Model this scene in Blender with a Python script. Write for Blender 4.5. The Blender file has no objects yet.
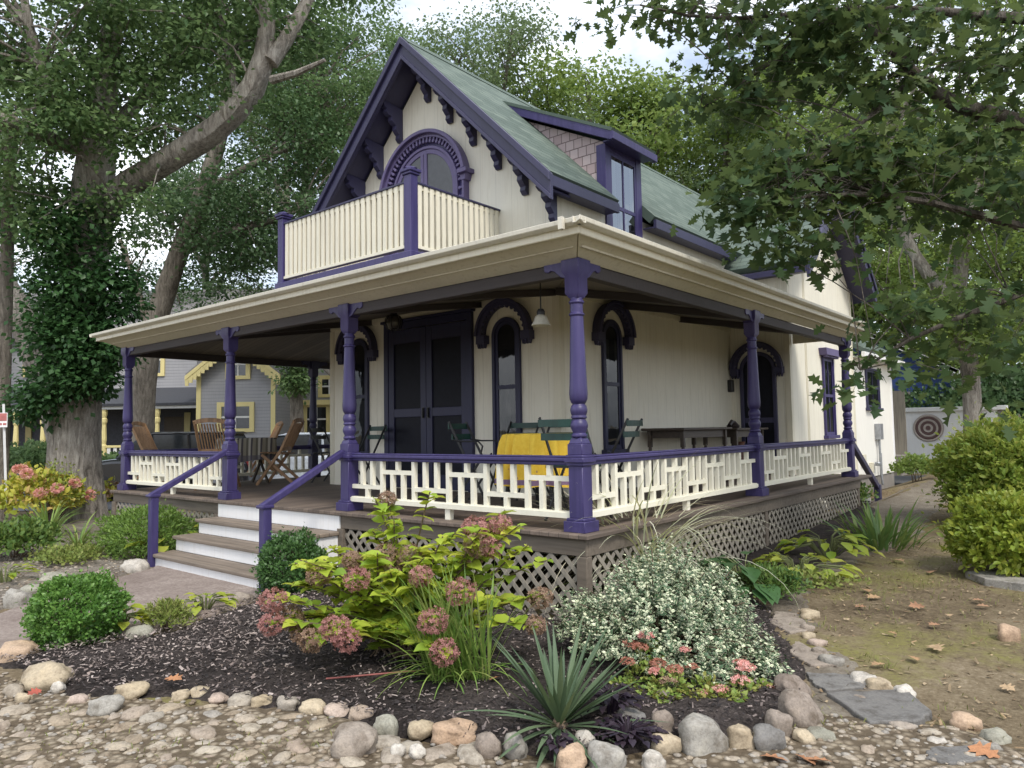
import bpy, bmesh, math, random
import numpy as np
from mathutils import Vector, Matrix, noise
random.seed(11)
rng = np.random.default_rng(11)
scene = bpy.context.scene
C = scene.collection
R = math.radians

# ------------------------------------------------------------------ camera
FPX = 731.46
YAW, PITCH, ROLL = 0.6963, 0.0633, -0.0164
CAM = Vector((3.8697, -5.5864, 0.9333))
FWD = Vector((-math.sin(YAW)*math.cos(PITCH), math.cos(YAW)*math.cos(PITCH), math.sin(PITCH)))
_r = Vector((math.cos(YAW), math.sin(YAW), 0)); _u = _r.cross(FWD)
RIGHT = math.cos(ROLL)*_r + math.sin(ROLL)*_u
UP = -math.sin(ROLL)*_r + math.cos(ROLL)*_u
cd = bpy.data.cameras.new('camera'); cam = bpy.data.objects.new('camera', cd); C.objects.link(cam)
M3 = Matrix((RIGHT, UP, -FWD)).transposed()
cam.matrix_world = Matrix.Translation(CAM) @ M3.to_4x4()
cd.sensor_width = 36; cd.lens = FPX/1024*36; cd.clip_end = 3000; cd.clip_start = 0.05
scene.camera = cam

def ray(px, py): return FWD + RIGHT*((px-512)/FPX) - UP*((py-384)/FPX)
def atD(px, py, d): return CAM + ray(px, py)*d
def atZ(px, py, z): d = ray(px, py); return CAM + d*((z-CAM.z)/d.z)
def atY(px, py, Y): d = ray(px, py); return CAM + d*((Y-CAM.y)/d.y)
def atX(px, py, X): d = ray(px, py); return CAM + d*((X-CAM.x)/d.x)
def gz(x, y):
    k = min(1, max(0, (x+1.2)/1.4))
    return -0.80 + 0.03*max(0, min(y, 26))*k
def atG(px, py):
    z = -0.8
    for _ in range(12):
        p = atZ(px, py, z); z = 0.5*z+0.5*gz(p.x, p.y)
    return Vector((p.x, p.y, gz(p.x, p.y)))
def depth(p): return (Vector(p)-CAM).dot(FWD)

# ------------------------------------------------------------------ materials
def newmat(name):
    m = bpy.data.materials.new(name); m.use_nodes = True
    nt = m.node_tree; b = nt.nodes['Principled BSDF']
    return m, nt, b
def N(nt, t, **kw):
    n = nt.nodes.new(t)
    for k, v in kw.items():
        if hasattr(n, k): setattr(n, k, v)
        else: n.inputs[k.replace('_', ' ')].default_value = v
    return n
def L(nt, a, b): nt.links.new(a, b)
def math_n(nt, op, a, b=None, c=None):
    n = nt.nodes.new('ShaderNodeMath'); n.operation = op
    for i, v in enumerate((a, b, c)):
        if v is None: continue
        if isinstance(v, (int, float)): n.inputs[i].default_value = v
        else: nt.links.new(v, n.inputs[i])
    return n.outputs[0]
def ramp(nt, fac, cols, pos=None, interp='LINEAR'):
    n = nt.nodes.new('ShaderNodeValToRGB'); n.color_ramp.interpolation = interp
    e = n.color_ramp.elements
    k = len(cols)
    pos = pos or [i/(max(1, k-1)) for i in range(k)]
    while len(e) < k: e.new(0.5)
    for i in range(k):
        e[i].position = pos[i]; e[i].color = (*cols[i], 1)
    if fac is not None: nt.links.new(fac, n.inputs[0])
    return n.outputs[0]
def mixc(nt, fac, a, b, mode='MIX'):
    n = nt.nodes.new('ShaderNodeMix'); n.data_type = 'RGBA'; n.blend_type = mode
    if isinstance(fac, (int, float)): n.inputs[0].default_value = fac
    else: nt.links.new(fac, n.inputs[0])
    for i, v in ((6, a), (7, b)):
        if isinstance(v, tuple): n.inputs[i].default_value = (*v, 1)
        else: nt.links.new(v, n.inputs[i])
    return n.outputs[2]
def pos(nt): return nt.nodes.new('ShaderNodeNewGeometry').outputs['Position']
def objc(nt): return nt.nodes.new('ShaderNodeTexCoord').outputs['Object']
def noise_n(nt, vec, scale, detail=4, rough=0.55, stretch=None, dist=0):
    if stretch:
        mp = nt.nodes.new('ShaderNodeMapping'); mp.inputs['Scale'].default_value = stretch
        nt.links.new(vec, mp.inputs['Vector']); vec = mp.outputs[0]
    n = nt.nodes.new('ShaderNodeTexNoise'); n.inputs['Scale'].default_value = scale
    n.inputs['Detail'].default_value = detail; n.inputs['Roughness'].default_value = rough
    n.inputs['Distortion'].default_value = dist
    nt.links.new(vec, n.inputs['Vector']); return n.outputs['Fac']
def bump(nt, b, h, strength=0.3, dist=0.01):
    n = nt.nodes.new('ShaderNodeBump'); n.inputs['Strength'].default_value = strength
    n.inputs['Distance'].default_value = dist
    nt.links.new(h, n.inputs['Height']); nt.links.new(n.outputs[0], b.inputs['Normal'])
def sc(c, k): return tuple(min(1, max(0, x*k)) for x in c)

def paint(name, col, rough=0.45, var=0.10, groove=None, gw=0.012, bumpk=0.12, worn=None, spec=0.4, dirt=None):
    """painted or plain surface; groove=(axis, period) cuts board seams"""
    m, nt, b = newmat(name); P = pos(nt)
    n1 = noise_n(nt, P, 1.3, 5); n2 = noise_n(nt, P, 23, 4)
    n3 = noise_n(nt, P, 6, 5, stretch=(3, 3, 0.25))
    f = math_n(nt, 'ADD', math_n(nt, 'MULTIPLY', n1, 0.5), math_n(nt, 'MULTIPLY', n3, 0.5))
    c = ramp(nt, f, [sc(col, 1-var*1.6), col, sc(col, 1+var)], [0.3, 0.5, 0.72])
    if dirt:
        k = ramp(nt, n3, [(0, 0, 0), (1, 1, 1)], [0.52, 0.75])
        c = mixc(nt, math_n(nt, 'MULTIPLY', k, dirt[1]), c, dirt[0])
    if worn:
        w = ramp(nt, math_n(nt, 'MULTIPLY', math_n(nt, 'ADD', n2, noise_n(nt, P, 90, 3)), 0.5), [(0, 0, 0), (1, 1, 1)], [0.62, 0.66])
        c = mixc(nt, math_n(nt, 'MULTIPLY', w, 0.6), c, worn)
    h = math_n(nt, 'MULTIPLY', n2, 0.35)
    if groove:
        s = nt.nodes.new('ShaderNodeSeparateXYZ'); nt.links.new(P, s.inputs[0])
        v = s.outputs['XYZ'.index(groove[0])]
        fr = math_n(nt, 'FRACT', math_n(nt, 'DIVIDE', math_n(nt, 'ADD', v, 100), groove[1]))
        if groove[0] == 'Z':      # lapped clapboards
            h = math_n(nt, 'ADD', h, math_n(nt, 'MULTIPLY', math_n(nt, 'SUBTRACT', 1, fr), 1.5))
            g = math_n(nt, 'LESS_THAN', fr, 0.12)
            c = mixc(nt, math_n(nt, 'MULTIPLY', g, 0.45), c, sc(col, 0.45))
        else:
            g = math_n(nt, 'LESS_THAN', fr, gw/groove[1])
            h = math_n(nt, 'SUBTRACT', h, math_n(nt, 'MULTIPLY', g, 1.2))
            c = mixc(nt, math_n(nt, 'MULTIPLY', g, 0.22), c, sc(col, 0.45))
    nt.links.new(c, b.inputs['Base Color'])
    b.inputs['Roughness'].default_value = rough; b.inputs['Specular IOR Level'].default_value = spec
    bump(nt, b, h, bumpk*3, 0.012)
    return m

def wood(name, col, axis='X', rough=0.7, plank=None, paxis='Y', var=0.35, obj=False):
    m, nt, b = newmat(name); P = objc(nt) if obj else pos(nt)
    st = {'X': (0.8, 14, 14), 'Y': (14, 0.8, 14), 'Z': (14, 14, 0.8)}[axis]
    n1 = noise_n(nt, P, 1.6, 6, 0.65, stretch=st, dist=0.4)
    n2 = noise_n(nt, P, 1.1, 4)
    f = math_n(nt, 'ADD', math_n(nt, 'MULTIPLY', n1, 0.65), math_n(nt, 'MULTIPLY', n2, 0.35))
    c = ramp(nt, f, [sc(col, 1-var*1.3), col, sc(col, 1+var)], [0.3, 0.5, 0.7])
    h = n1
    if plank:
        s = nt.nodes.new('ShaderNodeSeparateXYZ'); nt.links.new(P, s.inputs[0])
        d = math_n(nt, 'DIVIDE', math_n(nt, 'ADD', s.outputs['XYZ'.index(paxis)], 100), plank)
        fr = math_n(nt, 'FRACT', d); fl = math_n(nt, 'FLOOR', d)
        wn = nt.nodes.new('ShaderNodeTexWhiteNoise'); wn.noise_dimensions = '1D'; nt.links.new(fl, wn.inputs['W'])
        c = mixc(nt, 1.0, c, ramp(nt, wn.outputs['Value'], [(0.75,)*3, (1.15, 1.13, 1.1)]), 'MULTIPLY')
        g = math_n(nt, 'LESS_THAN', fr, 0.06)
        c = mixc(nt, math_n(nt, 'MULTIPLY', g, 0.8), c, sc(col, 0.2))
        h = math_n(nt, 'SUBTRACT', h, math_n(nt, 'MULTIPLY', g, 2))
    nt.links.new(c, b.inputs['Base Color']); b.inputs['Roughness'].default_value = rough
    bump(nt, b, h, 0.35, 0.008)
    return m

def shingles(name, cols, w=0.3, h=0.14, gap=0.008, rough=0.85):
    """laid by UV in metres"""
    m, nt, b = newmat(name)
    uv = nt.nodes.new('ShaderNodeTexCoord').outputs['UV']
    br = nt.nodes.new('ShaderNodeTexBrick'); nt.links.new(uv, br.inputs['Vector'])
    br.inputs['Scale'].default_value = 1; br.inputs['Brick Width'].default_value = w
    br.inputs['Row Height'].default_value = h; br.inputs['Mortar Size'].default_value = gap
    br.inputs['Mortar Smooth'].default_value = 0.1; br.inputs['Bias'].default_value = 0
    br.inputs['Color1'].default_value = (0, 0, 0, 1); br.inputs['Color2'].default_value = (1, 1, 1, 1)
    br.inputs['Mortar'].default_value = (0.5, 0.5, 0.5, 1)
    n = noise_n(nt, uv, 2.2, 5); n2 = noise_n(nt, uv, 60, 3)
    bw = nt.nodes.new('ShaderNodeRGBToBW'); nt.links.new(br.outputs['Color'], bw.inputs[0])
    f = math_n(nt, 'ADD', math_n(nt, 'MULTIPLY', bw.outputs[0], 0.5), math_n(nt, 'ADD', math_n(nt, 'MULTIPLY', n, 0.3), math_n(nt, 'MULTIPLY', n2, 0.2)))
    c = ramp(nt, f, cols)
    c = mixc(nt, math_n(nt, 'MULTIPLY', br.outputs['Fac'], 0.75), c, sc(cols[0], 0.35))
    nt.links.new(c, b.inputs['Base Color']); b.inputs['Roughness'].default_value = rough
    s = nt.nodes.new('ShaderNodeSeparateXYZ'); nt.links.new(uv, s.inputs[0])
    fr = math_n(nt, 'FRACT', math_n(nt, 'DIVIDE', s.outputs[1], h))
    hh = math_n(nt, 'SUBTRACT', math_n(nt, 'ADD', math_n(nt, 'SUBTRACT', 1, fr), math_n(nt, 'MULTIPLY', n2, 0.3)), br.outputs['Fac'])
    bump(nt, b, hh, 0.6, 0.02)
    return m

def leafmat(name, cols, rough=0.5, trans=0.35, spec=0.35, tk=1.5):
    m, nt, b = newmat(name)
    g = nt.nodes.new('ShaderNodeNewGeometry')
    n = noise_n(nt, g.outputs['Position'], 0.9, 3)
    f = math_n(nt, 'ADD', math_n(nt, 'MULTIPLY', g.outputs['Random Per Island'], 0.7), math_n(nt, 'SUBTRACT', math_n(nt, 'MULTIPLY', n, 0.9), 0.3))
    c = ramp(nt, f, cols)
    nt.links.new(c, b.inputs['Base Color']); b.inputs['Roughness'].default_value = rough
    b.inputs['Specular IOR Level'].default_value = spec
    t = nt.nodes.new('ShaderNodeBsdfTranslucent')
    nt.links.new(mixc(nt, 1.0, c, (min(1, tk*1.0), min(1, tk*1.0), 0.45), 'MULTIPLY') if tk <= 1 else mixc(nt, 0.5, c, sc(cols[-1], tk)), t.inputs['Color'])
    mx = nt.nodes.new('ShaderNodeMixShader'); mx.inputs[0].default_value = trans
    nt.links.new(b.outputs[0], mx.inputs[1]); nt.links.new(t.outputs[0], mx.inputs[2])
    nt.links.new(mx.outputs[0], nt.nodes['Material Output'].inputs['Surface'])
    return m

def variegated(name):
    """cream margins and green middles on every leaf, laid by the leaf's own UV"""
    m, nt, b = newmat(name)
    uv = nt.nodes.new('ShaderNodeTexCoord').outputs['UV']
    s = nt.nodes.new('ShaderNodeSeparateXYZ'); nt.links.new(uv, s.inputs[0])
    g = nt.nodes.new('ShaderNodeNewGeometry')
    edge = math_n(nt, 'ADD', math_n(nt, 'ABSOLUTE', s.outputs[0]), math_n(nt, 'MULTIPLY', math_n(nt, 'SUBTRACT', g.outputs['Random Per Island'], 0.5), 0.3))
    green = ramp(nt, g.outputs['Random Per Island'], [(0.05, 0.10, 0.045), (0.10, 0.17, 0.08)])
    c = mixc(nt, ramp(nt, edge, [(0, 0, 0), (1, 1, 1)], [0.11, 0.19]), green, (0.62, 0.64, 0.44))
    nt.links.new(c, b.inputs['Base Color']); b.inputs['Roughness'].default_value = 0.45
    return m

def stone(name, cols, island=False, rough=0.8):
    m, nt, b = newmat(name)
    if island: rnd = nt.nodes.new('ShaderNodeNewGeometry').outputs['Random Per Island']
    else: rnd = nt.nodes.new('ShaderNodeObjectInfo').outputs['Random']
    P = pos(nt)
    n1 = noise_n(nt, P, 9, 6, 0.65); n2 = noise_n(nt, P, 70, 3, 0.7)
    c = ramp(nt, rnd, cols)
    c = mixc(nt, 1.0, c, ramp(nt, n1, [(0.48, 0.44, 0.39), (1, 1, 1), (1.22, 1.2, 1.14)], [0.3, 0.5, 0.75]), 'MULTIPLY')
    c = mixc(nt, 0.6, c, ramp(nt, n2, [(0.6, 0.58, 0.55), (1, 1, 1), (1.3, 1.28, 1.25)], [0.3, 0.5, 0.7]), 'MULTIPLY')
    nt.links.new(c, b.inputs['Base Color']); b.inputs['Roughness'].default_value = rough
    h = math_n(nt, 'ADD', n1, math_n(nt, 'MULTIPLY', n2, 0.3)); bump(nt, b, h, 0.5, 0.02)
    return m

def earth(name, cols, scale=1.0, fine=40, moss=None, bk=0.6, vor=None, bd=0.03):
    m, nt, b = newmat(name); P = pos(nt)
    n1 = noise_n(nt, P, 0.55*scale, 6, 0.6); n2 = noise_n(nt, P, 5*scale, 6, 0.7); n3 = noise_n(nt, P, fine, 4, 0.75)
    f = math_n(nt, 'ADD', math_n(nt, 'MULTIPLY', n1, 0.35), math_n(nt, 'ADD', math_n(nt, 'MULTIPLY', n2, 0.3), math_n(nt, 'MULTIPLY', n3, 0.4)))
    c = ramp(nt, f, cols, [0.40, 0.5, 0.58, 0.68][:len(cols)] if len(cols) == 4 else None)
    if moss:
        k = ramp(nt, noise_n(nt, P, 0.8, 5, 0.7), [(0, 0, 0), (1, 1, 1)], [0.50, 0.64])
        k = math_n(nt, 'MULTIPLY', k, ramp(nt, n3, [(0.2,)*3, (1,)*3], [0.35, 0.6]))
        c = mixc(nt, k, c, moss)
    h = math_n(nt, 'ADD', math_n(nt, 'MULTIPLY', n2, 0.6), math_n(nt, 'MULTIPLY', n3, 0.6))
    if vor:
        v = nt.nodes.new('ShaderNodeTexVoronoi'); v.inputs['Scale'].default_value = vor; nt.links.new(P, v.inputs['Vector'])
        k = ramp(nt, v.outputs['Distance'], [(0, 0, 0), (1, 1, 1)], [0.15, 0.6])
        bw = nt.nodes.new('ShaderNodeRGBToBW'); nt.links.new(v.outputs['Color'], bw.inputs[0])
        pc = ramp(nt, bw.outputs[0], [sc(cols[1], 0.9), cols[2], sc(cols[-1], 1.15)])
        c = mixc(nt, k, mixc(nt, 0.65, c, pc), sc(cols[0], 0.8))
        h = math_n(nt, 'SUBTRACT', h, math_n(nt, 'MULTIPLY', v.outputs['Distance'], 1.2))
    nt.links.new(c, b.inputs['Base Color']); b.inputs['Roughness'].default_value = 0.95
    b.inputs['Specular IOR Level'].default_value = 0.15
    bump(nt, b, h, bk, bd)
    return m

def bark(name, cols):
    m, nt, b = newmat(name); P = pos(nt)
    n1 = noise_n(nt, P, 5, 7, 0.7, stretch=(3, 3, 0.55), dist=0.6); n2 = noise_n(nt, P, 0.9, 4); n3 = noise_n(nt, P, 40, 3)
    f = math_n(nt, 'ADD', math_n(nt, 'MULTIPLY', n1, 0.6), math_n(nt, 'ADD', math_n(nt, 'MULTIPLY', n2, 0.3), math_n(nt, 'MULTIPLY', n3, 0.12)))
    nt.links.new(ramp(nt, f, cols, [0.38, 0.52, 0.64]), b.inputs['Base Color'])
    b.inputs['Roughness'].default_value = 0.95; b.inputs['Specular IOR Level'].default_value = 0.1
    bump(nt, b, n1, 1.0, 0.08)
    return m

def simple(name, col, rough=0.5, metal=0, spec=0.5):
    m, nt, b = newmat(name); P = pos(nt)
    n = noise_n(nt, P, 12, 4)
    nt.links.new(ramp(nt, n, [sc(col, 0.82), sc(col, 1.12)], [0.35, 0.65]), b.inputs['Base Color'])
    b.inputs['Roughness'].default_value = rough; b.inputs['Metallic'].default_value = metal
    b.inputs['Specular IOR Level'].default_value = spec
    return m

def glass(name, tint=(0.55, 0.58, 0.6), refl=0.25):
    m, nt, b = newmat(name); nt.nodes.remove(b)
    t = nt.nodes.new('ShaderNodeBsdfTransparent'); t.inputs[0].default_value = (*tint, 1)
    g = nt.nodes.new('ShaderNodeBsdfGlossy'); g.inputs['Roughness'].default_value = 0.03
    P = pos(nt); bp = nt.nodes.new('ShaderNodeBump'); bp.inputs['Strength'].default_value = 0.15; bp.inputs['Distance'].default_value = 0.02
    nt.links.new(noise_n(nt, P, 3, 2), bp.inputs['Height']); nt.links.new(bp.outputs[0], g.inputs['Normal'])
    lw = nt.nodes.new('ShaderNodeLayerWeight'); lw.inputs[0].default_value = 0.35
    fac = math_n(nt, 'ADD', refl*0.4, math_n(nt, 'MULTIPLY', lw.outputs['Fresnel'], refl*1.6))
    mx = nt.nodes.new('ShaderNodeMixShader'); nt.links.new(fac, mx.inputs[0])
    nt.links.new(t.outputs[0], mx.inputs[1]); nt.links.new(g.outputs[0], mx.inputs[2])
    nt.links.new(mx.outputs[0], nt.nodes['Material Output'].inputs['Surface'])
    return m

PURPLE = (0.044, 0.035, 0.120)
CREAM = (0.74, 0.705, 0.595)
M = dict(
    purple=paint('purple_paint', PURPLE, 0.42, 0.22, bumpk=0.08, spec=0.4, dirt=((0.085,0.068,0.17),0.35), worn=(0.12,0.105,0.20)),
    baluster=paint('cream_baluster_paint', (0.74, 0.70, 0.57), 0.55, 0.08, dirt=((0.45, 0.38, 0.25), 0.4)),
    navy=paint('navy_door_paint', (0.020, 0.021, 0.058), 0.45, 0.15, bumpk=0.05),
    purple_dark=paint('dark_and_shaded_purple', (0.038, 0.036, 0.082), 0.42, 0.14, bumpk=0.05),  # dark trim purple; also puts shade into the colour of porch parts
    purple_light=paint('light_purple_paint', (0.115, 0.092, 0.20), 0.45, 0.12, bumpk=0.05),  # lighter purple of the balcony arch and wing window hood
    wallX=paint('cream_boards_front', CREAM, 0.6, 0.07, ('X', 0.31), dirt=((0.46, 0.41, 0.30), 0.45)),
    wallY=paint('cream_boards_side', CREAM, 0.6, 0.07, ('Y', 0.31), dirt=((0.46, 0.41, 0.30), 0.45)),
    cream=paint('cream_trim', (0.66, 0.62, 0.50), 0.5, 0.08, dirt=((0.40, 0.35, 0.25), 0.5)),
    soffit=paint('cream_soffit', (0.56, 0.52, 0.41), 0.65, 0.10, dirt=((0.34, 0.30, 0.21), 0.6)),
    gutter=paint('pale_gutter', (0.62, 0.59, 0.50), 0.45, 0.10, dirt=((0.36, 0.33, 0.28), 0.55)),
    rail=paint('cream_fret_paint', (0.76, 0.73, 0.61), 0.5, 0.06, dirt=((0.55, 0.50, 0.38), 0.3)),
    white=paint('white_riser_paint', (0.78, 0.78, 0.78), 0.5, 0.05, dirt=((0.55, 0.52, 0.47), 0.35)),
    white2=paint('white_wall_paint', (0.80, 0.78, 0.72), 0.55, 0.05, dirt=((0.55, 0.52, 0.44), 0.3)),
    deck=wood('weathered_deck', (0.145, 0.112, 0.09), 'Y', 0.75, 0.11, 'X'),
    tread=wood('tread_wood', (0.21, 0.17, 0.135), 'X', 0.75, 0.14, 'Y'),
    lattice=wood('grey_lattice_wood', (0.25, 0.225, 0.185), 'Z', 0.85),
    rim=wood('grey_rim_wood', (0.14, 0.115, 0.09), 'X', 0.85),
    ceilb=wood('ceiling_boards', (0.15, 0.13, 0.105), 'X', 0.7, 0.12, 'Y', var=0.15),
    beam=wood('dark_beam', (0.045, 0.037, 0.038), 'X', 0.7, var=0.2),
    roof=shingles('green_asphalt_shingles', [(0.045, 0.070, 0.056), (0.088, 0.122, 0.10), (0.16, 0.20, 0.165)], 0.34, 0.15, 0.006),
    roof2=shingles('dark_porch_roofing', [(0.06, 0.065, 0.065), (0.09, 0.095, 0.095), (0.13, 0.13, 0.13)], 0.34, 0.15, 0.006),
    cedar=shingles('faded_cedar_shingles', [(0.30, 0.22, 0.22), (0.43, 0.34, 0.34), (0.54, 0.46, 0.46)], 0.16, 0.16, 0.008),
    roofg=shingles('grey_house_shingles', [(0.16, 0.155, 0.16), (0.24, 0.23, 0.24), (0.33, 0.32, 0.33)], 0.34, 0.15, 0.006),
    glass=glass('window_glass', refl=0.14), glassr=glass('bright_window_glass', (0.5, 0.52, 0.55), 0.8),
    screen=simple('dark_door_screen', (0.008, 0.009, 0.016), 0.55, 0, 0.2),
    dark=simple('dark_interior', (0.02, 0.018, 0.02), 0.8),
    curtain=paint('curtain_and_reflection', (0.075, 0.075, 0.07), 0.9, 0.5),  # curtain whose dim blotchy tone also imitates a reflection in the lower panes
    curtainw=paint('white_curtain', (0.5, 0.5, 0.48), 0.9, 0.3),
    foundation=paint('grey_foundation', (0.24, 0.22, 0.2), 0.9, 0.2),
    black=simple('black_metal', (0.02, 0.02, 0.022), 0.45),
    metal=simple('grey_metal', (0.35, 0.36, 0.38), 0.4, 0.6),
    greenp=simple('dark_green_slat_paint', (0.008, 0.045, 0.035), 0.4),
    teak=wood('honey_teak', (0.30, 0.175, 0.09), 'Z', 0.6, obj=True),
    darkwood=wood('dark_table_wood', (0.055, 0.04, 0.03), 'Y', 0.5),
    lampglass=simple('frosted_lamp_glass', (0.5, 0.48, 0.4), 0.3),
)
# ------------------------------------------------------------------ mesh helpers
class MB:
    def __init__(s): s.v = []; s.f = []; s.uv = []
    def add(s, vs, fs, uvs=None):
        b = len(s.v); s.v += [tuple(v) for v in vs]
        for k, f in enumerate(fs):
            s.f.append(tuple(i+b for i in f)); s.uv.append(uvs[k] if uvs else None)
        return s
    def box(s, x0, x1, y0, y1, z0, z1):
        return s.add([(x0,y0,z0),(x1,y0,z0),(x1,y1,z0),(x0,y1,z0),(x0,y0,z1),(x1,y0,z1),(x1,y1,z1),(x0,y1,z1)],
              [(0,3,2,1),(4,5,6,7),(0,1,5,4),(1,2,6,5),(2,3,7,6),(3,0,4,7)])
    def bar(s, p, q, w, h, up=(0,0,1)):
        p = Vector(p); q = Vector(q); d = (q-p).normalized(); up = Vector(up)
        if abs(d.dot(up)) > 0.98: up = Vector((0,1,0)) if abs(d.y) < 0.9 else Vector((1,0,0))
        a = d.cross(up).normalized()*w/2; b = a.cross(d).normalized()*h/2
        vs = [p-a-b,p+a-b,p+a+b,p-a+b,q-a-b,q+a-b,q+a+b,q-a+b]
        return s.add(vs, [(0,3,2,1),(4,5,6,7),(0,1,5,4),(1,2,6,5),(2,3,7,6),(3,0,4,7)])
    def tube(s, pts, rad, n=8, cap=True, rough=0.0, seed=0.0):
        pts = [Vector(p) for p in pts]; m = len(pts)
        if not hasattr(rad, '__len__'): rad = [rad]*m
        vs = []; prev = None
        for i, p in enumerate(pts):
            d = (pts[min(i+1,m-1)]-pts[max(i-1,0)]).normalized()
            if prev is None:
                a = d.cross(Vector((0,0,1)) if abs(d.z) < 0.9 else Vector((1,0,0))).normalized()
            else:
                a = (prev - d*prev.dot(d)).normalized()
            prev = a; b = d.cross(a)
            for k in range(n):
                t = 2*math.pi*k/n; r = rad[i]
                if rough:
                    r *= 1+rough*noise.noise(Vector((math.cos(t)*1.7+seed, math.sin(t)*1.7, i*0.35)))
                vs.append(p+(a*math.cos(t)+b*math.sin(t))*r)
        fs = []
        for i in range(m-1):
            for k in range(n):
                k2 = (k+1)%n
                fs.append((i*n+k, i*n+k2, (i+1)*n+k2, (i+1)*n+k))
        if cap: fs.append(tuple(range(n))[::-1]); fs.append(tuple((m-1)*n+k for k in range(n)))
        return s.add(vs, fs)
    def lathe(s, prof, c=(0,0,0), n=18, cap=True):
        vs = [(c[0]+r*math.cos(2*math.pi*k/n), c[1]+r*math.sin(2*math.pi*k/n), c[2]+z) for r, z in prof for k in range(n)]
        m = len(prof); fs = []
        for i in range(m-1):
            for k in range(n):
                k2 = (k+1)%n; fs.append((i*n+k, i*n+k2, (i+1)*n+k2, (i+1)*n+k))
        if cap: fs.append(tuple(range(n))[::-1]); fs.append(tuple((m-1)*n+k for k in range(n)))
        return s.add(vs, fs)
    def prism(s, poly, fn, w0, w1):
        n = len(poly)
        vs = [fn(u,v,w0) for u,v in poly]+[fn(u,v,w1) for u,v in poly]
        fs = [tuple(range(n))[::-1], tuple(range(n,2*n))]+[(i,(i+1)%n,n+(i+1)%n,n+i) for i in range(n)]
        return s.add(vs, fs)
    def band(s, outer, inner, fn, w0, w1, closed=False):
        """strip between two equally long outlines, given thickness"""
        n = len(outer)
        vs = [fn(*p,w0) for p in outer]+[fn(*p,w0) for p in inner]+[fn(*p,w1) for p in outer]+[fn(*p,w1) for p in inner]
        fs = []
        rg = range(n) if closed else range(n-1)
        for i in rg:
            j = (i+1)%n
            fs += [(i,j,n+j,n+i),(2*n+i,3*n+i,3*n+j,2*n+j),(i,2*n+i,2*n+j,j),(n+i,n+j,3*n+j,3*n+i)]
        if not closed: fs += [(0,n,3*n,2*n),(n-1,3*n-1,4*n-1,2*n-1)]
        return s.add(vs, fs)
    def slab(s, quad, t, uvscale=1.0):
        """roof slab: quad[0]->quad[1] runs along the eave, quad[3],quad[2] up-slope; thickness t below"""
        q = [Vector(p) for p in quad]; n = (q[1]-q[0]).cross(q[3]-q[0]).normalized()
        if n.z < 0: n = -n
        e = (q[1]-q[0]).normalized(); up = n.cross(e).normalized()
        if up.z < 0: up = -up
        lo = [p-n*t for p in q]
        uv = [((p-q[0]).dot(e)+50, (p-q[0]).dot(up)+50) for p in q]
        k = len(q); z = [(0.01,0.01)]*4
        fs = [tuple(range(k)), tuple(range(k,2*k))[::-1]]+[(i,k+i,k+(i+1)%k,(i+1)%k) for i in range(k)]
        us = [uv, uv[::-1]]+[z]*k
        return s.add(q+lo, fs, us)
    def build(s, name, mat, parent=None, smooth=False, bevel=0, seg=1, recalc=True):
        me = bpy.data.meshes.new(name); me.from_pydata(s.v, [], s.f)
        if any(u is not None for u in s.uv):
            l = me.uv_layers.new(name='UVMap')
            for p, u in zip(me.polygons, s.uv):
                if u:
                    for li, c in zip(p.loop_indices, u): l.data[li].uv = c
        if recalc:
            b = bmesh.new(); b.from_mesh(me); bmesh.ops.recalc_face_normals(b, faces=b.faces); b.to_mesh(me); b.free()
        if smooth:
            me.polygons.foreach_set('use_smooth', [True]*len(me.polygons))
        me.materials.append(mat); me.update()
        o = bpy.data.objects.new(name, me); C.objects.link(o)
        if smooth and not recalc is None:
            try:
                b = bmesh.new(); b.from_mesh(me)
                for e in b.edges:
                    if len(e.link_faces) == 2 and e.calc_face_angle(0) > R(42): e.smooth = False
                b.to_mesh(me); b.free()
            except Exception: pass
        if parent:
            o.parent = parent
            o.matrix_parent_inverse = Matrix.Translation(-world_loc(parent))
        if bevel:
            md = o.modifiers.new('bevel', 'BEVEL'); md.width = bevel; md.segments = seg; md.limit_method = 'ANGLE'; md.angle_limit = R(40)
            md.use_clamp_overlap = True
        return o
ROOTLOC = {}
def world_loc(o):
    return ROOTLOC[o.name] if (o.parent is None and o.name in ROOTLOC) else Vector((0,0,0))

def tag(o, label, cat, group=None, kind=None):
    if label: o['label'] = label
    if cat: o['category'] = cat
    if group: o['group'] = group
    if kind: o['kind'] = kind
    return o
def thing(name, label, cat, loc=(0,0,0), group=None):
    o = bpy.data.objects.new(name, None); C.objects.link(o); o.location = loc; o.empty_display_size = 0.1
    ROOTLOC[o.name] = Vector(loc)
    return tag(o, label, cat, group)
def structure(o): o['kind'] = 'structure'; return o
def children(o): return [c for c in bpy.data.objects if c.parent == o]
def copy_tree(o, loc, rz=0, label=None, scale=None, kids=None):
    r = o.copy(); C.objects.link(r); r.location = loc; r.rotation_euler = (0,0,rz)
    if scale is not None: r.scale = scale if hasattr(scale,'__len__') else (scale,)*3
    if label: r['label'] = label
    def rec(a, b):
        for c in children(a):
            if c.name in copied: continue
            d = c.copy(); C.objects.link(d); d.parent = b; copied.add(d.name); rec(c, d)
    copied = set(); rec(o, r)
    return r

FRONT = lambda Y0: (lambda u, v, w: (u, Y0-w, v))      # wall facing -Y: u=X, v=Z, w=out
SIDE = lambda X0: (lambda u, v, w: (X0+w, u, v))       # wall facing +X: u=Y, v=Z, w=out

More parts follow.
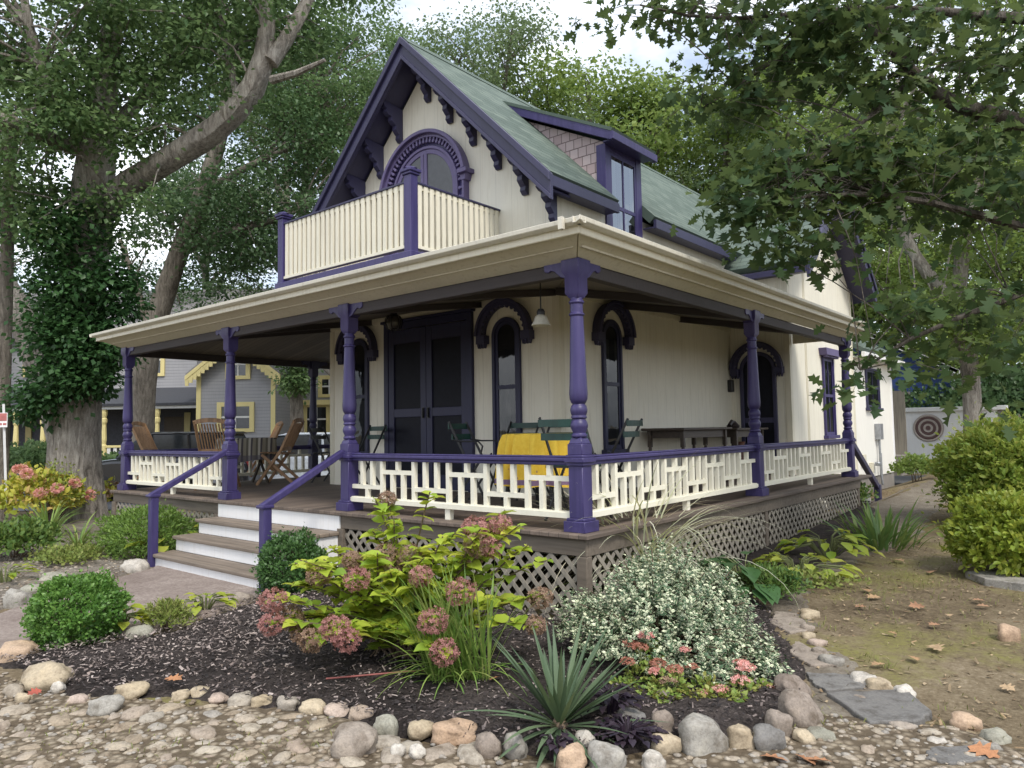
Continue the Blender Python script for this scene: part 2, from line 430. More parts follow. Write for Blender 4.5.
def arc(cx, cz, r, a0=0, a1=180, n=24): return [(cx+r*math.cos(R(a0+(a1-a0)*i/n)), cz+r*math.sin(R(a0+(a1-a0)*i/n))) for i in range(n+1)]
def archpath(cx, zb, zs, r, n=24): return [(cx+r, zb)]+arc(cx, zs, r, 0, 180, n)+[(cx-r, zb)]

# ---- scattered templates (numpy)
def tpl(verts, faces, uv=None): return (np.array(verts, float), faces, uv)
T_DIA = tpl([(0,0,0),(0.34,0.5,0.07),(0,1,-0.08),(-0.34,0.5,0.07)], [(0,1,2),(0,2,3)])
T_OVAL = tpl([(0,0,0),(0.28,0.28,0.07),(0.27,0.62,0.07),(0,1,-0.14),(-0.27,0.62,0.07),(-0.28,0.28,0.07),(0,0.3,0),(0,0.65,-0.02)],
    [(0,1,6),(6,1,2,7),(7,2,3),(0,6,5),(6,7,4,5),(7,3,4)])
T_VAR = tpl(T_OVAL[0], T_OVAL[1], True)
T_HEART = tpl([(0,0,0),(0.36,0.12,0.10),(0.42,0.42,0.10),(0.22,0.78,0.03),(0,1,-0.16),(-0.22,0.78,0.03),(-0.42,0.42,0.10),(-0.36,0.12,0.10),(0,0.35,0),(0,0.7,-0.03)],
    [(0,1,2,8),(8,2,3,9),(9,3,4),(0,8,6,7),(8,9,5,6),(9,4,5)])
_oo = [(0.05,0.0),(0.10,0.13),(0.28,0.16),(0.20,0.27),(0.15,0.36),(0.46,0.47),(0.36,0.55),(0.20,0.60),(0.38,0.80),(0.20,0.80),(0.0,1.0)]
_ov = [(x,y,0.10*abs(x)*2-0.10*y*y) for x,y in _oo]+[(-x,y,0.10*abs(x)*2-0.10*y*y) for x,y in _oo[:-1]][::-1]
T_OAK = tpl(_ov, [tuple(range(21))])
_ph = (1+5**0.5)/2
def _ico():
    b = bmesh.new(); bmesh.ops.create_icosphere(b, subdivisions=1, radius=1.0)
    v = [tuple(x.co) for x in b.verts]; f = [tuple(x.index for x in q.verts) for q in b.faces]; b.free(); return tpl(v, f)
T_ICO = _ico()
def _ico2():
    b = bmesh.new(); bmesh.ops.create_icosphere(b, subdivisions=2, radius=1.0)
    v = [tuple(x.co) for x in b.verts]; f = [tuple(x.index for x in q.verts) for q in b.faces]; b.free(); return tpl(v, f)
T_ICO2 = _ico2()
T_CHIP = tpl([(-0.5,0,0),(0.5,0.1,0.05),(0.35,1,0.1),(-0.45,0.9,0)], [(0,1,2,3)])
T_PETAL4 = tpl([(0,0,0),(0.5,0.15,0.05),(0.55,0.55,0.15),(0.15,0.5,0.05),(-0.5,0.15,0.05),(-0.55,0.55,0.15),(-0.15,0.5,0.05),(0.5,-0.15,0.05),(0.55,-0.55,0.15),(0.15,-0.5,0.05),(-0.5,-0.15,0.05),(-0.55,-0.55,0.15),(-0.15,-0.5,0.05)],
    [(0,1,2,3),(0,6,5,4),(0,9,8,7),(0,10,11,12)])

def unit(a): return a/np.maximum(1e-9, np.linalg.norm(a, axis=-1, keepdims=True))
def scatter(name, mat, P, D, NN, S, t, parent=None, smooth=False):
    """one mesh of many small pieces: P base points, D pointing, NN facing, S size (n,) or (n,3)"""
    V, F, uvf = t
    P = np.asarray(P, float); D = unit(np.asarray(D, float)); NN = np.asarray(NN, float)
    X = unit(np.cross(D, NN)+1e-6); Z = np.cross(X, D)
    S = np.asarray(S, float)
    if S.ndim == 1: S = np.repeat(S[:,None], 3, 1)
    W = P[:,None,:] + (V[None,:,0:1]*S[:,None,0:1])*X[:,None,:] + (V[None,:,1:2]*S[:,None,1:2])*D[:,None,:] + (V[None,:,2:3]*S[:,None,2:3])*Z[:,None,:]
    n, k = len(P), len(V)
    loops = np.concatenate([np.array(f) for f in F]); lens = np.array([len(f) for f in F])
    AL = (loops[None,:]+np.arange(n)[:,None]*k).ravel()
    LT = np.tile(lens, n); LS = np.concatenate([[0], np.cumsum(LT)[:-1]])
    me = bpy.data.meshes.new(name)
    me.vertices.add(n*k); me.vertices.foreach_set('co', W.reshape(-1))
    me.loops.add(len(AL)); me.loops.foreach_set('vertex_index', AL.astype(np.int32))
    me.polygons.add(len(LT)); me.polygons.foreach_set('loop_start', LS.astype(np.int32)); me.polygons.foreach_set('loop_total', LT.astype(np.int32))
    if uvf:
        l = me.uv_layers.new(name='UVMap'); uv = V[:, :2][loops]; l.data.foreach_set('uv', np.tile(uv, (n,1)).ravel())
    if smooth: me.polygons.foreach_set('use_smooth', np.ones(len(LT), bool))
    me.update(calc_edges=True); me.validate()
    me.materials.append(mat)
    o = bpy.data.objects.new(name, me); C.objects.link(o)
    if parent:
        o.parent = parent; o.matrix_parent_inverse = Matrix.Translation(-world_loc(parent))
    return o
def rdir(n): return unit(rng.normal(size=(n,3)))

def ribbon(mb, p, d, length, width, droop, n=7, fold=0.25, taper=0.6, roll=0.0):
    """one strap leaf: starts at p along d, bends down by droop (radians over its length)"""
    p = Vector(p); d = Vector(d).normalized(); hz = Vector((d.x, d.y, 0))
    hz = hz.normalized() if hz.length > 1e-4 else Vector((1,0,0))
    side = d.cross(Vector((0,0,1)))
    side = side.normalized() if side.length > 1e-3 else Vector((0,1,0))
    if roll: side = Matrix.Rotation(roll, 3, d) @ side
    vs = []; q = p.copy(); st = length/n; cur = d.copy()
    for i in range(n+1):
        t = i/n
        w = width*0.5*(min(1, 0.55+1.8*t) if t < 0.3 else 1)*(1-max(0,(t-taper)/(1-taper))**1.4*0.97)
        nn = side.cross(cur).normalized()
        vs += [q-side*w+nn*w*fold, q, q+side*w+nn*w*fold]
        ang = droop/n*(0.4+1.2*t)
        ax = cur.cross(Vector((0,0,-1)))
        if ax.length > 1e-4: cur = Matrix.Rotation(ang, 3, ax.normalized()) @ cur
        q = q+cur*st
    fs = []
    for i in range(n):
        a = i*3; fs += [(a,a+1,a+4,a+3),(a+1,a+2,a+5,a+4)]
    mb.add(vs, fs)

def pieces(mb, name, mat, parent, bevel=0):
    """each loose piece of the builder as a part of its own"""
    n = len(mb.v); par = list(range(n))
    def find(a):
        while par[a] != a: par[a] = par[par[a]]; a = par[a]
        return a
    for f in mb.f:
        for i in f[1:]: par[find(i)] = find(f[0])
    groups = {}
    for f, u in zip(mb.f, mb.uv): groups.setdefault(find(f[0]), []).append((f, u))
    for g in groups.values():
        ids = sorted({i for f, u in g for i in f}); mp = {i: k for k, i in enumerate(ids)}
        m = MB(); m.v = [mb.v[i] for i in ids]; m.f = [tuple(mp[i] for i in f) for f, u in g]; m.uv = [u for f, u in g]
        m.build(name, mat, parent, bevel=bevel)
# ================================================================== the cottage
XR, XL, YF = -2.14, -7.40, 2.65          # main block walls (right, left, front)
XC, ZR = -4.80, 7.33                      # ridge line, ridge height
WX, WY0, WY1 = -0.97, 8.45, 12.70         # side wing
house = thing('cottage', 'cream and purple gingerbread cottage with wraparound porch, balcony and steep green roof', 'house', (-4.8, 5, -0.8))
RB = 13.0

def roofz(x): return ZR-abs(x-XC)
# main walls (pentagon prism) and wing walls
w = MB(); zt = roofz(XR)-0.30
w.prism([(XL,-0.8),(XR,-0.8),(XR,zt),(XC,ZR-0.32),(XL,zt)], lambda u,v,t: (u,t,v), YF, YF+0.12); w.build('wall', M['wallX'], house)
w = MB(); w.box(XR-0.12, XR, YF+0.12, RB, -0.8, zt); w.build('wall', M['wallY'], house)
w = MB(); w.box(XL, XL+0.12, YF+0.12, RB, -0.8, zt); w.build('wall', M['wallY'], house)
w = MB(); w.prism([(XL,-0.8),(XR-0.12,-0.8),(XR-0.12,zt),(XC,ZR-0.32),(XL,zt)], lambda u,v,t: (u,t,v), RB, RB+0.12); w.build('wall', M['wallX'], house)
WZ, WR = 4.10, 6.20                       # wing eave, wing ridge height
WC = (WY0+WY1)/2
w = MB(); w.box(XR, WX-0.12, WY0, WY0+0.12, -0.8, WZ); w.build('wall', M['wallX'], house)
w = MB(); w.prism([(WY0,-0.8),(WY1,-0.8),(WY1,WZ),(WC,WR-0.12),(WY0,WZ)], lambda u,v,t: (t,u,v), WX-0.12, WX); w.build('wall', M['wallY'], house)
w = MB(); w.box(XR, WX-0.12, WY1-0.12, WY1, -0.8, WZ); w.build('wall', M['wallX'], house)
# corner boards and seams
cb = MB()
cb.box(XR-0.11, XR+0.012, YF-0.012, YF+0.11, 0.0, zt-0.02)
cb.box(XL-0.012, XL+0.11, YF-0.012, YF+0.11, 0.0, zt-0.02)
cb.box(WX-0.10, WX+0.012, WY0-0.012, WY0+0.10, 0.0, WZ-0.02)
cb.box(WX-0.10, WX+0.012, WY1-0.10, WY1+0.012, -0.8, WZ-0.02)
for y in (9.35, 9.42): cb.box(WX, WX+0.012, y, y+0.02, 0, 4.6)
pieces(cb, 'corner_board', M['cream'], house, 0.004)

# ---- roofs
rf = MB(); T = 0.14
xe = -1.88; ze = roofz(xe)
YD0, YD1 = 3.92, 5.02
def rslope(y0, y1, x): rf.slab([(x,y0,roofz(x)),(x,y1,roofz(x)),(XC,y1,ZR),(XC,y0,ZR)], T)
rslope(2.16, YD0, xe); rslope(YD0, YD1, XR-0.06); rslope(YD1, RB+0.3, xe)
xl = -7.75
rf.slab([(xl,RB+0.3,roofz(xl)),(xl,2.16,roofz(xl)),(XC,2.16,ZR),(XC,RB+0.3,ZR)], T)
roof = rf.build('roof', M['roof'], house)
cp = MB()
for s in (-1, 1):
    cp.slab([(XC+s*0.14,2.15,ZR-0.12),(XC+s*0.14,RB+0.3,ZR-0.12),(XC,RB+0.3,ZR+0.024),(XC,2.15,ZR+0.024)], 0.02)
cp.build('ridge_cap', M['roof'], roof)
# soffit + bargeboards + eave fascia (purple)
so = MB()
for s in (1, -1):
    xa = xe if s == 1 else xl
    so.slab([(xa-s*0.02,2.22,roofz(xa)-0.23),(xa-s*0.02,2.66,roofz(xa)-0.23),(XC,2.66,ZR-0.21),(XC,2.22,ZR-0.21)], 0.03)
pieces(so, 'rake_soffit', M['purple_dark'], house, 0)
bg = MB()
for s in (1, -1):
    xa = (xe if s == 1 else xl)
    za = roofz(xa)
    f = lambda u, v, t: (u, t, v)
    bg.prism([(XC,ZR-0.02),(xa+s*0.02,za-0.04),(xa+s*0.02,za-0.40),(XC,ZR-0.38)][::s], f, 2.14, 2.20)
    bg.prism([(XC,ZR+0.0),(xa+s*0.03,za-0.03),(xa+s*0.03,za-0.15),(XC,ZR-0.12)][::s], f, 2.09, 2.14)
    bg.prism([(XC,ZR-0.30),(xa+s*0.02,za-0.33),(xa+s*0.02,za-0.40),(XC,ZR-0.37)][::s], f, 2.115, 2.14)
bg.build('bargeboard', M['purple_dark'], house, bevel=0.006)
ef = MB()
for y0, y1 in ((2.20, YD0-0.02), (YD1+0.02, 8.25)):
    ef.box(xe-0.04, xe+0.015, y0, y1, ze-0.20, ze-0.05)
    ef.box(xe-0.24, xe-0.04, y0, y1, ze-0.185, ze-0.16)
ef.build('eave_fascia', M['purple_dark'], house, bevel=0.005)
lf = MB(); lf.box(xl-0.004, xl+0.05, 2.2, RB, roofz(xl)-0.26, roofz(xl)-0.13); lf.build('eave_fascia', M['purple_dark'], house)

# scroll brackets under the rakes
BR = [(0,0),(0.40,0.06),(0.42,0.0),(0.40,-0.06),(0.35,-0.09),(0.37,-0.15),(0.31,-0.20),(0.25,-0.21),(0.25,-0.29),(0.19,-0.34),(0.15,-0.36),(0.16,-0.44),(0.11,-0.50),(0.08,-0.53),(0.09,-0.60),(0.04,-0.66),(0,-0.66)]
for i in range(6):
    for s in (1, -1):
        dx = 0.10+0.505*i
        x = XC+s*dx; z = ZR-0.30-dx+0.02
        if x < -7.3 or (s == -1 and i == 0): continue
        b = MB(); b.prism(BR, lambda u, v, t: (x+t, YF-0.003-u, z+v*0.86), -0.05, 0.05)
        for (u, v, r) in ((0.26,-0.06,0.075),(0.15,-0.19,0.07),(0.08,-0.33,0.055),(0.05,-0.45,0.04)):
            pts = [(x-0.062, YF-u+r*math.cos(a*0.42)*(1-a/22), z+v*0.86+r*math.sin(a*0.42)*(1-a/22)) for a in range(16)]
            b.tube(pts, 0.012, 5)
        b.build('gable_bracket', M['purple_dark'], house, bevel=0.012, seg=2)

# wing roof (ridge along X) with bargeboards
wr = MB(); xo = -0.50
ov = 0.26; ez = WZ+0.16-ov*(WR-WZ-0.16)/(WC-WY0)*1.0
wr.slab([(xo,WY0-ov,ez),(-3.6,WY0-ov,ez),(-5.0,WC,WR),(xo,WC,WR)], 0.13)
wr.slab([(-5.0,WY1+ov,ez),(xo,WY1+ov,ez),(xo,WC,WR),(-5.0,WC,WR)], 0.13)
wr.build('roof', M['roof'], house)
wb = MB()
for s in (1, -1):
    yo = WC+s*(WC-WY0+ov)
    f = lambda u, v, t: (t, u, v)
    wb.prism([(WC,WR-0.02),(yo+s*0.01,ez-0.03),(yo+s*0.01,ez-0.36),(WC,WR-0.35)][::s], f, xo, xo+0.06)
    wb.prism([(WC,WR-0.0),(yo+s*0.02,ez-0.01),(yo+s*0.02,ez-0.13),(WC,WR-0.12)][::s], f, xo+0.06, xo+0.10)
    wb.slab([(xo-0.01,yo-s*0.02,ez-0.20),(WX-0.02,yo-s*0.02,ez-0.20),(WX-0.02,WC,WR-0.19),(xo-0.01,WC,WR-0.19)], 0.03)
wb.box(xe, xo, WY0-ov-0.01, WY0-ov+0.03, ez-0.24, ez-0.125)
wb.box(-2.3, xo, WY0-ov+0.03, WY0-0.003, ez-0.22, ez-0.19)
wb.build('bargeboard', M['purple_dark'], house, bevel=0.006)

# ---- windows
def window(name, fn, cx, zb, zs, hw, arch=True, mat='navy', case=0.055, mull=0, pane='glass', meet=None, curtain=None, sill=True, capped=None, vm=False):
    """casing with sash, glazing, curtain behind it, sill; round or square head"""
    n = 20
    if arch:
        o = archpath(cx, zb, zs, hw, n); i = archpath(cx, zb, zs, hw-case, n); i2 = archpath(cx, zb+0.05, zs, hw-case-0.05, n)
        zt_ = zs+hw
    else:
        o = [(cx+hw,zb),(cx+hw,zs),(cx-hw,zs),(cx-hw,zb)]; c2 = case
        i = [(cx+hw-c2,zb),(cx+hw-c2,zs-c2),(cx-hw+c2,zs-c2),(cx-hw+c2,zb)]
        c3 = case+0.05; i2 = [(cx+hw-c3,zb),(cx+hw-c3,zs-c3),(cx-hw+c3,zs-c3),(cx-hw+c3,zb)]
        zt_ = zs
    m = MB(); m.band(o, i, fn, -0.01, 0.05)
    if sill: m.prism([(cx-hw-0.05,zb-0.07),(cx+hw+0.05,zb-0.07),(cx+hw+0.05,zb),(cx-hw-0.05,zb)], fn, -0.01, 0.10)
    W_ = m.build(name, M[mat], house, bevel=0.006)
    s = MB(); s.band(i, i2, fn, 0.0, 0.025)
    zm = meet if meet else (zb+zt_)/2
    hi = hw-case
    s.prism([(cx-hi,zm-0.03),(cx+hi,zm-0.03),(cx+hi,zm+0.03),(cx-hi,zm+0.03)], fn, 0.0, 0.03)
    s.prism([(cx-hi,zb),(cx+hi,zb),(cx+hi,zb+0.07),(cx-hi,zb+0.07)], fn, 0.0, 0.028)
    if vm: s.prism([(cx-0.013,zb+0.07),(cx+0.013,zb+0.07),(cx+0.013,zt_-case),(cx-0.013,zt_-case)], fn, 0.0, 0.022)
    s.build('sash', M[mat], W_)
    g = MB(); g.add([fn(*p, 0.014) for p in i], [tuple(range(len(i)))]); g.build('pane', M[pane], W_)
    d = MB(); d.add([fn(*p, 0.003) for p in i], [tuple(range(len(i)))]); d.build('window_backing', M['dark'], W_)
    if curtain:
        k = MB()
        for (ua, ub, za, zb2) in curtain:
            nn = 12; vs = []; fs = []
            for q in range(nn+1):
                u = ua+(ub-ua)*q/nn; ww = 0.007+0.003*math.sin(q*2.1)
                vs += [fn(u, za, ww), fn(u, zb2, ww)]
            for q in range(nn): fs.append((q*2,q*2+2,q*2+3,q*2+1))
            k.add(vs, fs)
        k.build('curtain', M['curtain'], W_)  # sheet tone doubles as painted reflection in the front windows
    return W_
def hood(fn, cx, zs, r, mat='purple_dark', parent=house, depth_=0.13):
    h = MB(); h.band(arc(cx,zs,r,0,180,28), arc(cx,zs,r-0.085,0,180,28), fn, -0.005, depth_)
    h.band(arc(cx,zs,r+0.025,0,180,28), arc(cx,zs,r-0.02,0,180,28), fn, depth_, depth_+0.03)
    for s in (-1, 1):
        xm = cx+s*(r-0.065)
        h.prism([(xm-0.085,zs-0.12),(xm+0.085,zs-0.12),(xm+0.085,zs+0.01),(xm-0.085,zs+0.01)], fn, -0.005, depth_-0.004)
        for k in (-0.055, 0, 0.055):
            h.prism([(xm+k-0.022,zs-0.12),(xm+k,zs-0.19),(xm+k+0.022,zs-0.12)], fn, 0.03, depth_-0.02)
    n = 13
    for k in range(n):
        a = R(12+156*k/(n-1)); c, s_ = math.cos(a), math.sin(a)
        p = lambda rr, da: (cx+rr*math.cos(a+da), zs+rr*math.sin(a+da))
        h.prism([p(r-0.08,-0.07),p(r-0.08,0.07),p(r-0.105,0.055),p(r-0.12,0),p(r-0.105,-0.055)], fn, depth_-0.05, depth_-0.01)
    h.build('window_hood', M[mat], parent, bevel=0.006)

ff, fs_, fw, fg = FRONT(YF), SIDE(XR), SIDE(WX), FRONT(WY0)
window('window', ff, -3.10, 0.54, 2.34, 0.27, curtain=[(-3.28,-2.92,0.62,1.62)])
window('window', ff, -6.55, 0.54, 2.34, 0.27, curtain=[(-6.7,-6.4,0.62,1.5)])
window('window', fs_, 3.98, 0.62, 2.34, 0.27, curtain=[(3.76,3.92,1.5,2.3),(4.08,4.2,0.8,2.3)])
hood(ff, -3.10, 2.36, 0.50); hood(ff, -6.55, 2.36, 0.50); hood(fs_, 3.98, 2.36, 0.50)
hood(fg, -1.59, 2.06, 0.50)
# wing side windows
W1 = window('window', fw, 10.72, 0.72, 2.40, 0.36, arch=False, mat='purple', curtain=[(10.44,11.0,0.8,1.35)], vm=True)
k = MB(); k.prism([(10.25,2.40),(11.19,2.40),(11.24,2.55),(10.20,2.55)], fw, -0.005, 0.16)
for q in range(9): k.prism([(10.30+q*0.098,2.36),(10.36+q*0.098,2.36),(10.36+q*0.098,2.40),(10.30+q*0.098,2.40)], fw, 0.06, 0.13)
k.build('window_hood', M['purple_light'], house, bevel=0.006)
window('window', fw, 10.62, 3.98, 4.62, 0.22, arch=False, mat='white2', sill=False)

# arched side door in the wing, facing front
dm = MB(); dm.band(archpath(-1.59,0,2.03,0.36), archpath(-1.59,0,2.03,0.29), fg, -0.01, 0.05)
sd = dm.build('side_door', M['purple_dark'], house, bevel=0.006)
d2 = MB(); ip = archpath(-1.59,0.0,2.03,0.29); d2.add([fg(*p,0.012) for p in ip], [tuple(range(len(ip)))]); d2.build('door_screen', M['screen'], sd)
d3 = MB(); d3.prism([(-1.88,1.0),(-1.30,1.0),(-1.30,1.1),(-1.88,1.1)], fg, 0.012, 0.03); d3.box(-1.615,-1.565,WY0-0.03,WY0-0.012,0,2.3); d3.build('door_rail', M['purple_dark'], sd)

# double screen doors
DX0, DX1, DZ = -5.83, -3.77, 2.78
dm = MB(); dm.band([(DX1,0),(DX1,DZ),(DX0,DZ),(DX0,0)], [(DX1-0.11,0),(DX1-0.11,DZ-0.12),(DX0+0.11,DZ-0.12),(DX0+0.11,0)], ff, -0.01, 0.06)
dm.prism([(DX0-0.04,DZ),(DX1+0.04,DZ),(DX1+0.04,DZ+0.045),(DX0-0.04,DZ+0.045)], ff, -0.01, 0.10)
dfm = dm.build('door_frame', M['navy'], house, bevel=0.006)
def screen_door(x0, x1, hx):
    d = MB()
    for a, b_, c_, e in ((x0,x0+0.13,0.02,DZ-0.13),(x1-0.13,x1,0.02,DZ-0.13)): d.prism([(a,c_),(b_,c_),(b_,e),(a,e)], ff, 0.004, 0.045)
    for c_, e in ((0.02,0.25),(1.18,1.32),(DZ-0.36,DZ-0.13)): d.prism([(x0+0.13,c_),(x1-0.13,c_),(x1-0.13,e),(x0+0.13,e)], ff, 0.004, 0.042)
    D_ = d.build('screen_door', M['navy'], house, bevel=0.005)
    p = MB(); p.add([ff(x0+0.13,0.25,0.018),ff(x1-0.13,0.25,0.018),ff(x1-0.13,DZ-0.36,0.018),ff(x0+0.13,DZ-0.36,0.018)], [(0,1,2,3)]); p.build('door_screen', M['screen'], D_)
    h = MB(); h.bar(ff(hx,1.16,0.07), ff(hx,1.32,0.07), 0.02, 0.02); h.prism([(hx-0.02,1.15),(hx+0.02,1.15),(hx+0.02,1.33),(hx-0.02,1.33)], ff, 0.045, 0.052); h.build('handle', M['black'], D_)
xm = (DX0+DX1)/2
screen_door(DX0+0.112, xm-0.004, xm-0.06); screen_door(xm+0.004, DX1-0.112, xm+0.06)

# balcony door under the big purple arch
AC, AZ = -4.78, 4.84
am = MB()
am.band(archpath(AC,3.3,AZ,0.955,32), archpath(AC,3.3,AZ,0.915,32), ff, -0.01, 0.13)
am.band(archpath(AC,3.3,AZ,0.785,32), archpath(AC,3.3,AZ,0.735,32), ff, -0.01, 0.09)
am.band(arc(AC,AZ,1.0,11,169,36), arc(AC,AZ,0.957,11,169,36), ff, -0.005, 0.13)
am.band(arc(AC,AZ,1.03,10,170,36), arc(AC,AZ,0.97,10,170,36), ff, 0.13, 0.19)
for s in (-1,1):
    am.prism([(AC+s*0.94-0.07,AZ+0.10),(AC+s*0.94+0.13,AZ+0.10),(AC+s*0.94+0.13,AZ+0.17),(AC+s*0.94-0.07,AZ+0.17)], ff, -0.005, 0.2)
    am.prism([(AC+s*0.94-0.04,AZ+0.0),(AC+s*0.94+0.05,AZ+0.0),(AC+s*0.94+0.08,AZ+0.10),(AC+s*0.94-0.06,AZ+0.10)], ff, -0.005, 0.14)
n = 34
for k in range(n+8):
    if k < n:
        a = math.pi*(k+0.5)/n
        p = lambda rr, da: (AC+rr*math.cos(a+da), AZ+rr*math.sin(a+da))
    else:
        j = k-n; s = 1 if j%2 else -1; zz = AZ-0.1-0.14*(j//2)
        p = lambda rr, da: (AC+s*rr, zz+da)
    am.prism([p(0.925,-0.024),p(0.925,0.024),p(0.885,0.016),p(0.855,0.030),p(0.825,0.016),p(0.825,-0.016),p(0.855,-0.030),p(0.885,-0.016)], ff, 0.07, 0.12)
ad = am.build('balcony_door', M['purple_light'], house, bevel=0.006)
g = MB(); ip = archpath(AC,3.3,AZ,0.94,32); g.add([ff(*p,0.04) for p in ip], [tuple(range(len(ip)))]); g.build('fret_backing', M['purple'], ad)
lv = MB()
lv.band(archpath(AC,3.3,AZ,0.735,32), archpath(AC,3.3,AZ,0.655,32), ff, 0.0, 0.07)
lv.box(AC-0.075, AC-0.005, YF-0.075, YF, 3.3, AZ+0.70); lv.box(AC+0.005, AC+0.075, YF-0.075, YF, 3.3, AZ+0.70)
lv.prism([(AC-0.66,3.3),(AC+0.66,3.3),(AC+0.66,3.5),(AC-0.66,3.5)], ff, 0, 0.06)
lv.build('door_leaf', M['purple_light'], ad, bevel=0.006)
g = MB(); ip = archpath(AC,3.3,AZ,0.66,32); g.add([ff(*p,0.055) for p in ip], [tuple(range(len(ip)))]); g.build('door_screen', simple('door_glass_dark', (0.05,0.055,0.065), 0.25), ad)
h = MB(); h.lathe([(0.02,0),(0.035,0.02),(0.03,0.05),(0.01,0.06)], (0,0,0), 10); h.v = [(AC+0.70+a, YF-0.08-c, 4.62+b_) for a, b_, c in h.v]; h.build('handle', M['white'], ad, smooth=True)

# ---- dormer
dz0, dzt = 3.95, 5.44
dq = MB()
dq.prism([(XR-0.005,4.35),(XR-0.005,dzt-0.03),(-4.05,6.38),(-4.05,6.33)], lambda u,v,t: (u,t,v), YD0+0.03, YD0+0.08)
uvp = [[(v[0]*1.0+20, v[2]+20) for v in (dq.v[i] for i in f)] for f in dq.f]; dq.uv = uvp
dorm = dq.build('dormer', M['cedar'], house)
dq2 = MB(); dq2.prism([(XR-0.005,4.35),(XR-0.005,dzt-0.03),(-4.05,6.38),(-4.05,6.33)], lambda u,v,t: (u,t,v), YD1-0.08, YD1-0.03)
dq2.uv = [[(v[0]+20, v[2]+20) for v in (dq2.v[i] for i in f)] for f in dq2.f]; dq2.build('dormer_cheek', M['cedar'], dorm)
dr = MB(); sl = (6.60-5.52)/(4.0-1.84)
def dzz(x): return 5.50+sl*(-1.84-x)
dr.slab([(-1.90,YD0-0.12,dzz(-1.90)),(-1.90,YD1+0.14,dzz(-1.90)),(-4.1,YD1+0.14,dzz(-4.1)),(-4.1,YD0-0.12,dzz(-4.1))], 0.05)
dr.build('dormer_roof', M['roof'], dorm)
df = MB()
for y0, y1 in ((YD0-0.11,YD0-0.05),(YD1+0.07,YD1+0.13)):
    df.prism([(-1.91,dzz(-1.91)-0.052),(-4.06,dzz(-4.06)-0.052),(-4.06,dzz(-4.06)-0.20),(-1.91,dzz(-1.91)-0.20)], lambda u,v,t: (u,t,v), y0, y1)
df.box(-1.95,-1.88, YD0-0.13, YD1+0.15, dzz(-1.90)-0.18, dzz(-1.90)-0.056)
df.box(-2.12,-1.95, YD0-0.05, YD1+0.07, dzz(-1.90)-0.16, dzz(-1.90)-0.13)
df.build('dormer_fascia', M['purple'], dorm, bevel=0.006)
dfm2 = MB(); fd = SIDE(XR)
for a, b_ in ((YD0+0.0,YD0+0.14),(YD1-0.17,YD1-0.0)): dfm2.prism([(a,dz0-0.55),(b_,dz0-0.55),(b_,dzt-0.06),(a,dzt-0.06)], fd, -0.14, 0.03)
dfm2.prism([(YD0+0.14,dzt-0.16),(YD1-0.17,dzt-0.16),(YD1-0.17,dzt-0.06),(YD0+0.14,dzt-0.06)], fd, -0.12, 0.025)
dfm2.build('dormer_frame', M['purple'], dorm, bevel=0.006)
dwn = MB()
ya, yb_ = YD0+0.14, YD1-0.17; ymid = (ya+yb_)/2
for a, b_, c_, e in ((ya,ya+0.045,dz0-0.5,dzt-0.16),(yb_-0.045,yb_,dz0-0.5,dzt-0.16),(ya+0.045,yb_-0.045,dzt-0.21,dzt-0.16),(ya+0.045,yb_-0.045,4.40,4.46),(ymid-0.015,ymid+0.015,4.46,dzt-0.21),(ymid-0.015,ymid+0.015,dz0-0.5,4.40)):
    dwn.prism([(a,c_),(b_,c_),(b_,e),(a,e)], fd, 0.001, 0.022)
wd = dwn.build('dormer_sash', M['purple'], dorm)
g = MB(); g.add([fd(ya,3.4,0.010),fd(yb_,3.4,0.010),fd(yb_,dzt-0.16,0.010),fd(ya,dzt-0.16,0.010)], [(0,1,2,3)]); g.build('dormer_pane', M['glassr'], dorm)
g = MB(); g.add([fd(ya,3.4,0.002),fd(yb_,3.4,0.002),fd(yb_,dzt-0.16,0.002),fd(ya,dzt-0.16,0.002)], [(0,1,2,3)]); g.build('dormer_backing', M['dark'], dorm)
g = MB()
for ua, ub in ((ya+0.05,ya+0.2),(ymid-0.1,ymid+0.04),(yb_-0.2,yb_-0.05)):
    g.add([fd(ua,3.5,0.006),fd(ub,3.5,0.006),fd(ub-0.02,dzt-0.2,0.006),fd(ua+0.02,dzt-0.2,0.006)], [(0,1,2,3)])
g.build('dormer_curtain', M['curtainw'], dorm)

# ---- porch: roof, ceiling, eaves, beam
PX0, PX1, PY0, PY1 = -10.05, 0.36, -0.45, 8.62
PB = 6.6                                   # back end of the left porch
zo, zi, th = 2.755, 3.26, 0.035
pr = MB()
pr.slab([(PX0,PY0,zo),(PX1,PY0,zo),(XR,YF,zi),(XL,YF,zi)], th)
pr.slab([(PX1,PY0,zo),(PX1,PY1,zo),(XR,PY1,zi),(XR,YF,zi)], th)
pr.slab([(PX0,PB,zo),(PX0,PY0,zo),(XL,YF,zi),(XL,PB,zi)], th)
pr.build('porch_roof', M['roof2'], house)
ce = MB(); zc0, zc1 = 2.50, 2.93
ce.slab([(-9.72,0.0,zc0),(0.0,0.0,zc0),(XR,YF-0.01,zc1),(XL,YF-0.01,zc1)], 0.012)
ce.slab([(0.0,0.0,zc0),(0.0,WY0-0.01,zc0),(XR+0.01,WY0-0.01,zc1),(XR+0.01,YF,zc1)], 0.012)
ce.slab([(-9.72,PB-0.1,zc0),(-9.72,0.0,zc0),(XL-0.01,YF,zc1),(XL-0.01,PB-0.1,zc1)], 0.012)
ce.build('porch_ceiling', M['ceilb'], house)
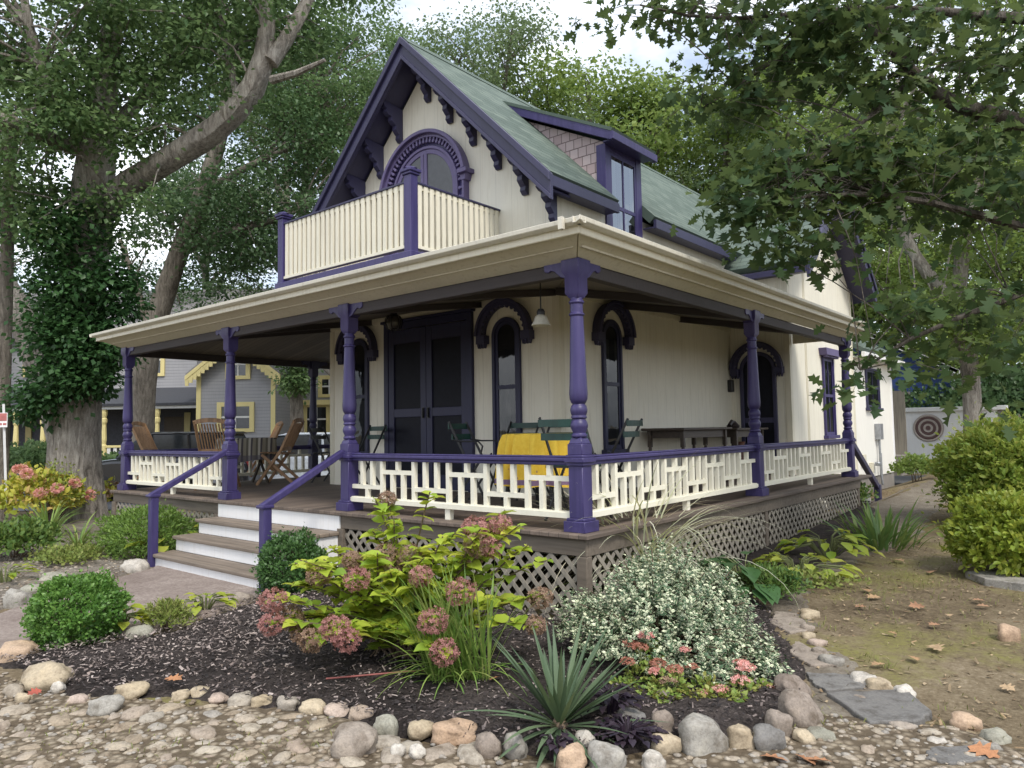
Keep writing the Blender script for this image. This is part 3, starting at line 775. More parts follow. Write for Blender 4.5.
# ceiling joists seen as dark beams
cj = MB()
for x in (-2.2, -3.6, -6.2, -7.4): cj.bar((x,0.06,2.45),(x,2.64,2.86),0.07,0.09)
for y in (2.6, 4.2, 6.3): cj.bar((-0.06,y,2.45),(XR+0.01,y,2.86),0.09,0.10)
for x0, x1 in ((-9.72,0.05),): cj.box(x0,x1,-0.05,0.05,2.37,2.495)
cj.box(-0.05,0.05,0.05,WY0-0.0,2.37,2.495)
cj.box(-9.77,-9.67,0.05,PB-0.2,2.37,2.495)
pieces(cj, 'porch_beam', M['beam'], house, 0.006)
ct = MB(); ct.box(XL,XR+0.0,YF-0.035,YF-0.004,2.82,2.915); ct.box(XR+0.004,XR+0.035,YF-0.035,WY0-0.004,2.82,2.915)
ct.build('wall_moulding', M['cream'], house, bevel=0.008)
ss = MB()                                  # eaves boxed in by sloping soffit boards
yi_, yo_ = -0.045, PY0+0.05
za_, zb_ = 2.515, 2.665
def eave(q): ss.slab(q, 0.02)
xi1, xo1 = 0.045, PX1-0.05; xi0, xo0 = -9.745, PX0+0.05
ss.slab([(xo0,yo_,zb_),(xo1,yo_,zb_),(xi1,yi_,za_),(xi0,yi_,za_)], 0.02)
ss.slab([(xo1,yo_,zb_),(xo1,PY1,zb_),(xi1,PY1,za_),(xi1,yi_,za_)], 0.02)
ss.slab([(xo0,PB,zb_),(xo0,yo_,zb_),(xi0,yi_,za_),(xi0,PB,za_)], 0.02)
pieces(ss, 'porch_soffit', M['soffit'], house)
fa = MB()
def fascia(z0, z1, off, t):
    fa.box(PX0-off,PX1+off,PY0-off,PY0-off+t,z0,z1)
    fa.box(PX1+off-t,PX1+off,PY0-off+t,PY1,z0,z1)
    fa.box(PX0-off,PX0-off+t,PY0-off+t,PB,z0,z1)
fascia(2.625, 2.735, -0.02, 0.03)
fa.box(WX+0.02,PX1-0.06,PY1-0.03,PY1,2.50,2.72)
pieces(fa, 'porch_fascia', M['cream'], house, 0.006)
fm = MB()
fm.bar((xo0+0.20,-0.235,2.578),(xo1-0.17,-0.235,2.578),0.018,0.02); fm.bar((0.205,-0.2,2.578),(0.205,PY1-0.02,2.578),0.018,0.02)
pieces(fm, 'soffit_bead', M['soffit'], house)
fa = MB()
prof = [(0.0,0.02),(0.04,0.02),(0.075,0.04),(0.08,0.08),(0.068,0.08),(0.064,0.05),(0.035,0.032),(0.012,0.032),(0.012,0.08),(0.0,0.08)]
fa.prism(prof, lambda u,v,t: (t, PY0-0.0-u+0.02, 2.672+v), PX0-0.02, PX1+0.06)
fa.prism(prof, lambda u,v,t: (PX1+u-0.02, t, 2.672+v), PY0-0.08, PY1)
fa.prism(prof, lambda u,v,t: (PX0-u+0.02, t, 2.672+v), PY0-0.06, PB)
for px_ in (0.22,): fa.box(px_-0.02,px_+0.03,PY0-0.10,PY0-0.06,2.655,2.765)
fa.build('gutter', M['gutter'], house, bevel=0.004)

# ---- deck, skirt
DY0, DX1_ = -0.20, 0.20
dk = MB(); dk.box(-9.92,DX1_,DY0,YF,-0.045,0.0); dk.build('porch_deck', M['deck'], house, bevel=0.008)
dk = MB(); dk.box(XR+0.001,DX1_,YF+0.001,9.2,-0.045,0.0); dk.build('porch_deck', M['deck'], house, bevel=0.008)
dk = MB(); dk.box(-9.92,XL-0.001,YF+0.001,PB,-0.045,0.0); dk.build('porch_deck', M['deck'], house, bevel=0.008)
rm = MB()
rm.box(-9.88,-6.22,DY0+0.05,DY0+0.09,-0.20,-0.047); rm.box(-3.38,DX1_-0.05,DY0+0.05,DY0+0.09,-0.20,-0.047)
rm.box(DX1_-0.09,DX1_-0.05,DY0+0.09,8.6,-0.20,-0.047); rm.box(-9.88,-9.84,DY0+0.09,PB,-0.20,-0.047)
for x, y in ((DX1_-0.13,DY0+0.05),(-3.40,DY0+0.04),(-6.32,DY0+0.04),(-9.86,DY0+0.04),(DX1_-0.15,8.5),(DX1_-0.15,4.1)): rm.box(x-0.02,x+0.09,y-0.015,y+0.08,-0.9,-0.201)
pieces(rm, 'skirt_board', M['rim'], house, 0.005)
def lattice(u0, u1, z0, z1, fn, pitch=0.155, wd=0.042):
    m = MB(); H = z1-z0
    for s, w0 in ((1,0.0),(-1,0.008)):
        k = u0-H-0.2
        while k < u1+H+0.2:
            pts = []
            if s == 1: a, b_ = (k, z0), (k+H, z1)
            else: a, b_ = (k+H, z0), (k, z1)
            # clip in u
            (ua, za), (ub, zb) = a, b_
            def clip(ua, za, ub, zb):
                t0, t1 = 0.0, 1.0; du = ub-ua
                for lim, sg in ((u0,1),(u1,-1)):
                    d0 = (ua-lim)*sg; d1 = (ub-lim)*sg
                    if d0 < 0 and d1 < 0: return None
                    if d0 < 0: t0 = max(t0, d0/(d0-d1))
                    if d1 < 0: t1 = min(t1, d0/(d0-d1))
                return (t0, t1) if t1-t0 > 0.03 else None
            c = clip(ua, za, ub, zb)
            if c:
                A = (ua+(ub-ua)*c[0], za+(zb-za)*c[0]); B = (ua+(ub-ua)*c[1], za+(zb-za)*c[1])
                hx = wd/2*0.7071; dirv = 1 if s == 1 else -1
                poly = [(A[0]-hx*1,A[1]+hx*dirv),(A[0]+hx*1,A[1]-hx*dirv),(B[0]+hx*1,B[1]-hx*dirv),(B[0]-hx*1,B[1]+hx*dirv)]
                m.prism(poly, fn, w0, w0+0.0075)
            k += pitch
    return m
lattice(-3.30, 0.08, -0.84, -0.20, FRONT(DY0+0.075)).build('lattice_panel', M['lattice'], house)
lattice(-9.80, -6.30, -0.84, -0.20, FRONT(DY0+0.075)).build('lattice_panel', M['lattice'], house)
lattice(-0.05, 4.05, -0.84, -0.20, SIDE(DX1_-0.075)).build('lattice_panel', M['lattice'], house)
lattice(4.2, 8.45, -0.84, -0.20, SIDE(DX1_-0.075)).build('lattice_panel', M['lattice'], house)
fo = MB(); fo.box(XL+0.02,XR-0.02,YF+0.2,RB,-1.0,-0.1); fo.build('foundation', M['foundation'], house)

# ---- posts
def post(x, y, arms, name='porch_post', mat='purple', lean=0):
    m = MB()
    b = lambda h, z0, z1: m.box(-h,h,-h,h,z0,z1)
    b(0.118,0.0,0.10); b(0.098,0.10,0.125); b(0.078,0.125,0.60); b(0.092,0.60,0.63); b(0.108,0.63,0.675); b(0.096,0.675,0.70); b(0.082,0.70,0.80)
    # shouldered square-to-round
    m.lathe([(0.105,0.80),(0.09,0.835),(0.07,0.86)], n=4); m.v[-12:] = [((c*vx-s*vy),(s*vx+c*vy),vz) for vx,vy,vz in m.v[-12:] for c,s in ((math.cos(R(45)),math.sin(R(45))),)]
    prof = [(0.055,0.855),(0.072,0.862),(0.076,0.875),(0.072,0.888),(0.060,0.892),(0.062,0.91),(0.080,0.95),(0.082,0.975),(0.070,1.01),(0.062,1.018),(0.062,1.03),(0.074,1.036),(0.076,1.046),(0.070,1.055),(0.066,1.06),(0.078,1.09),(0.080,1.115),(0.070,1.15),(0.058,1.16),(0.058,1.17),
            (0.066,1.175),(0.082,1.21),(0.086,1.26),(0.083,1.32),(0.076,1.5),(0.066,1.85),(0.062,1.97),(0.060,1.985),(0.072,1.99),(0.074,2.002),(0.070,2.012),(0.060,2.016),(0.060,2.10),(0.072,2.105),(0.074,2.117),(0.068,2.127),(0.058,2.14),(0.056,2.16)]
    m.lathe(prof, n=24)
    h = 0.078
    m.add([(-0.05,-0.05,2.15),(0.05,-0.05,2.15),(0.05,0.05,2.15),(-0.05,0.05,2.15),(-h,-h,2.20),(h,-h,2.20),(h,h,2.20),(-h,h,2.20),(-h,-h,2.36),(h,-h,2.36),(h,h,2.36),(-h,h,2.36),(-0.1,-0.1,2.40),(0.1,-0.1,2.40),(0.1,0.1,2.40),(-0.1,0.1,2.40),(-0.1,-0.1,2.512),(0.1,-0.1,2.512),(0.1,0.1,2.512),(-0.1,0.1,2.512)],
          [(0,3,2,1)]+[(4*k+i,4*k+(i+1)%4,4*k+4+(i+1)%4,4*k+4+i) for k in range(4) for i in range(4)]+[(16,17,18,19)])
    for ax, s in arms:
        poly = [(0.075,2.513),(0.33,2.513),(0.33,2.45),(0.305,2.43),(0.27,2.425),(0.245,2.44),(0.21,2.43),(0.17,2.395),(0.13,2.36),(0.075,2.345)]
        fn = (lambda u,v,t: (s*u,t,v)) if ax == 'x' else (lambda u,v,t: (t,s*u,v))
        m.prism(poly, fn, -0.064, 0.064)
    m.v = [(a+x+lean*c, b_+y, c) for a, b_, c in m.v]
    return m.build(name, M[mat], house, smooth=True, bevel=0.005)
X3, X2, X1 = -3.398, -6.206, -9.698
Y4, Y5 = 4.18, 8.527
post(0, 0, (('x',-1),('y',1)))
post(X3, 0, (('x',-1),('x',1))); post(X2, 0, (('x',-1),('x',1)))
post(X1, 0, (('x',1),('y',1))); post(0, Y4, (('y',1),('y',-1))); post(0, Y5, (('y',-1),))
post(X1, 3.87, (('y',1),('y',-1)), mat='purple_dark'); post(X1, 6.5, (('y',-1),), mat='purple_dark')  # back posts in the darker purple, their shade painted in

# ---- fretwork railings
def railing(p, q, cells, first='B', nbar=(2,1), foot=True, mat='rail'):
    p = Vector((*p,0)); q = Vector((*q,0)); d = (q-p); Ln = d.length; d.normalize(); nrm = Vector((d.y,-d.x,0))
    fn = lambda u, v, w: tuple(p+d*u+nrm*w+Vector((0,0,v)))
    t = MB(); t.prism([(0.075,0.635),(Ln-0.075,0.635),(Ln-0.075,0.672),(0.075,0.672)], fn, -0.055, 0.055)
    t.prism([(0.075,0.60),(Ln-0.075,0.60),(Ln-0.075,0.635),(0.075,0.635)], fn, -0.035, 0.035)
    t.prism([(0.075,0.672),(Ln-0.075,0.672),(Ln-0.075,0.69),(0.075,0.69)], fn, -0.04, 0.04)
    T_ = t.build('railing', M['purple'], house, bevel=0.012, seg=2)
    f = MB(); ua, ub = 0.08, Ln-0.08
    f.prism([(ua-0.02,0.115),(ub+0.02,0.115),(ub+0.02,0.165),(ua-0.02,0.165)], fn, -0.05, 0.05)
    f.prism([(ua,0.165),(ub,0.165),(ub,0.175),(ua,0.175)], fn, -0.035, 0.035)
    cw = (ub-ua)/cells; bw = 0.048
    V_ = lambda u, z0, z1, ww=0.0: f.prism([(u-bw/2,z0),(u+bw/2,z0),(u+bw/2,z1),(u-bw/2,z1)], fn, -0.024+ww, 0.024-ww)
    H_ = lambda u0, u1, z: f.prism([(u0,z-bw/2),(u1,z-bw/2),(u1,z+bw/2),(u0,z+bw/2)], fn, -0.021, 0.021)
    for k in range(cells):
        u0 = ua+cw*k; u1 = u0+cw
        if k: V_(u0, 0.175, 0.60)
        kind = 'AB'[(k+(first == 'B'))%2]
        e0 = u0+(bw/2 if k else 0); e1 = u1-(bw/2 if k < cells-1 else 0)
        many, few = nbar
        if kind == 'A':
            z = 0.475; H_(e0,e1,z)
            for i in range(many): V_(u0+cw*(i+1)/(many+1), 0.175, z-bw/2)
            for i in range(few): V_(u0+cw*(i+1)/(few+1), z+bw/2, 0.60)
        else:
            z = 0.295; H_(e0,e1,z)
            for i in range(many): V_(u0+cw*(i+1)/(many+1), z+bw/2, 0.60)
            for i in range(few): V_(u0+cw*(i+1)/(few+1), 0.175, z-bw/2)
    if foot: f.prism([(Ln*0.5-0.035,0.0),(Ln*0.5+0.035,0.0),(Ln*0.5+0.035,0.115),(Ln*0.5-0.035,0.115)], fn, -0.03, 0.03)
    f.build('fret_panel', M[mat], T_)
railing((X3,0), (0,0), 6, 'B'); railing((X1,0), (X2,0), 7, 'B')
railing((0,0), (0,Y4), 8, 'B', (2,1)); railing((0,Y4), (0,Y5), 8, 'B', (2,1))
railing((X1,3.87), (X1,0), 7, 'A', (2,1)); railing((X1,6.5), (X1,3.87), 5, 'A', (2,1))

# ---- front steps and handrails
st = MB(); SX0, SX1 = -6.2, -3.4
tz = [0.0, -0.235, -0.43, -0.625, -0.83]; ty = [-0.17, -0.47, -0.79, -1.10]
steps = None
for k in range(4):
    y = ty[k]
    r_ = MB(); r_.box(SX0+(0.021 if k else -0.015),SX1-(0.021 if k else -0.02),y,y+0.025,tz[k+1]-(0 if k < 3 else 0.03),tz[k]-0.05)
    if k == 0: pass
    o = r_.build('riser', M['white'], house, bevel=0.003)
    if k:
        t_ = MB(); t_.box(SX0-0.03,SX1+0.03,y-0.035,ty[k-1]-0.002,tz[k]-0.047,tz[k]); t_.build('tread', M['tread'], house, bevel=0.012, seg=2)
sg = MB()
for x in (SX0+0.0, SX1-0.02):
    sg.prism([(-0.14,-0.06),(-0.14,-0.84),(-1.09,-0.84),(-1.09,-0.68),(-0.765,-0.68),(-0.765,-0.48),(-0.445,-0.48),(-0.445,-0.285),(-0.166,-0.285),(-0.166,-0.06)], lambda u,v,t: (t,u,v), x, x+0.02)
pieces(sg, 'step_stringer', M['white'], house, 0)
def handrail(x, y0, z0, y1, z1, zb, name='handrail'):
    m = MB()
    m.bar((x,y0,z0),(x,y1,z1),0.085,0.075); 
    m.box(x-0.055,x+0.055,min(y1,y1+0.1)-0.0,max(y1,y1+0.1)+0.0,zb,z1+0.0)
    m.box(x-0.07,x+0.07,y1-0.03,y1+0.12,z1-0.01,z1+0.028)
    m.build(name, M['purple'], house, bevel=0.012, seg=2)
handrail(-6.16, -0.07, 0.70, -1.16, 0.13, -0.82); handrail(-3.44, -0.07, 0.70, -1.16, 0.13, -0.82)
# back steps at the end of the side porch
m = MB(); m.bar((0.02,Y5+0.08,0.62),(0.02,Y5+1.75,-0.30),0.09,0.11); m.box(-0.04,0.08,Y5+1.72,Y5+1.84,-0.75,-0.26); m.build('handrail', M['purple_dark'], house, bevel=0.01)
for k in range(3):
    t_ = MB(); t_.box(-0.9,0.0,9.2+k*0.3,9.52+k*0.3,-0.22-k*0.18,-0.175-k*0.18); t_.build('tread', M['tread'], house, bevel=0.008)
    t_ = MB(); t_.box(-0.9,0.0,9.5+k*0.3,9.52+k*0.3,-0.40-k*0.18,-0.222-k*0.18); t_.build('riser', M['white'], house)

# ---- balcony on the porch roof
BX0, BX1, BY = -6.20, -3.23, 0.88
bl = MB(); bl.box(BX0-0.1,BX1+0.1,BY-0.1,YF-0.004,3.19,3.30); bl.box(BX0-0.05,BX1+0.05,BY-0.05,YF-0.004,2.96,3.19); balc = bl.build('balcony', M['purple'], house, bevel=0.01)
def bpost(x, y):
    m = MB(); m.box(x-0.068,x+0.068,y-0.068,y+0.068,3.30,4.33); m.box(x-0.088,x+0.088,y-0.088,y+0.088,4.33,4.365); m.box(x-0.105,x+0.105,y-0.105,y+0.105,4.365,4.41)
    m.lathe([(0.135,4.41),(0.02,4.46)], (x,y,0), 4)
    m.build('balcony_post', M['purple'], balc, bevel=0.008)
bpost(BX1, BY); bpost(BX0, BY)
def bal(p, q, n):
    p = Vector((*p,0)); q = Vector((*q,0)); d = q-p; Ln = d.length; d.normalize(); nrm = Vector((d.y,-d.x,0))
    fn = lambda u, v, w: tuple(p+d*u+nrm*w+Vector((0,0,v)))
    t = MB(); t.prism([(0.06,4.23),(Ln,4.23),(Ln,4.26),(0.06,4.26)], fn, -0.05, 0.05); t.build('balcony_rail', M['purple_dark'], balc, bevel=0.005)
    b = MB(); b.prism([(0.07,3.36),(Ln-0.0,3.36),(Ln-0.0,3.40),(0.07,3.40)], fn, -0.045, 0.045)
    b.prism([(0.07,4.17),(Ln,4.17),(Ln,4.229),(0.07,4.229)], fn, -0.018, 0.018)
    b.prism([(0.07,3.62),(Ln,3.62),(Ln,3.66),(0.07,3.66)], fn, -0.055, -0.034)
    for i in range(n):
        u = 0.13+(Ln-0.2)*i/(n-1)
        j = random.uniform(-0.006,0.006)
        b.prism([(u-0.034+j,3.40),(u+0.034+j,3.40),(u+0.034,4.228),(u-0.034,4.228)], fn, 0.019, 0.037)
        b.prism([(u-0.016,3.40),(u+0.016,3.40),(u+0.016,4.17),(u-0.016,4.17)], fn, -0.033, 0.0185)
    b.build('baluster_panel', M['baluster'], balc)
bal((BX0,BY), (BX1-0.068,BY), 24); bal((BX1,BY), (BX1,YF-0.005), 15); bal((BX0,YF-0.005), (BX0,BY), 15)

# ---- low rear addition with its own green roof
ad_ = MB(); ax = -1.02
ad_.box(-4.0, ax, WY1+0.01, 16.55, -0.36, 2.62); ad_.build('wall', M['white2'], house)
a2 = MB(); a2.box(-4.0, ax-0.03, WY1+0.02, 16.5, -0.95, -0.361); a2.build('foundation', M['foundation'], house)
a3 = MB(); a3.slab([(-0.72,WY1+0.02,2.72),(-0.72,16.8,2.72),(-3.2,16.8,4.3),(-3.2,WY1+0.02,4.3)], 0.1); a3.build('roof', M['roof'], house)
a4 = MB(); a4.box(-0.78,-0.70,WY1+0.016,16.8,2.52,2.64); a4.box(ax-0.004,-0.78,WY1+0.03,16.7,2.52,2.55); a4.box(ax-0.1,ax+0.015,WY1+0.012,WY1+0.14,-0.36,2.52); a4.box(ax-0.1,ax+0.015,16.42,16.565,-0.36,2.52)
a4.build('eave_trim', M['white'], house, bevel=0.006)
window('window', SIDE(ax), 14.5, 1.35, 2.35, 0.62, arch=False, mat='purple_dark', vm=True)
# utilities on the addition wall
mt = MB(); mt.box(ax+0.002,ax+0.14,14.55,14.85,0.55,0.95); mt.tube([(ax+0.07,14.7,0.55),(ax+0.07,14.7,-0.3),(ax+0.1,14.7,-0.6)],0.03,8); mt.tube([(ax+0.05,14.9,0.2),(ax+0.05,14.9,-0.5)],0.02,6)
mt.lathe([(0.07,0),(0.07,0.08),(0.05,0.1)], (ax+0.09,14.35,-0.1), 10)
mt.build('electric_meter', M['metal'], house, bevel=0.008)
mt = MB(); mt.box(ax+0.002,ax+0.09,13.15,13.35,0.0,0.22); mt.box(ax+0.002,ax+0.08,13.9,14.05,-0.25,0.0); mt.build('utility_box', M['cream'], house, bevel=0.006)
# small wall sconce, ceiling lamp, pendant
sc_ = MB(); sc_.box(XR+0.001,XR+0.10,8.25,8.36,1.62,1.86); sc_.build('wall_lamp', M['black'], house, bevel=0.012)

def blob_lamp():
    t = thing('porch_light', 'round dark caged ceiling light above the screen doors', 'lamp', (-4.82,1.95,2.78))
    m = MB(); m.lathe([(0.05,0.0),(0.06,-0.02),(0.03,-0.04)], (-4.82,1.95,2.80), 12); m.build('lamp_base', M['black'], t, smooth=True)
    m = MB(); m.lathe([(0.02,-0.27),(0.09,-0.25),(0.125,-0.18),(0.125,-0.11),(0.09,-0.05),(0.03,-0.03)], (-4.82,1.95,2.80), 14); m.build('globe', simple('smoky_globe', (0.05,0.045,0.04), 0.2), t, smooth=True)
    m = MB()
    for k in range(6):
        a = k*math.pi/3; c, s = math.cos(a), math.sin(a)
        m.tube([(-4.82+c*r, 1.95+s*r, 2.80+z) for r, z in ((0.03,-0.03),(0.10,-0.05),(0.135,-0.11),(0.135,-0.18),(0.10,-0.26),(0.02,-0.285))], 0.008, 5)
    m.build('cage', M['black'], t)
blob_lamp()
p = atY(541, 322, 0.55)
t = thing('pendant_lamp', 'small white glass pendant lamp hanging near the porch corner', 'lamp', (p.x,p.y,p.z))
m = MB(); m.tube([(p.x,p.y,2.58),(p.x,p.y,p.z+0.11)], 0.008, 6); m.build('rod', M['black'], t)
m = MB(); m.lathe([(0.03,0.14),(0.045,0.11),(0.04,0.07)], tuple(p), 12); m.build('cap', M['black'], t, smooth=True)
m = MB(); m.lathe([(0.035,0.08),(0.06,0.06),(0.075,0.03),(0.085,0.0),(0.105,-0.035),(0.10,-0.04),(0.07,0.0)], tuple(p), 16, cap=False); m.build('shade', M['lampglass'], t, smooth=True)
# ================================================================== ground
def pin(px, py, poly):
    c = np.zeros(px.shape, bool); n = len(poly); j = n-1
    for i in range(n):
        xi, yi = poly[i]; xj, yj = poly[j]
        c ^= ((yi > py) != (yj > py)) & (px < (xj-xi)*(py-yi)/((yj-yi) or 1e-9)+xi); j = i
    return c
def pdist(px, py, poly):
    d = np.full(px.shape, 1e9); n = len(poly)
    for i in range(n):
        ax, ay = poly[i]; bx, by = poly[(i+1)%n]
        dx, dy = bx-ax, by-ay; t = np.clip(((px-ax)*dx+(py-ay)*dy)/max(1e-9, dx*dx+dy*dy), 0, 1)
        d = np.minimum(d, np.hypot(px-ax-t*dx, py-ay-t*dy))
    return np.where(pin(px, py, poly), d, -d)
def gzv(x, y):
    k = np.clip((x+1.2)/1.4, 0, 1); return -0.80+0.03*np.clip(y, 0, 26)*k
def fbm(x, y, s, seed=0):
    v = np.zeros_like(x)
    r = np.random.default_rng(100+seed)
    for o in range(14):
        f = s*(1.0+o*0.55); a = r.uniform(0, 6.28); ph = r.uniform(0, 6.28)
        v += np.sin((x*np.cos(a)+y*np.sin(a))*f+ph+1.3*np.sin((x*np.sin(a)-y*np.cos(a))*f*0.6+ph))/(1+o*0.5)
    return v/4
def sheet(name, poly, mat, h, res, rough=0.01, slope=0.35, edge=0.08, seed=0):
    P = np.array(poly); x0, y0 = P.min(0)-0.3; x1, y1 = P.max(0)+0.3
    nx, ny = int((x1-x0)/res)+1, int((y1-y0)/res)+1
    X, Y = np.meshgrid(np.linspace(x0, x1, nx), np.linspace(y0, y1, ny))
    d = pdist(X, Y, poly)+fbm(X, Y, 4, seed)*edge
    Z = gzv(X, Y)+np.clip(d*slope, -0.06, h)+np.where(d > 0, fbm(X, Y, 9, seed+1)*rough+fbm(X, Y, 31, seed+2)*rough*0.5, 0)
    keep = d > -0.22
    idx = np.arange(nx*ny).reshape(ny, nx)
    q = np.stack([idx[:-1,:-1], idx[:-1,1:], idx[1:,1:], idx[1:,:-1]], -1)
    kk = keep[:-1,:-1]&keep[:-1,1:]&keep[1:,1:]&keep[1:,:-1]
    q = q[kk]; used = np.unique(q); mp = np.full(nx*ny, -1); mp[used] = np.arange(len(used))
    co = np.stack([X, Y, Z], -1).reshape(-1, 3)[used]
    me = bpy.data.meshes.new(name); me.from_pydata(co.tolist(), [], mp[q].tolist())
    me.polygons.foreach_set('use_smooth', [True]*len(me.polygons)); me.materials.append(mat)
    o = bpy.data.objects.new(name, me); C.objects.link(o); o['kind'] = 'structure'
    return o
G2 = lambda *pts: [tuple(atG(*p)[:2]) for p in pts]

EM = dict(
    ground=earth('mossy_dirt', [(0.075,0.055,0.035),(0.14,0.108,0.068),(0.20,0.16,0.105),(0.30,0.25,0.18)], 1.0, 30, moss=(0.18,0.17,0.055)),
    path=earth('packed_path_dirt', [(0.085,0.070,0.055),(0.15,0.127,0.10),(0.20,0.175,0.14),(0.28,0.25,0.21)], 1.6, 36),
    mulch=earth('dark_mulch', [(0.016,0.013,0.012),(0.034,0.028,0.026),(0.065,0.054,0.050),(0.13,0.11,0.10)], 3.0, 55, bk=1.0),
    gravel=earth('sandy_gravel', [(0.135,0.105,0.072),(0.235,0.19,0.135),(0.31,0.26,0.195),(0.42,0.37,0.29)], 2.0, 38, vor=19, bk=0.8, bd=0.02),
    bed=earth('pale_bed_soil', [(0.07,0.06,0.05),(0.14,0.12,0.10),(0.22,0.195,0.165),(0.34,0.31,0.27)], 2.0, 42),
    walk=earth('worn_brown_concrete', [(0.15,0.115,0.10),(0.22,0.18,0.16),(0.28,0.235,0.21),(0.42,0.37,0.335)], 2.2, 34, bk=0.5),
    street=earth('grey_asphalt', [(0.10,0.10,0.105),(0.13,0.13,0.135),(0.15,0.15,0.155),(0.19,0.19,0.195)], 1.0, 60, bk=0.2),
)
# base ground
def ground_sheet():
    xs = np.concatenate([[-600,-200,-80,-40,-25], np.arange(-18, 14, 0.16), [14,20,40,100,300,600]])
    ys = np.concatenate([[-300,-100,-40,-20,-12], np.arange(-9, 24, 0.16), [24,27,32,45,80,200,600]])
    X, Y = np.meshgrid(xs, ys); near = (np.abs(X) < 18)&(Y < 24)&(Y > -9)
    Z = gzv(X, Y)+np.where(near, fbm(X, Y, 2.2, 5)*0.018+fbm(X, Y, 9, 6)*0.006, 0)
    under = (X < 0.1)&(X > -9.8)&(Y > -0.1)&(Y < 13); Z = np.where(under, -0.84, Z)
    ny, nx = X.shape; idx = np.arange(nx*ny).reshape(ny, nx)
    q = np.stack([idx[:-1,:-1], idx[:-1,1:], idx[1:,1:], idx[1:,:-1]], -1).reshape(-1, 4)
    me = bpy.data.meshes.new('ground'); me.from_pydata(np.stack([X,Y,Z],-1).reshape(-1,3).tolist(), [], q.tolist())
    me.polygons.foreach_set('use_smooth', [True]*len(me.polygons)); me.materials.append(EM['ground'])
    o = bpy.data.objects.new('ground', me); C.objects.link(o); o['kind'] = 'structure'
ground_sheet()
MULCH = G2((-10,662),(40,690),(100,705),(160,698),(250,707),(330,716),(400,737),(480,752),(560,763),(640,756),(700,742),(770,732),(812,712),(806,670),(780,625),(752,592),(792,576),(845,552),(880,535))+[(0.35,8.6),(0.08,8.6),(0.08,-0.12),(-3.3,-0.12),(-3.3,-1.15)]+G2((252,603),(215,616),(165,634),(110,643),(50,652))
WALK = [(-6.3,-1.0),(-3.35,-1.0),(-3.3,-1.3)]+G2((225,612),(165,630),(110,640),(50,650),(15,655),(-40,668),(-200,720))+[(-5.2,-5.5)]+G2((-60,640),(0,615),(45,596),(105,582),(150,570))
LBED = G2((152,568),(105,580),(45,593),(0,611),(-60,636))+[(-6.5,-4.6),(-11,-4.5),(-14.5,-1.5),(-14.5,1.5),(-10.2,2.5),(-10.0,0.0),(-6.3,0.0),(-6.3,-1.0)]
DPATH = G2((812,712),(880,722),(905,705),(868,672),(835,640),(806,606),(815,585),(860,560),(915,538),(935,515))+[(1.4,14),(0.3,14),(0.3,8.8)]+G2((880,535),(845,552),(792,576),(752,592),(780,625),(806,670))
GRAV = [(-9,-6.5),(-5.1,-5.6)]+G2((-200,725),(-40,672),(-10,664),(40,690),(160,698),(250,707),(330,716),(400,737),(480,752),(560,763),(640,756),(700,742),(770,732),(812,712),(870,722),(940,728),(1000,745),(1060,775))+[(4.6,-1.5),(5.5,-3),(5.5,-9.5),(-9,-9.5)]
sheet('garden_bed', LBED, EM['bed'], 0.03, 0.08, 0.012)
sheet('dirt_path', DPATH, EM['path'], 0.008, 0.07, 0.006, slope=0.1)
sheet('gravel_strip', GRAV, EM['gravel'], 0.016, 0.05, 0.010, slope=0.2, edge=0.1, seed=3)
sheet('garden_walk', WALK, EM['walk'], 0.03, 0.05, 0.003, slope=0.6, edge=0.03, seed=7)
sheet('mulch_bed', MULCH, EM['mulch'], 0.065, 0.045, 0.016, slope=0.28, edge=0.06, seed=9)
rh = Vector((math.cos(YAW), math.sin(YAW), 0)); fh = Vector((-math.sin(YAW), math.cos(YAW), 0))
def FR(u, D, z): p = CAM+rh*u+fh*D; return (p.x, p.y, z)
sm = MB(); sm.add([FR(-60,17.5,-0.785),FR(14,17.5,-0.785),FR(14,24.5,-0.785),FR(-60,24.5,-0.785)], [(0,1,2,3)]); structure(sm.build('street', EM['street']))

# scattered mulch chips, pebbles (nobody could count them)
def inpoly(poly, n, filt=None):
    P = np.array(poly); lo, hi = P.min(0), P.max(0); out = []
    while sum(len(o) for o in out) < n:
        q = rng.uniform(lo, hi, (n*3, 2)); k = pdist(q[:,0], q[:,1], poly) > 0.03
        if filt is not None: k &= filt(q)
        out.append(q[k])
    return np.concatenate(out)[:n]
def mz(q): return gzv(q[:,0], q[:,1])
q = inpoly(MULCH, 15000, lambda q: q[:,1] < 1.2)
z = mz(q)+0.072+rng.normal(0,0.006,len(q))
o = scatter('mulch_chips', stone('bark_chip', [(0.012,0.010,0.010),(0.03,0.024,0.024),(0.07,0.055,0.052),(0.28,0.23,0.215)], True, 0.9), np.c_[q, z], np.c_[rng.normal(size=(len(q),2)), rng.normal(0,0.25,len(q))], np.tile([0,0,1.],(len(q),1))+rng.normal(0,0.35,(len(q),3)), np.c_[rng.uniform(0.006,0.016,len(q)), rng.uniform(0.014,0.042,len(q)), np.full(len(q),0.01)], T_CHIP)
tag(o, 'loose dark bark chips covering the mulch bed', None, None, 'stuff')
q = inpoly(MULCH, 9000, lambda q: (q[:,1] < 0.2)&(q[:,0] < 0.6))
w_ = np.clip(1.15-(q[:,0]+3.2)/3.3+fbm(q[:,0],q[:,1],2.5,4)*0.6, 0.12, 1); q = q[rng.random(len(q)) < w_]
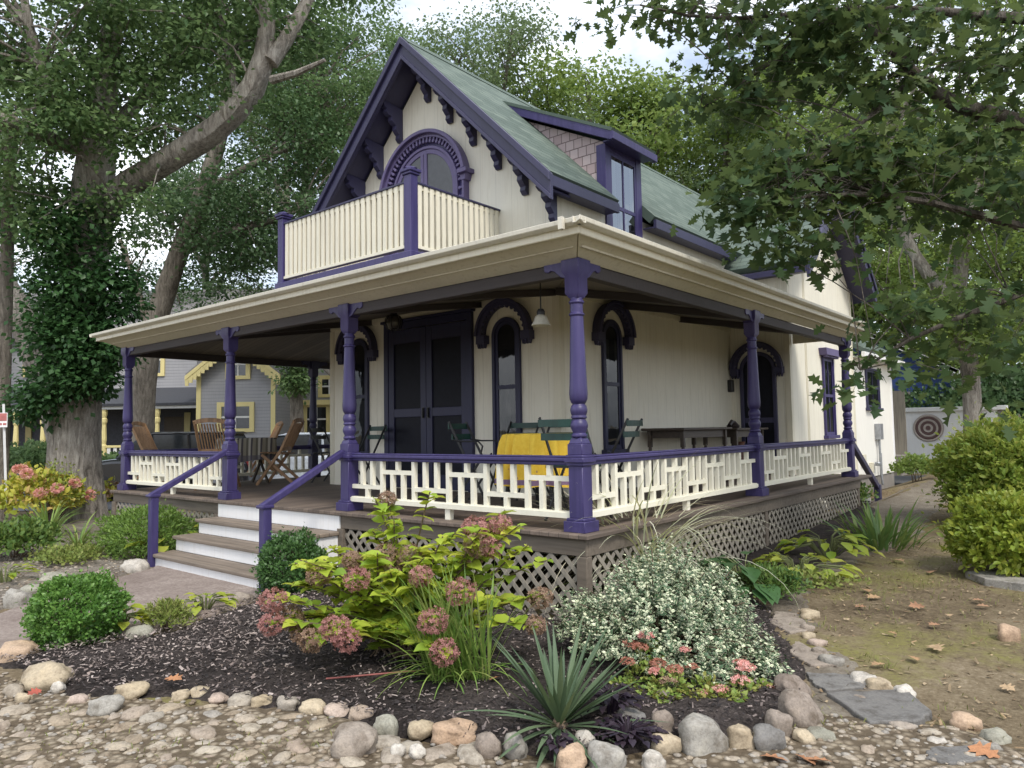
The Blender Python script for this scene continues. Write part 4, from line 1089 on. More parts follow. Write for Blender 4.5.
o = scatter('leaf_bits', stone('bleached_leaf_bit', [(0.16,0.125,0.115),(0.28,0.23,0.21),(0.40,0.345,0.32)], True, 0.9), np.c_[q, mz(q)+0.082], np.c_[rng.normal(size=(len(q),2)), rng.normal(0,0.3,len(q))], np.tile([0,0,1.],(len(q),1))+rng.normal(0,0.4,(len(q),3)), np.c_[0.004+0.016*rng.random(len(q))**2, 0.010+0.042*rng.random(len(q))**1.6, np.full(len(q),0.01)], T_CHIP)
tag(o, 'pale bleached leaf bits strewn over the dark mulch', None, None, 'stuff')
peb = stone('small_pebble', [(0.19,0.145,0.10),(0.28,0.23,0.17),(0.33,0.285,0.23),(0.25,0.235,0.215),(0.38,0.335,0.275)], True)
def pebbles(name, label, poly, n, s0, s1, filt, hz=0.016):
    q = inpoly(poly, n, filt); s = rng.uniform(s0, s1, n)**1.0
    S = np.c_[s*rng.uniform(0.7,1.3,n), s*rng.uniform(0.7,1.2,n), s*rng.uniform(0.3,0.55,n)]
    o = scatter(name, peb, np.c_[q, mz(q)+hz+s*0.1], np.c_[rng.normal(size=(n,2)), np.zeros(n)], np.tile([0,0,1.],(n,1)), S, T_ICO, smooth=True)
    return tag(o, label, None, None, 'stuff')
pebbles('pebbles', 'small pebbles packed between the cobbles', GRAV, 5200, 0.008, 0.026, lambda q: (q[:,1] > -5.2)&(q[:,0] < 4.5)&(q[:,0] > -3.2))
pebbles('pebbles', 'small pebbles strewn along the left bed edge', LBED, 1600, 0.010, 0.030, lambda q: (q[:,1] > -4)&(q[:,0] > -9), 0.03)
# fine litter on the right
LAWN = [(1.4,-0.6),(3.2,-1.2),(5.2,0.5),(5.2,13),(1.2,13)]
q = inpoly(LAWN, 4200); n = len(q)
o = scatter('leaf_litter', stone('litter', [(0.12,0.075,0.04),(0.26,0.18,0.10),(0.36,0.28,0.18),(0.16,0.12,0.07)], True, 0.9), np.c_[q, mz(q)+0.012], np.c_[rng.normal(size=(n,2)), rng.normal(0,0.2,n)], np.tile([0,0,1.],(n,1))+rng.normal(0,0.3,(n,3)), np.c_[rng.uniform(0.006,0.02,n), rng.uniform(0.015,0.055,n), np.full(n,0.02)], T_CHIP)
tag(o, 'fine dry leaf litter over the mossy ground', None, None, 'stuff')
# thin moss and grass blades
mg = MB()
for (px, py, n, spread) in ((900,470,0,0),(930,580,260,0.9),(905,610,320,1.6),(960,560,220,1.2),(880,600,160,1.0),(822,628,30,0.12),(868,660,30,0.1),(885,668,26,0.08),(860,590,120,0.6),(330,740,40,0.25),(60,745,70,0.5),(160,748,60,0.4),(240,752,60,0.4),(210,640,20,0.1),(65,716,18,0.08),(980,720,60,0.5),(830,725,40,0.3),(20,590,60,0.5),(60,560,60,0.6)):
    c = atG(px, py)
    for _ in range(n):
        x = c.x+rng.normal(0,spread*0.5); y = c.y+rng.normal(0,spread*0.5)
        ribbon(mg, (x,y,gz(x,y)+0.01), (rng.normal(0,0.5),rng.normal(0,0.5),1), rng.uniform(0.02,0.07), 0.006, 0.8, 2)
tag(mg.build('grass', leafmat('short_grass', [(0.10,0.13,0.03),(0.17,0.19,0.05),(0.24,0.22,0.08)], 0.7, 0.2), recalc=False), 'sparse short grass and moss on the bare ground', None, None, 'stuff')

# ================================================================== stones
SM = dict(
    tan=stone('tan_stone', [(0.32,0.26,0.175),(0.40,0.335,0.24),(0.35,0.285,0.20)]),
    grey=stone('grey_stone', [(0.24,0.225,0.20),(0.31,0.295,0.265),(0.27,0.255,0.235)]),
    mix=stone('mixed_cobble', [(0.25,0.20,0.145),(0.33,0.275,0.205),(0.26,0.24,0.215),(0.36,0.315,0.25),(0.29,0.23,0.18),(0.31,0.28,0.235)]),
    pink=stone('pinkish_stone', [(0.34,0.27,0.225),(0.39,0.315,0.265)]),
    orange=stone('orange_stone', [(0.38,0.265,0.18),(0.42,0.31,0.22)]),
    white=stone('white_stone', [(0.40,0.37,0.33),(0.50,0.47,0.42)]),
    slate=stone('dark_slate', [(0.135,0.13,0.125),(0.185,0.178,0.168)]),
    brown=stone('brown_grey_stone', [(0.22,0.18,0.15),(0.29,0.25,0.21)]),
    green=stone('mossy_grey_stone', [(0.24,0.235,0.19),(0.30,0.29,0.24)]),
)
def rock_mesh(seed, sub=3, rough=0.35, box=0.0):
    b = bmesh.new(); bmesh.ops.create_icosphere(b, subdivisions=sub, radius=1.0); s = Vector((seed*7.3, seed*3.1, seed*1.7))
    for v in b.verts:
        c = v.co.copy()
        if box:
            m = max(abs(c.x), abs(c.y), abs(c.z)); c = c.lerp(c/m, box)
        c *= 1+rough*0.8*noise.noise(v.co*0.9+s)+rough*0.35*noise.noise(v.co*2.3+s)+rough*0.12*noise.noise(v.co*6+s)
        v.co = c
    me = bpy.data.meshes.new('stone'); b.to_mesh(me); b.free()
    me.polygons.foreach_set('use_smooth', [True]*len(me.polygons)); return me
_rm = {}
def rock(name, loc, w, d, h, mat, seed, rz=0, sink=0.35, label=None, cat='stone', group=None, box=0.25, sub=3, rough=0.35, tilt=0):
    k = (seed, mat, box, sub, rough)
    if k not in _rm: _rm[k] = rock_mesh(seed, sub, rough, box); _rm[k].materials.append(SM[mat])
    o = bpy.data.objects.new(name, _rm[k]); C.objects.link(o)
    o.location = (loc[0], loc[1], loc[2]+h*(0.5-sink)); o.scale = (w/2, d/2, h/2); o.rotation_euler = (tilt, 0, rz)
    return tag(o, label, cat, group)
def pxrock(px, py, wpx, hpx, mat, label, seed=None, name='rock', sink=0.36, box=0.35, rough=0.55, dep=0.8, lift=0.0, group=None, cat='stone'):
    """stone whose visible face is wpx by hpx, resting where pixel (px, py+hpx/2) meets the ground"""
    b = atG(px, py+hpx*0.45); D = depth(b); w = wpx/FPX*D; h = hpx/FPX*D/(1-sink)*0.85
    sd = seed if seed is not None else int(px*3+py)%9
    c = b+fh*(w*dep*0.35)
    return rock(name, (c.x, c.y, gz(c.x,c.y)+lift), w*0.98, w*dep, max(h*0.86,0.045), mat, sd, YAW+random.uniform(-0.3,0.3), sink, label, cat, group, box, 3, rough)
stones = [
 (37,682,50,26,'tan','large flat ochre rock at the lower left corner of the mulch'),
 (10,652,40,24,'orange','pale orange rock at the left edge beside the round boxwood'),
 (136,635,30,18,'green','smooth grey-brown rock below the lime hosta by the walk'),
 (106,645,13,9,'white','small whitish stone left of the smooth grey-brown rock'),
 (55,691,14,10,'white','small cream stone right of the large flat ochre rock'),
 (100,710,30,16,'grey','grey angular slab stone in the cobbles below the round boxwood'),
 (126,695,30,14,'tan','flat ochre stone at the mulch edge with moss beside it'),
 (12,598,28,22,'grey','round grey stone at the left edge beside the garden walk'),
 (50,577,26,12,'green','flat greenish grey stone at the far left side of the walk'),
 (100,577,24,14,'brown','brown stone beside the broad green shrub at the walk edge'),
 (131,566,26,17,'white','whitish boulder at the left foot of the porch steps'),
 (240,598,22,14,'brown','brownish stone at the right foot of the porch steps'),
 (28,590,24,10,'green','low mossy stone by the walk just above the round boxwood'),
 (385,731,24,22,'green','upright round pale stone at the mulch edge'),
 (420,735,28,15,'tan','sandy stone between the round pale stone and the orange-pink stone'),
 (454,738,46,19,'orange','long orange-pink stone in the border beside the yucca'),
 (488,751,28,24,'brown','rounded brown stone in the border under the yucca leaves'),
 (354,745,46,30,'brown','broad flat brown-grey stone set in the cobbles'),
 (398,756,16,11,'white','small white stone below the sandy border stone'),
 (417,757,18,12,'white','whitish pebble right of the small white stone'),
 (515,751,26,25,'grey','grey rounded stone under the left yucca leaves'),
 (571,764,30,26,'orange','orange-tan stone at the bottom edge under the yucca'),
 (608,763,40,30,'grey','grey boulder at the bottom edge right of the yucca'),
 (586,745,22,17,'white','pale stone tucked under the yucca crown'),
 (634,724,30,18,'slate','dark slab stone behind the purple-leaved plant'),
 (663,728,24,22,'brown','brown stone under the pink-flowered plant'),
 (667,749,30,20,'tan','tan-grey stone below the pink-flowered plant'),
 (706,738,50,40,'grey','largest grey boulder of the front border'),
 (744,741,28,24,'tan','yellowish tan stone right of the largest grey boulder'),
 (771,743,32,24,'slate','dark blue slate stone in the front border'),
 (782,727,26,26,'brown','brown-grey stone above the dark blue slate stone'),
 (804,711,40,36,'brown','big brown-grey boulder at the right end of the border'),
 (796,690,34,24,'brown','brown boulder half hidden under the variegated shrub'),
 (806,741,20,11,'tan','low pale tan stone in front of the right border boulders'),
 (825,736,26,14,'green','greenish grey stone between border and flagstone'),
 (811,614,20,12,'tan','pale stone at the far end of the path edging'),
 (809,628,14,9,'brown','small brown stone second from the far end of the path edging'),
 (810,636,14,8,'tan','small tan stone in the path edging'),
 (819,643,18,9,'pink','pinkish stone in the middle of the path edging'),
 (822,651,17,9,'brown','brown stone beside the wide flat edging stone'),
 (834,661,24,13,'grey','wide flat stone in the path edging'),
 (868,679,24,14,'white','whitish stone where the edging meets the flagstone'),
 (883,684,26,13,'tan','tan stone between two whitish stones by the flagstone'),
 (907,692,20,14,'white','bright white stone on the mossy ground beside the flagstone'),
 (970,722,28,17,'orange','orange-tan stone right of the flagstone'),
 (1000,737,26,12,'green','mossy grey stone at the right edge'),
 (992,748,22,11,'grey','grey flat stone in the lower right corner'),
 (1012,632,20,20,'orange','single pinkish stone on bare ground at the right edge'),
 (940,742,16,10,'white','small whitish stone below the orange-tan stone'),
 (862,700,16,8,'brown','small brown stone on the far edge of the flagstone'),
 (905,727,24,9,'brown','thin brown stone at the near edge of the flagstone'),
 (655,765,24,18,'white','pale stone at the bottom edge below the pink-flowered plant'),
]
for (x, y, wp, hp, mt_, lb) in stones:
    pxrock(x, y, wp, hp, mt_, lb, lift=0.03 if y > 660 and x < 820 else 0.0, sink=0.42 if hp < 14 else 0.36)
# border row of similar stones, left part
row = [(197,694,20,9),(215,701,20,8),(237,702,24,11),(260,703,22,9),(286,705,26,11),(311,710,26,13),(335,713,28,11),(360,716,26,13),(178,697,16,9),(372,742,14,9),(20,700,16,10),(75,702,18,9),(10,692,18,12)]
for i, (x, y, wp, hp) in enumerate(row):
    pxrock(x, y, wp, hp, ('tan','pink','mix','tan','mix')[i%5], 'pale rounded stone in the row edging the mulch bed', seed=i%6, lift=0.015, sink=0.45, group='stones edging the mulch bed')
# cobbles
placed = []
cand = []
for py in range(700, 800, 7):
    for px in range(-60, 480, 16):
        lim = 703 if px < 240 else 703+(px-240)*0.21
        x = px+random.uniform(-7,7)+(8 if (py//7)%2 else 0); y = py+random.uniform(-3,3)
        if y < lim+6: continue
        cand.append((x,y))
for px, py in ((830,752),(850,760),(868,752),(885,765),(920,760),(812,757),(845,742),(900,745),(780,762),(735,762),(755,758),(700,765),(975,760),(1015,758),(960,765),(1005,770),(880,735),(930,735),(950,730),(860,730),(800,765)): cand.append((px,py))
random.shuffle(cand)
for (x, y) in cand:
    b = atG(x, y); s = random.choice((0.06,0.075,0.085,0.10,0.11,0.125,0.14,0.16)) if x < 480 else random.choice((0.05,0.07,0.09))
    if y > 740 and x < 250: s *= 0.7
    if any((b-p).length < (s+t)*0.50 for p, t in placed): continue
    placed.append((b, s))
    if len(placed) > 285: break
for i, (b, s) in enumerate(placed):
    a = random.uniform(0,3.14)
    rock('cobble', b, s*random.uniform(1.0,1.5), s*random.uniform(0.75,1.0), s*random.uniform(0.42,0.6), 'mix', i%8, a, 0.38, 'rounded cobble set in the sandy gravel strip before the mulch bed', 'stone', 'cobbles in the gravel strip', 0.35, 2, 0.45)
# flagstones
def flag(pxs, t, label, mat='slate', lift=0.012):
    pts = [atG(*p) for p in pxs]; c = sum(pts, Vector())/len(pts); m = MB()
    base = gz(c.x,c.y)+lift
    # subdivide the outline for a chipped edge
    out = []
    for i in range(len(pts)):
        a, b = pts[i], pts[(i+1)%len(pts)]
        for k in range(6):
            p = a.lerp(b, k/6); j = 0.012 if k else 0.0
            out.append((p.x+random.uniform(-j,j), p.y+random.uniform(-j,j)))
    m.prism(out, lambda u,v,w: (u,v,base+w+0.008*noise.noise(Vector((u*4,v*4,0)))), -0.06, t)
    return tag(m.build('flagstone', SM[mat], bevel=0.01, seg=2), label, 'paving stone')
flag([(826,697),(905,694),(932,716),(920,726),(870,728)], 0.022, 'large dark flagstone lying across the start of the dirt path')
flag([(806,676),(850,678),(866,690),(828,694),(815,688)], 0.014, 'dark flagstone just behind the largest flagstone')
flag([(930,752),(985,748),(990,762),(950,768),(925,762)], 0.014, 'dark flagstone in the lower right foreground')
flag([(795,640),(822,655),(838,668),(810,668),(790,655)], 0.010, 'worn flagstone in the path beside the variegated shrub', 'brown')
flag([(775,612),(800,615),(812,632),(790,636),(770,625)], 0.008, 'worn flagstone in the path nearest the hosta', 'brown')
flag([(965,577),(1000,578),(1040,588),(1040,594),(985,586)], 0.06, 'long low grey ledge stone at the right edge', 'grey')

# fallen leaves one can count
lm = stone('dry_oak_leaf', [(0.34,0.20,0.10),(0.42,0.30,0.18),(0.30,0.16,0.09)], False, 0.8); om = stone('orange_leaf', [(0.36,0.17,0.08),(0.42,0.20,0.10)], False, 0.8); rm_ = stone('red_leaf', [(0.32,0.07,0.05),(0.36,0.09,0.06)], False, 0.8)
def fallen(px, py, s, mat, label, group=None):
    p = atG(px, py); a = random.uniform(0,6.28)
    o = scatter('fallen_leaf', mat, [(0,0,0)], [(math.cos(a),math.sin(a),0.1)], [(random.uniform(-.4,.4),random.uniform(-.4,.4),1)], np.array([s]), T_OAK)
    o.location = (p.x, p.y, p.z+0.03+(0.06 if (px < 560 and py < 735) else 0)); tag(o, label, 'leaf', group)
for (x, y, s) in ((893,562,.17),(930,576,.17),(865,592,.15),(880,600,.16),(925,610,.16),(941,655,.18),(910,660,.13),(885,668,.13),(940,628,.12),(985,604,.12),(950,620,.1),(897,638,.1),(1000,690,.12),(990,610,.12),(855,610,.12)):
    fallen(x, y, s*0.85, lm, 'dry tan oak leaf lying on the mossy ground right of the path', 'dry leaves on the mossy ground')
fallen(165,692,0.13,om,'orange leaf fallen at the mulch edge among pale stones')
fallen(27,709,0.09,rm_,'small bright red leaf among the cobbles at lower left')
for (x, y) in ((795,760),(804,766),(788,767)): fallen(x, y, 0.14, om, 'curled orange leaf in front of the right border boulders', 'orange leaves by the border')
fallen(1000,764,0.16,om,'orange-brown leaf in the lower right corner')
fallen(490,694,0.10,om,'orange leaf at the foot of the front grass clump')
fallen(395,662,0.10,lm,'brown leaf on the dark mulch under the hydrangea')
m = MB(); a, b_ = atG(326,694), atG(425,688); m.tube([a+Vector((0,0,0.10)), a.lerp(b_,0.5)+Vector((0,0,0.11)), b_+Vector((0,0,0.12))], 0.006, 6); tag(m.build('fallen_twig', simple('red_twig', (0.25,0.07,0.06), 0.6)), 'thin reddish stick lying on the dark mulch', 'twig')
# ================================================================== porch furniture
def place(t, loc, rz): t.location = loc; t.rotation_euler = (0,0,rz); return t
def bistro(label, slat='greenp', frame='black', group=None):
    t = thing('folding_chair', label, 'chair', (0,0,0), group)
    for (y0, z0, y1, z1) in ((-0.24,0.0,0.20,0.62),(0.26,0.0,-0.28,1.06)):
        for x in (-0.235 if y0 < 0 else -0.26, 0.235 if y0 < 0 else 0.26):
            m = MB(); m.bar((x,y0,z0),(x,y1,z1),0.014,0.03); m.build('leg', M[frame], t)
    m = MB()
    for k in range(6): m.box(-0.25,0.25,-0.20+k*0.075,-0.145+k*0.075,0.555,0.575)
    m.build('seat', M[slat], t, bevel=0.004)
    for z, y in ((0.86,-0.225),(1.00,-0.275)):
        m = MB(); pts = [(x, y+0.05*(1-(x/0.27)**2)*-0.6, z) for x in np.linspace(-0.28,0.28,7)]
        for a, b in zip(pts[:-1], pts[1:]): m.bar(a, b, 0.016, 0.075)
        m.build('back_slat', M[slat], t)
    m = MB(); m.bar((-0.25,-0.19,0.55),(0.25,-0.19,0.55),0.02,0.02); m.bar((-0.26,0.19,0.08),(0.26,0.19,0.08),0.012,0.012); m.bar((-0.26,0.20,0.55),(0.26,0.20,0.55),0.02,0.02); m.build('stretcher', M[frame], t)
    return t
def armchair(label):
    t = bistro(label)
    for x in (-0.28,0.28):
        m = MB(); m.tube([(x,-0.22,0.82),(x,-0.05,0.80),(x,0.15,0.80),(x,0.21,0.74),(x,0.16,0.55)], 0.012, 6); m.build('armrest', M['black'], t)
    return t
tY = atY(543, 433, 1.45); TX = tY.x
def yellow_table():
    t = thing('dining_table', 'oval porch table hidden under a yellow cloth', 'table', (TX,1.45,0))
    m = MB(); m.prism([(TX+0.46*math.cos(a*math.pi/16), 1.45+0.42*math.sin(a*math.pi/16)) for a in range(32)], lambda u,v,w: (u,v,w), 0.85, 0.885); m.build('tabletop', M['darkwood'], t)
    for sx in (-1,1):
        for sy in (-1,1):
            l = MB(); l.tube([(TX+sx*0.30,1.45+sy*0.26,0.85),(TX+sx*0.34,1.45+sy*0.30,0.0)],0.025,8); l.build('leg', M['black'], t)
    # cloth with folds
    n = 192; vs = []; fs = []
    rings = [(0.0,0.893,0),(0.6,0.893,0),(0.98,0.892,0),(1.02,0.882,0.4),(1.05,0.80,0.9),(1.07,0.70,1.1),(1.085,0.62,1.1),(1.095,0.56,1.2),(1.10,0.47,1.3),(1.11,0.36,1.4),(1.12,0.28,1.45)]
    for r, z, k in rings:
        for i in range(n):
            a = 2*math.pi*i/n; f = k*(0.040*math.sin(a*15+0.9*math.sin(a*3))+0.018*math.sin(a*26+1))
            vs.append((TX+(0.48*r+f)*math.cos(a), 1.45+(0.44*r+f)*math.sin(a), z+(0.012*math.sin(a*5) if k > 1 else 0)))
    for j in range(len(rings)-1):
        for i in range(n):
            i2 = (i+1)%n; fs.append((j*n+i,j*n+i2,(j+1)*n+i2,(j+1)*n+i))
    mt, nt, b = newmat('yellow_cloth'); P = pos(nt); s = nt.nodes.new('ShaderNodeSeparateXYZ'); nt.links.new(P, s.inputs[0]); z = s.outputs[2]
    c = ramp(nt, noise_n(nt, P, 30, 2), [(0.76,0.50,0.045),(0.82,0.57,0.065)], [0.3,0.7])
    def bandm(lo, hi): return math_n(nt, 'MULTIPLY', math_n(nt,'GREATER_THAN',z,lo), math_n(nt,'LESS_THAN',z,hi))
    c = mixc(nt, bandm(0.575,0.625), c, (0.22,0.14,0.24)); c = mixc(nt, bandm(0.585,0.592), c, (0.75,0.6,0.35)); c = mixc(nt, bandm(0.30,0.36), c, (0.22,0.14,0.24))
    fl = nt.nodes.new('ShaderNodeTexVoronoi'); fl.inputs['Scale'].default_value = 14; nt.links.new(P, fl.inputs['Vector'])
    c = mixc(nt, math_n(nt,'MULTIPLY',math_n(nt,'LESS_THAN',fl.outputs['Distance'],0.22),bandm(0.36,0.575)), c, (0.45,0.28,0.12))
    nt.links.new(c, b.inputs['Base Color']); b.inputs['Roughness'].default_value = 0.85
    m = MB(); m.add(vs, fs); o = m.build('tablecloth', mt, smooth=True); tag(o, 'yellow cloth with purple border bands draped over the porch table', 'tablecloth')
yellow_table()
gy = 'green folding chairs round the yellow table'
c0 = bistro('dark green folding chair behind the yellow table, left one of two', group=gy)
p = atY(509,430,2.12); place(c0, (p.x,2.2,0), R(180))
p = atY(541,430,2.12); copy_tree(c0, (p.x+0.1,2.2,0), R(172), 'dark green folding chair behind the yellow table, partly hidden by the other')
p = atY(571,430,0.62); copy_tree(c0, (p.x,0.70,0), R(3), 'dark green folding chair in front of the yellow table by the corner post')
p = atX(622,440,-1.15); copy_tree(c0, (-1.25,p.y,0), R(100), 'green folding chair alone on the right porch before the dark tables')
p = atY(361,430,2.1); copy_tree(c0, (p.x,2.15,0), R(170), 'dark green folding chair under the left arched window')
p = atY(470,435,1.55); place(armchair('dark green folding armchair left of the yellow table, turned sideways'), (p.x+0.12,1.55,0), R(-72))
p = atZ(329,482,0); place(bistro('thin black metal folding chair by the left corner of the front wall', 'black', 'black'), (p.x,p.y,0), R(-65))

def teak(label):
    t = thing('wooden_chair', label, 'chair', (0,0,0))
    for x in (-0.27,0.27):
        m = MB(); m.bar((x,0.34,0.0),(x,-0.10,0.62),0.03,0.055); m.bar((x,-0.10,0.62),(x,-0.36,1.18),0.03,0.05); m.build('leg', M['teak'], t, bevel=0.005)
        m = MB(); m.bar((x*0.88,-0.36,0.0),(x*0.88,0.26,0.56),0.03,0.055); m.build('leg', M['teak'], t, bevel=0.005)
    m = MB()
    for k in range(8): m.bar((-0.26,-0.16+k*0.06,0.57+k*0.004),(0.26,-0.16+k*0.06,0.57+k*0.004),0.045,0.018)
    m.build('seat', M['teak'], t, bevel=0.004)
    m = MB()
    for i in range(11):
        x = -0.245+i*0.049; m.bar((x,-0.13,0.66),(x,-0.34-0.02*(1-(x/0.27)**2),1.13),0.024,0.014,(0,1,0))
    for z, y in ((0.66,-0.12),(1.15,-0.35)):
        pts = [(x, y-0.03*(1-(x/0.29)**2), z+(0.045*(1-(x/0.29)**2) if z > 1 else 0)) for x in np.linspace(-0.29,0.29,9)]
        for a, b in zip(pts[:-1], pts[1:]): m.bar(a, b, 0.025, 0.075)
    m.build('backrest', M['teak'], t, bevel=0.003)
    return t
k0 = teak('slatted teak chair with its back to the front railing at far left')
p = atZ(208,489,0); place(k0, (p.x+0.05,p.y+0.15,0), R(40))
p = atZ(280,484,0); copy_tree(k0, (p.x,p.y,0), R(128), 'teak folding chair seen side on between the two left steps posts')
p = atZ(150,484,0); copy_tree(k0, (p.x,p.y+0.1,0), R(-50), 'teak chair turned sideways beside the far left porch post')
p = atZ(238,478,0); copy_tree(k0, (p.x-0.3,p.y+0.8,0), R(160), 'teak chair behind the striped cloth, mostly hidden by a post')
p = atZ(246,484,0)
t = thing('side_table', 'small dark crossed-leg table under a striped grey cloth', 'table', (p.x,p.y,0))
for s in (-1,1):
    m = MB(); m.bar((p.x-0.28,p.y+s*0.3,0.0),(p.x+0.28,p.y+s*0.3,0.84),0.03,0.05); m.build('leg', M['darkwood'], t)
    m = MB(); m.bar((p.x+0.28,p.y+s*0.3,0.0),(p.x-0.28,p.y+s*0.3,0.84),0.03,0.05); m.build('leg', M['darkwood'], t)
m = MB(); m.box(p.x-0.4,p.x+0.4,p.y-0.4,p.y+0.4,0.84,0.865); m.build('tabletop', M['darkwood'], t)
mt, nt, b = newmat('striped_cloth'); s = nt.nodes.new('ShaderNodeSeparateXYZ'); P = pos(nt); nt.links.new(P, s.inputs[0])
fr = math_n(nt,'FRACT',math_n(nt,'MULTIPLY',math_n(nt,'ADD',math_n(nt,'ADD',s.outputs[0],s.outputs[1]),50),5.0))
c = ramp(nt, fr, [(0.30,0.28,0.22),(0.14,0.13,0.10),(0.42,0.40,0.34),(0.09,0.08,0.09)], [0,0.3,0.55,0.8], 'CONSTANT')
c = mixc(nt, math_n(nt,'MULTIPLY',math_n(nt,'LESS_THAN',s.outputs[2],0.55),0.6), c, (0.10,0.09,0.13)); nt.links.new(c, b.inputs['Base Color']); b.inputs['Roughness'].default_value = 0.9
m = MB(); n = 64; vs = []; fs = []
rings = [(0.0,0.872,0),(0.41,0.872,0),(0.43,0.86,0.2),(0.445,0.7,0.7),(0.455,0.45,1.0)]
for r, z, k in rings:
    for i in range(n):
        a = 2*math.pi*i/n; q = max(abs(math.cos(a)), abs(math.sin(a))); rr = r/(q**0.75)+k*0.018*math.sin(a*15)
        vs.append((p.x+rr*math.cos(a), p.y+rr*math.sin(a), z+(0.02*math.cos(a*4) if k > 0.6 else 0)))
for j in range(len(rings)-1):
    for i in range(n): fs.append((j*n+i,j*n+(i+1)%n,(j+1)*n+(i+1)%n,(j+1)*n+i))
m.add(vs, fs); tag(m.build('tablecloth', mt, smooth=True), 'striped grey cloth hanging over the small table on the left porch', 'tablecloth')
# two dark tables on the right porch, along the wall
def wall_table(y0, y1, label, x0=-1.98, x1=-1.35, zt=0.93):
    t = thing('console_table', label, 'table', ((x0+x1)/2,(y0+y1)/2,0))
    m = MB(); m.box(x0-0.06,x1+0.06,y0-0.10,y1+0.10,zt-0.04,zt); m.build('tabletop', M['darkwood'], t, bevel=0.01)
    m = MB(); m.box(x0+0.03,x1-0.03,y0+0.03,y0+0.05,zt-0.16,zt-0.041); m.box(x0+0.03,x1-0.03,y1-0.05,y1-0.03,zt-0.16,zt-0.041); m.box(x1-0.05,x1-0.03,y0+0.05,y1-0.05,zt-0.16,zt-0.041); m.box(x0+0.03,x0+0.05,y0+0.05,y1-0.05,zt-0.16,zt-0.041); m.build('apron', M['darkwood'], t)
    for x in (x0+0.03,x1-0.03):
        for y in (y0+0.03,y1-0.03):
            m = MB(); m.box(x-0.03,x+0.03,y-0.03,y+0.03,zt-0.3,zt-0.041); m.lathe([(0.028,0),(0.035,0.1),(0.022,0.2),(0.036,0.35),(0.026,zt-0.3)], (x,y,0), 10); m.build('leg', M['darkwood'], t)
wall_table(4.75, 6.35, 'longer dark wooden table against the right porch wall')
wall_table(6.75, 8.0, 'second dark wooden table, nearer the arched side door', zt=0.91)
m = MB(); y = 7.2
m.lathe([(0.10,0.91),(0.12,0.95),(0.08,0.99),(0.05,1.0)], (-1.6,y,0), 14); m.tube([(-1.6,y-0.16,0.96),(-1.6,y-0.05,1.03),(-1.6,y+0.06,1.01),(-1.6,y+0.18,0.95)], 0.035, 8)
tag(m.build('ornament', simple('dark_clay', (0.03,0.02,0.018), 0.5), smooth=True), 'small dark ornament sitting on the second dark table', 'ornament')
m = MB(); m.lathe([(0.09,0.0),(0.13,0.1),(0.15,0.3),(0.12,0.5),(0.08,0.6),(0.10,0.66),(0.085,0.66),(0.07,0.6)], (-1.55,7.35,0.0), 16)
tag(m.build('urn', simple('red_brown_clay', (0.10,0.035,0.02), 0.5), smooth=True), 'dark reddish urn standing under the second dark table', 'urn')

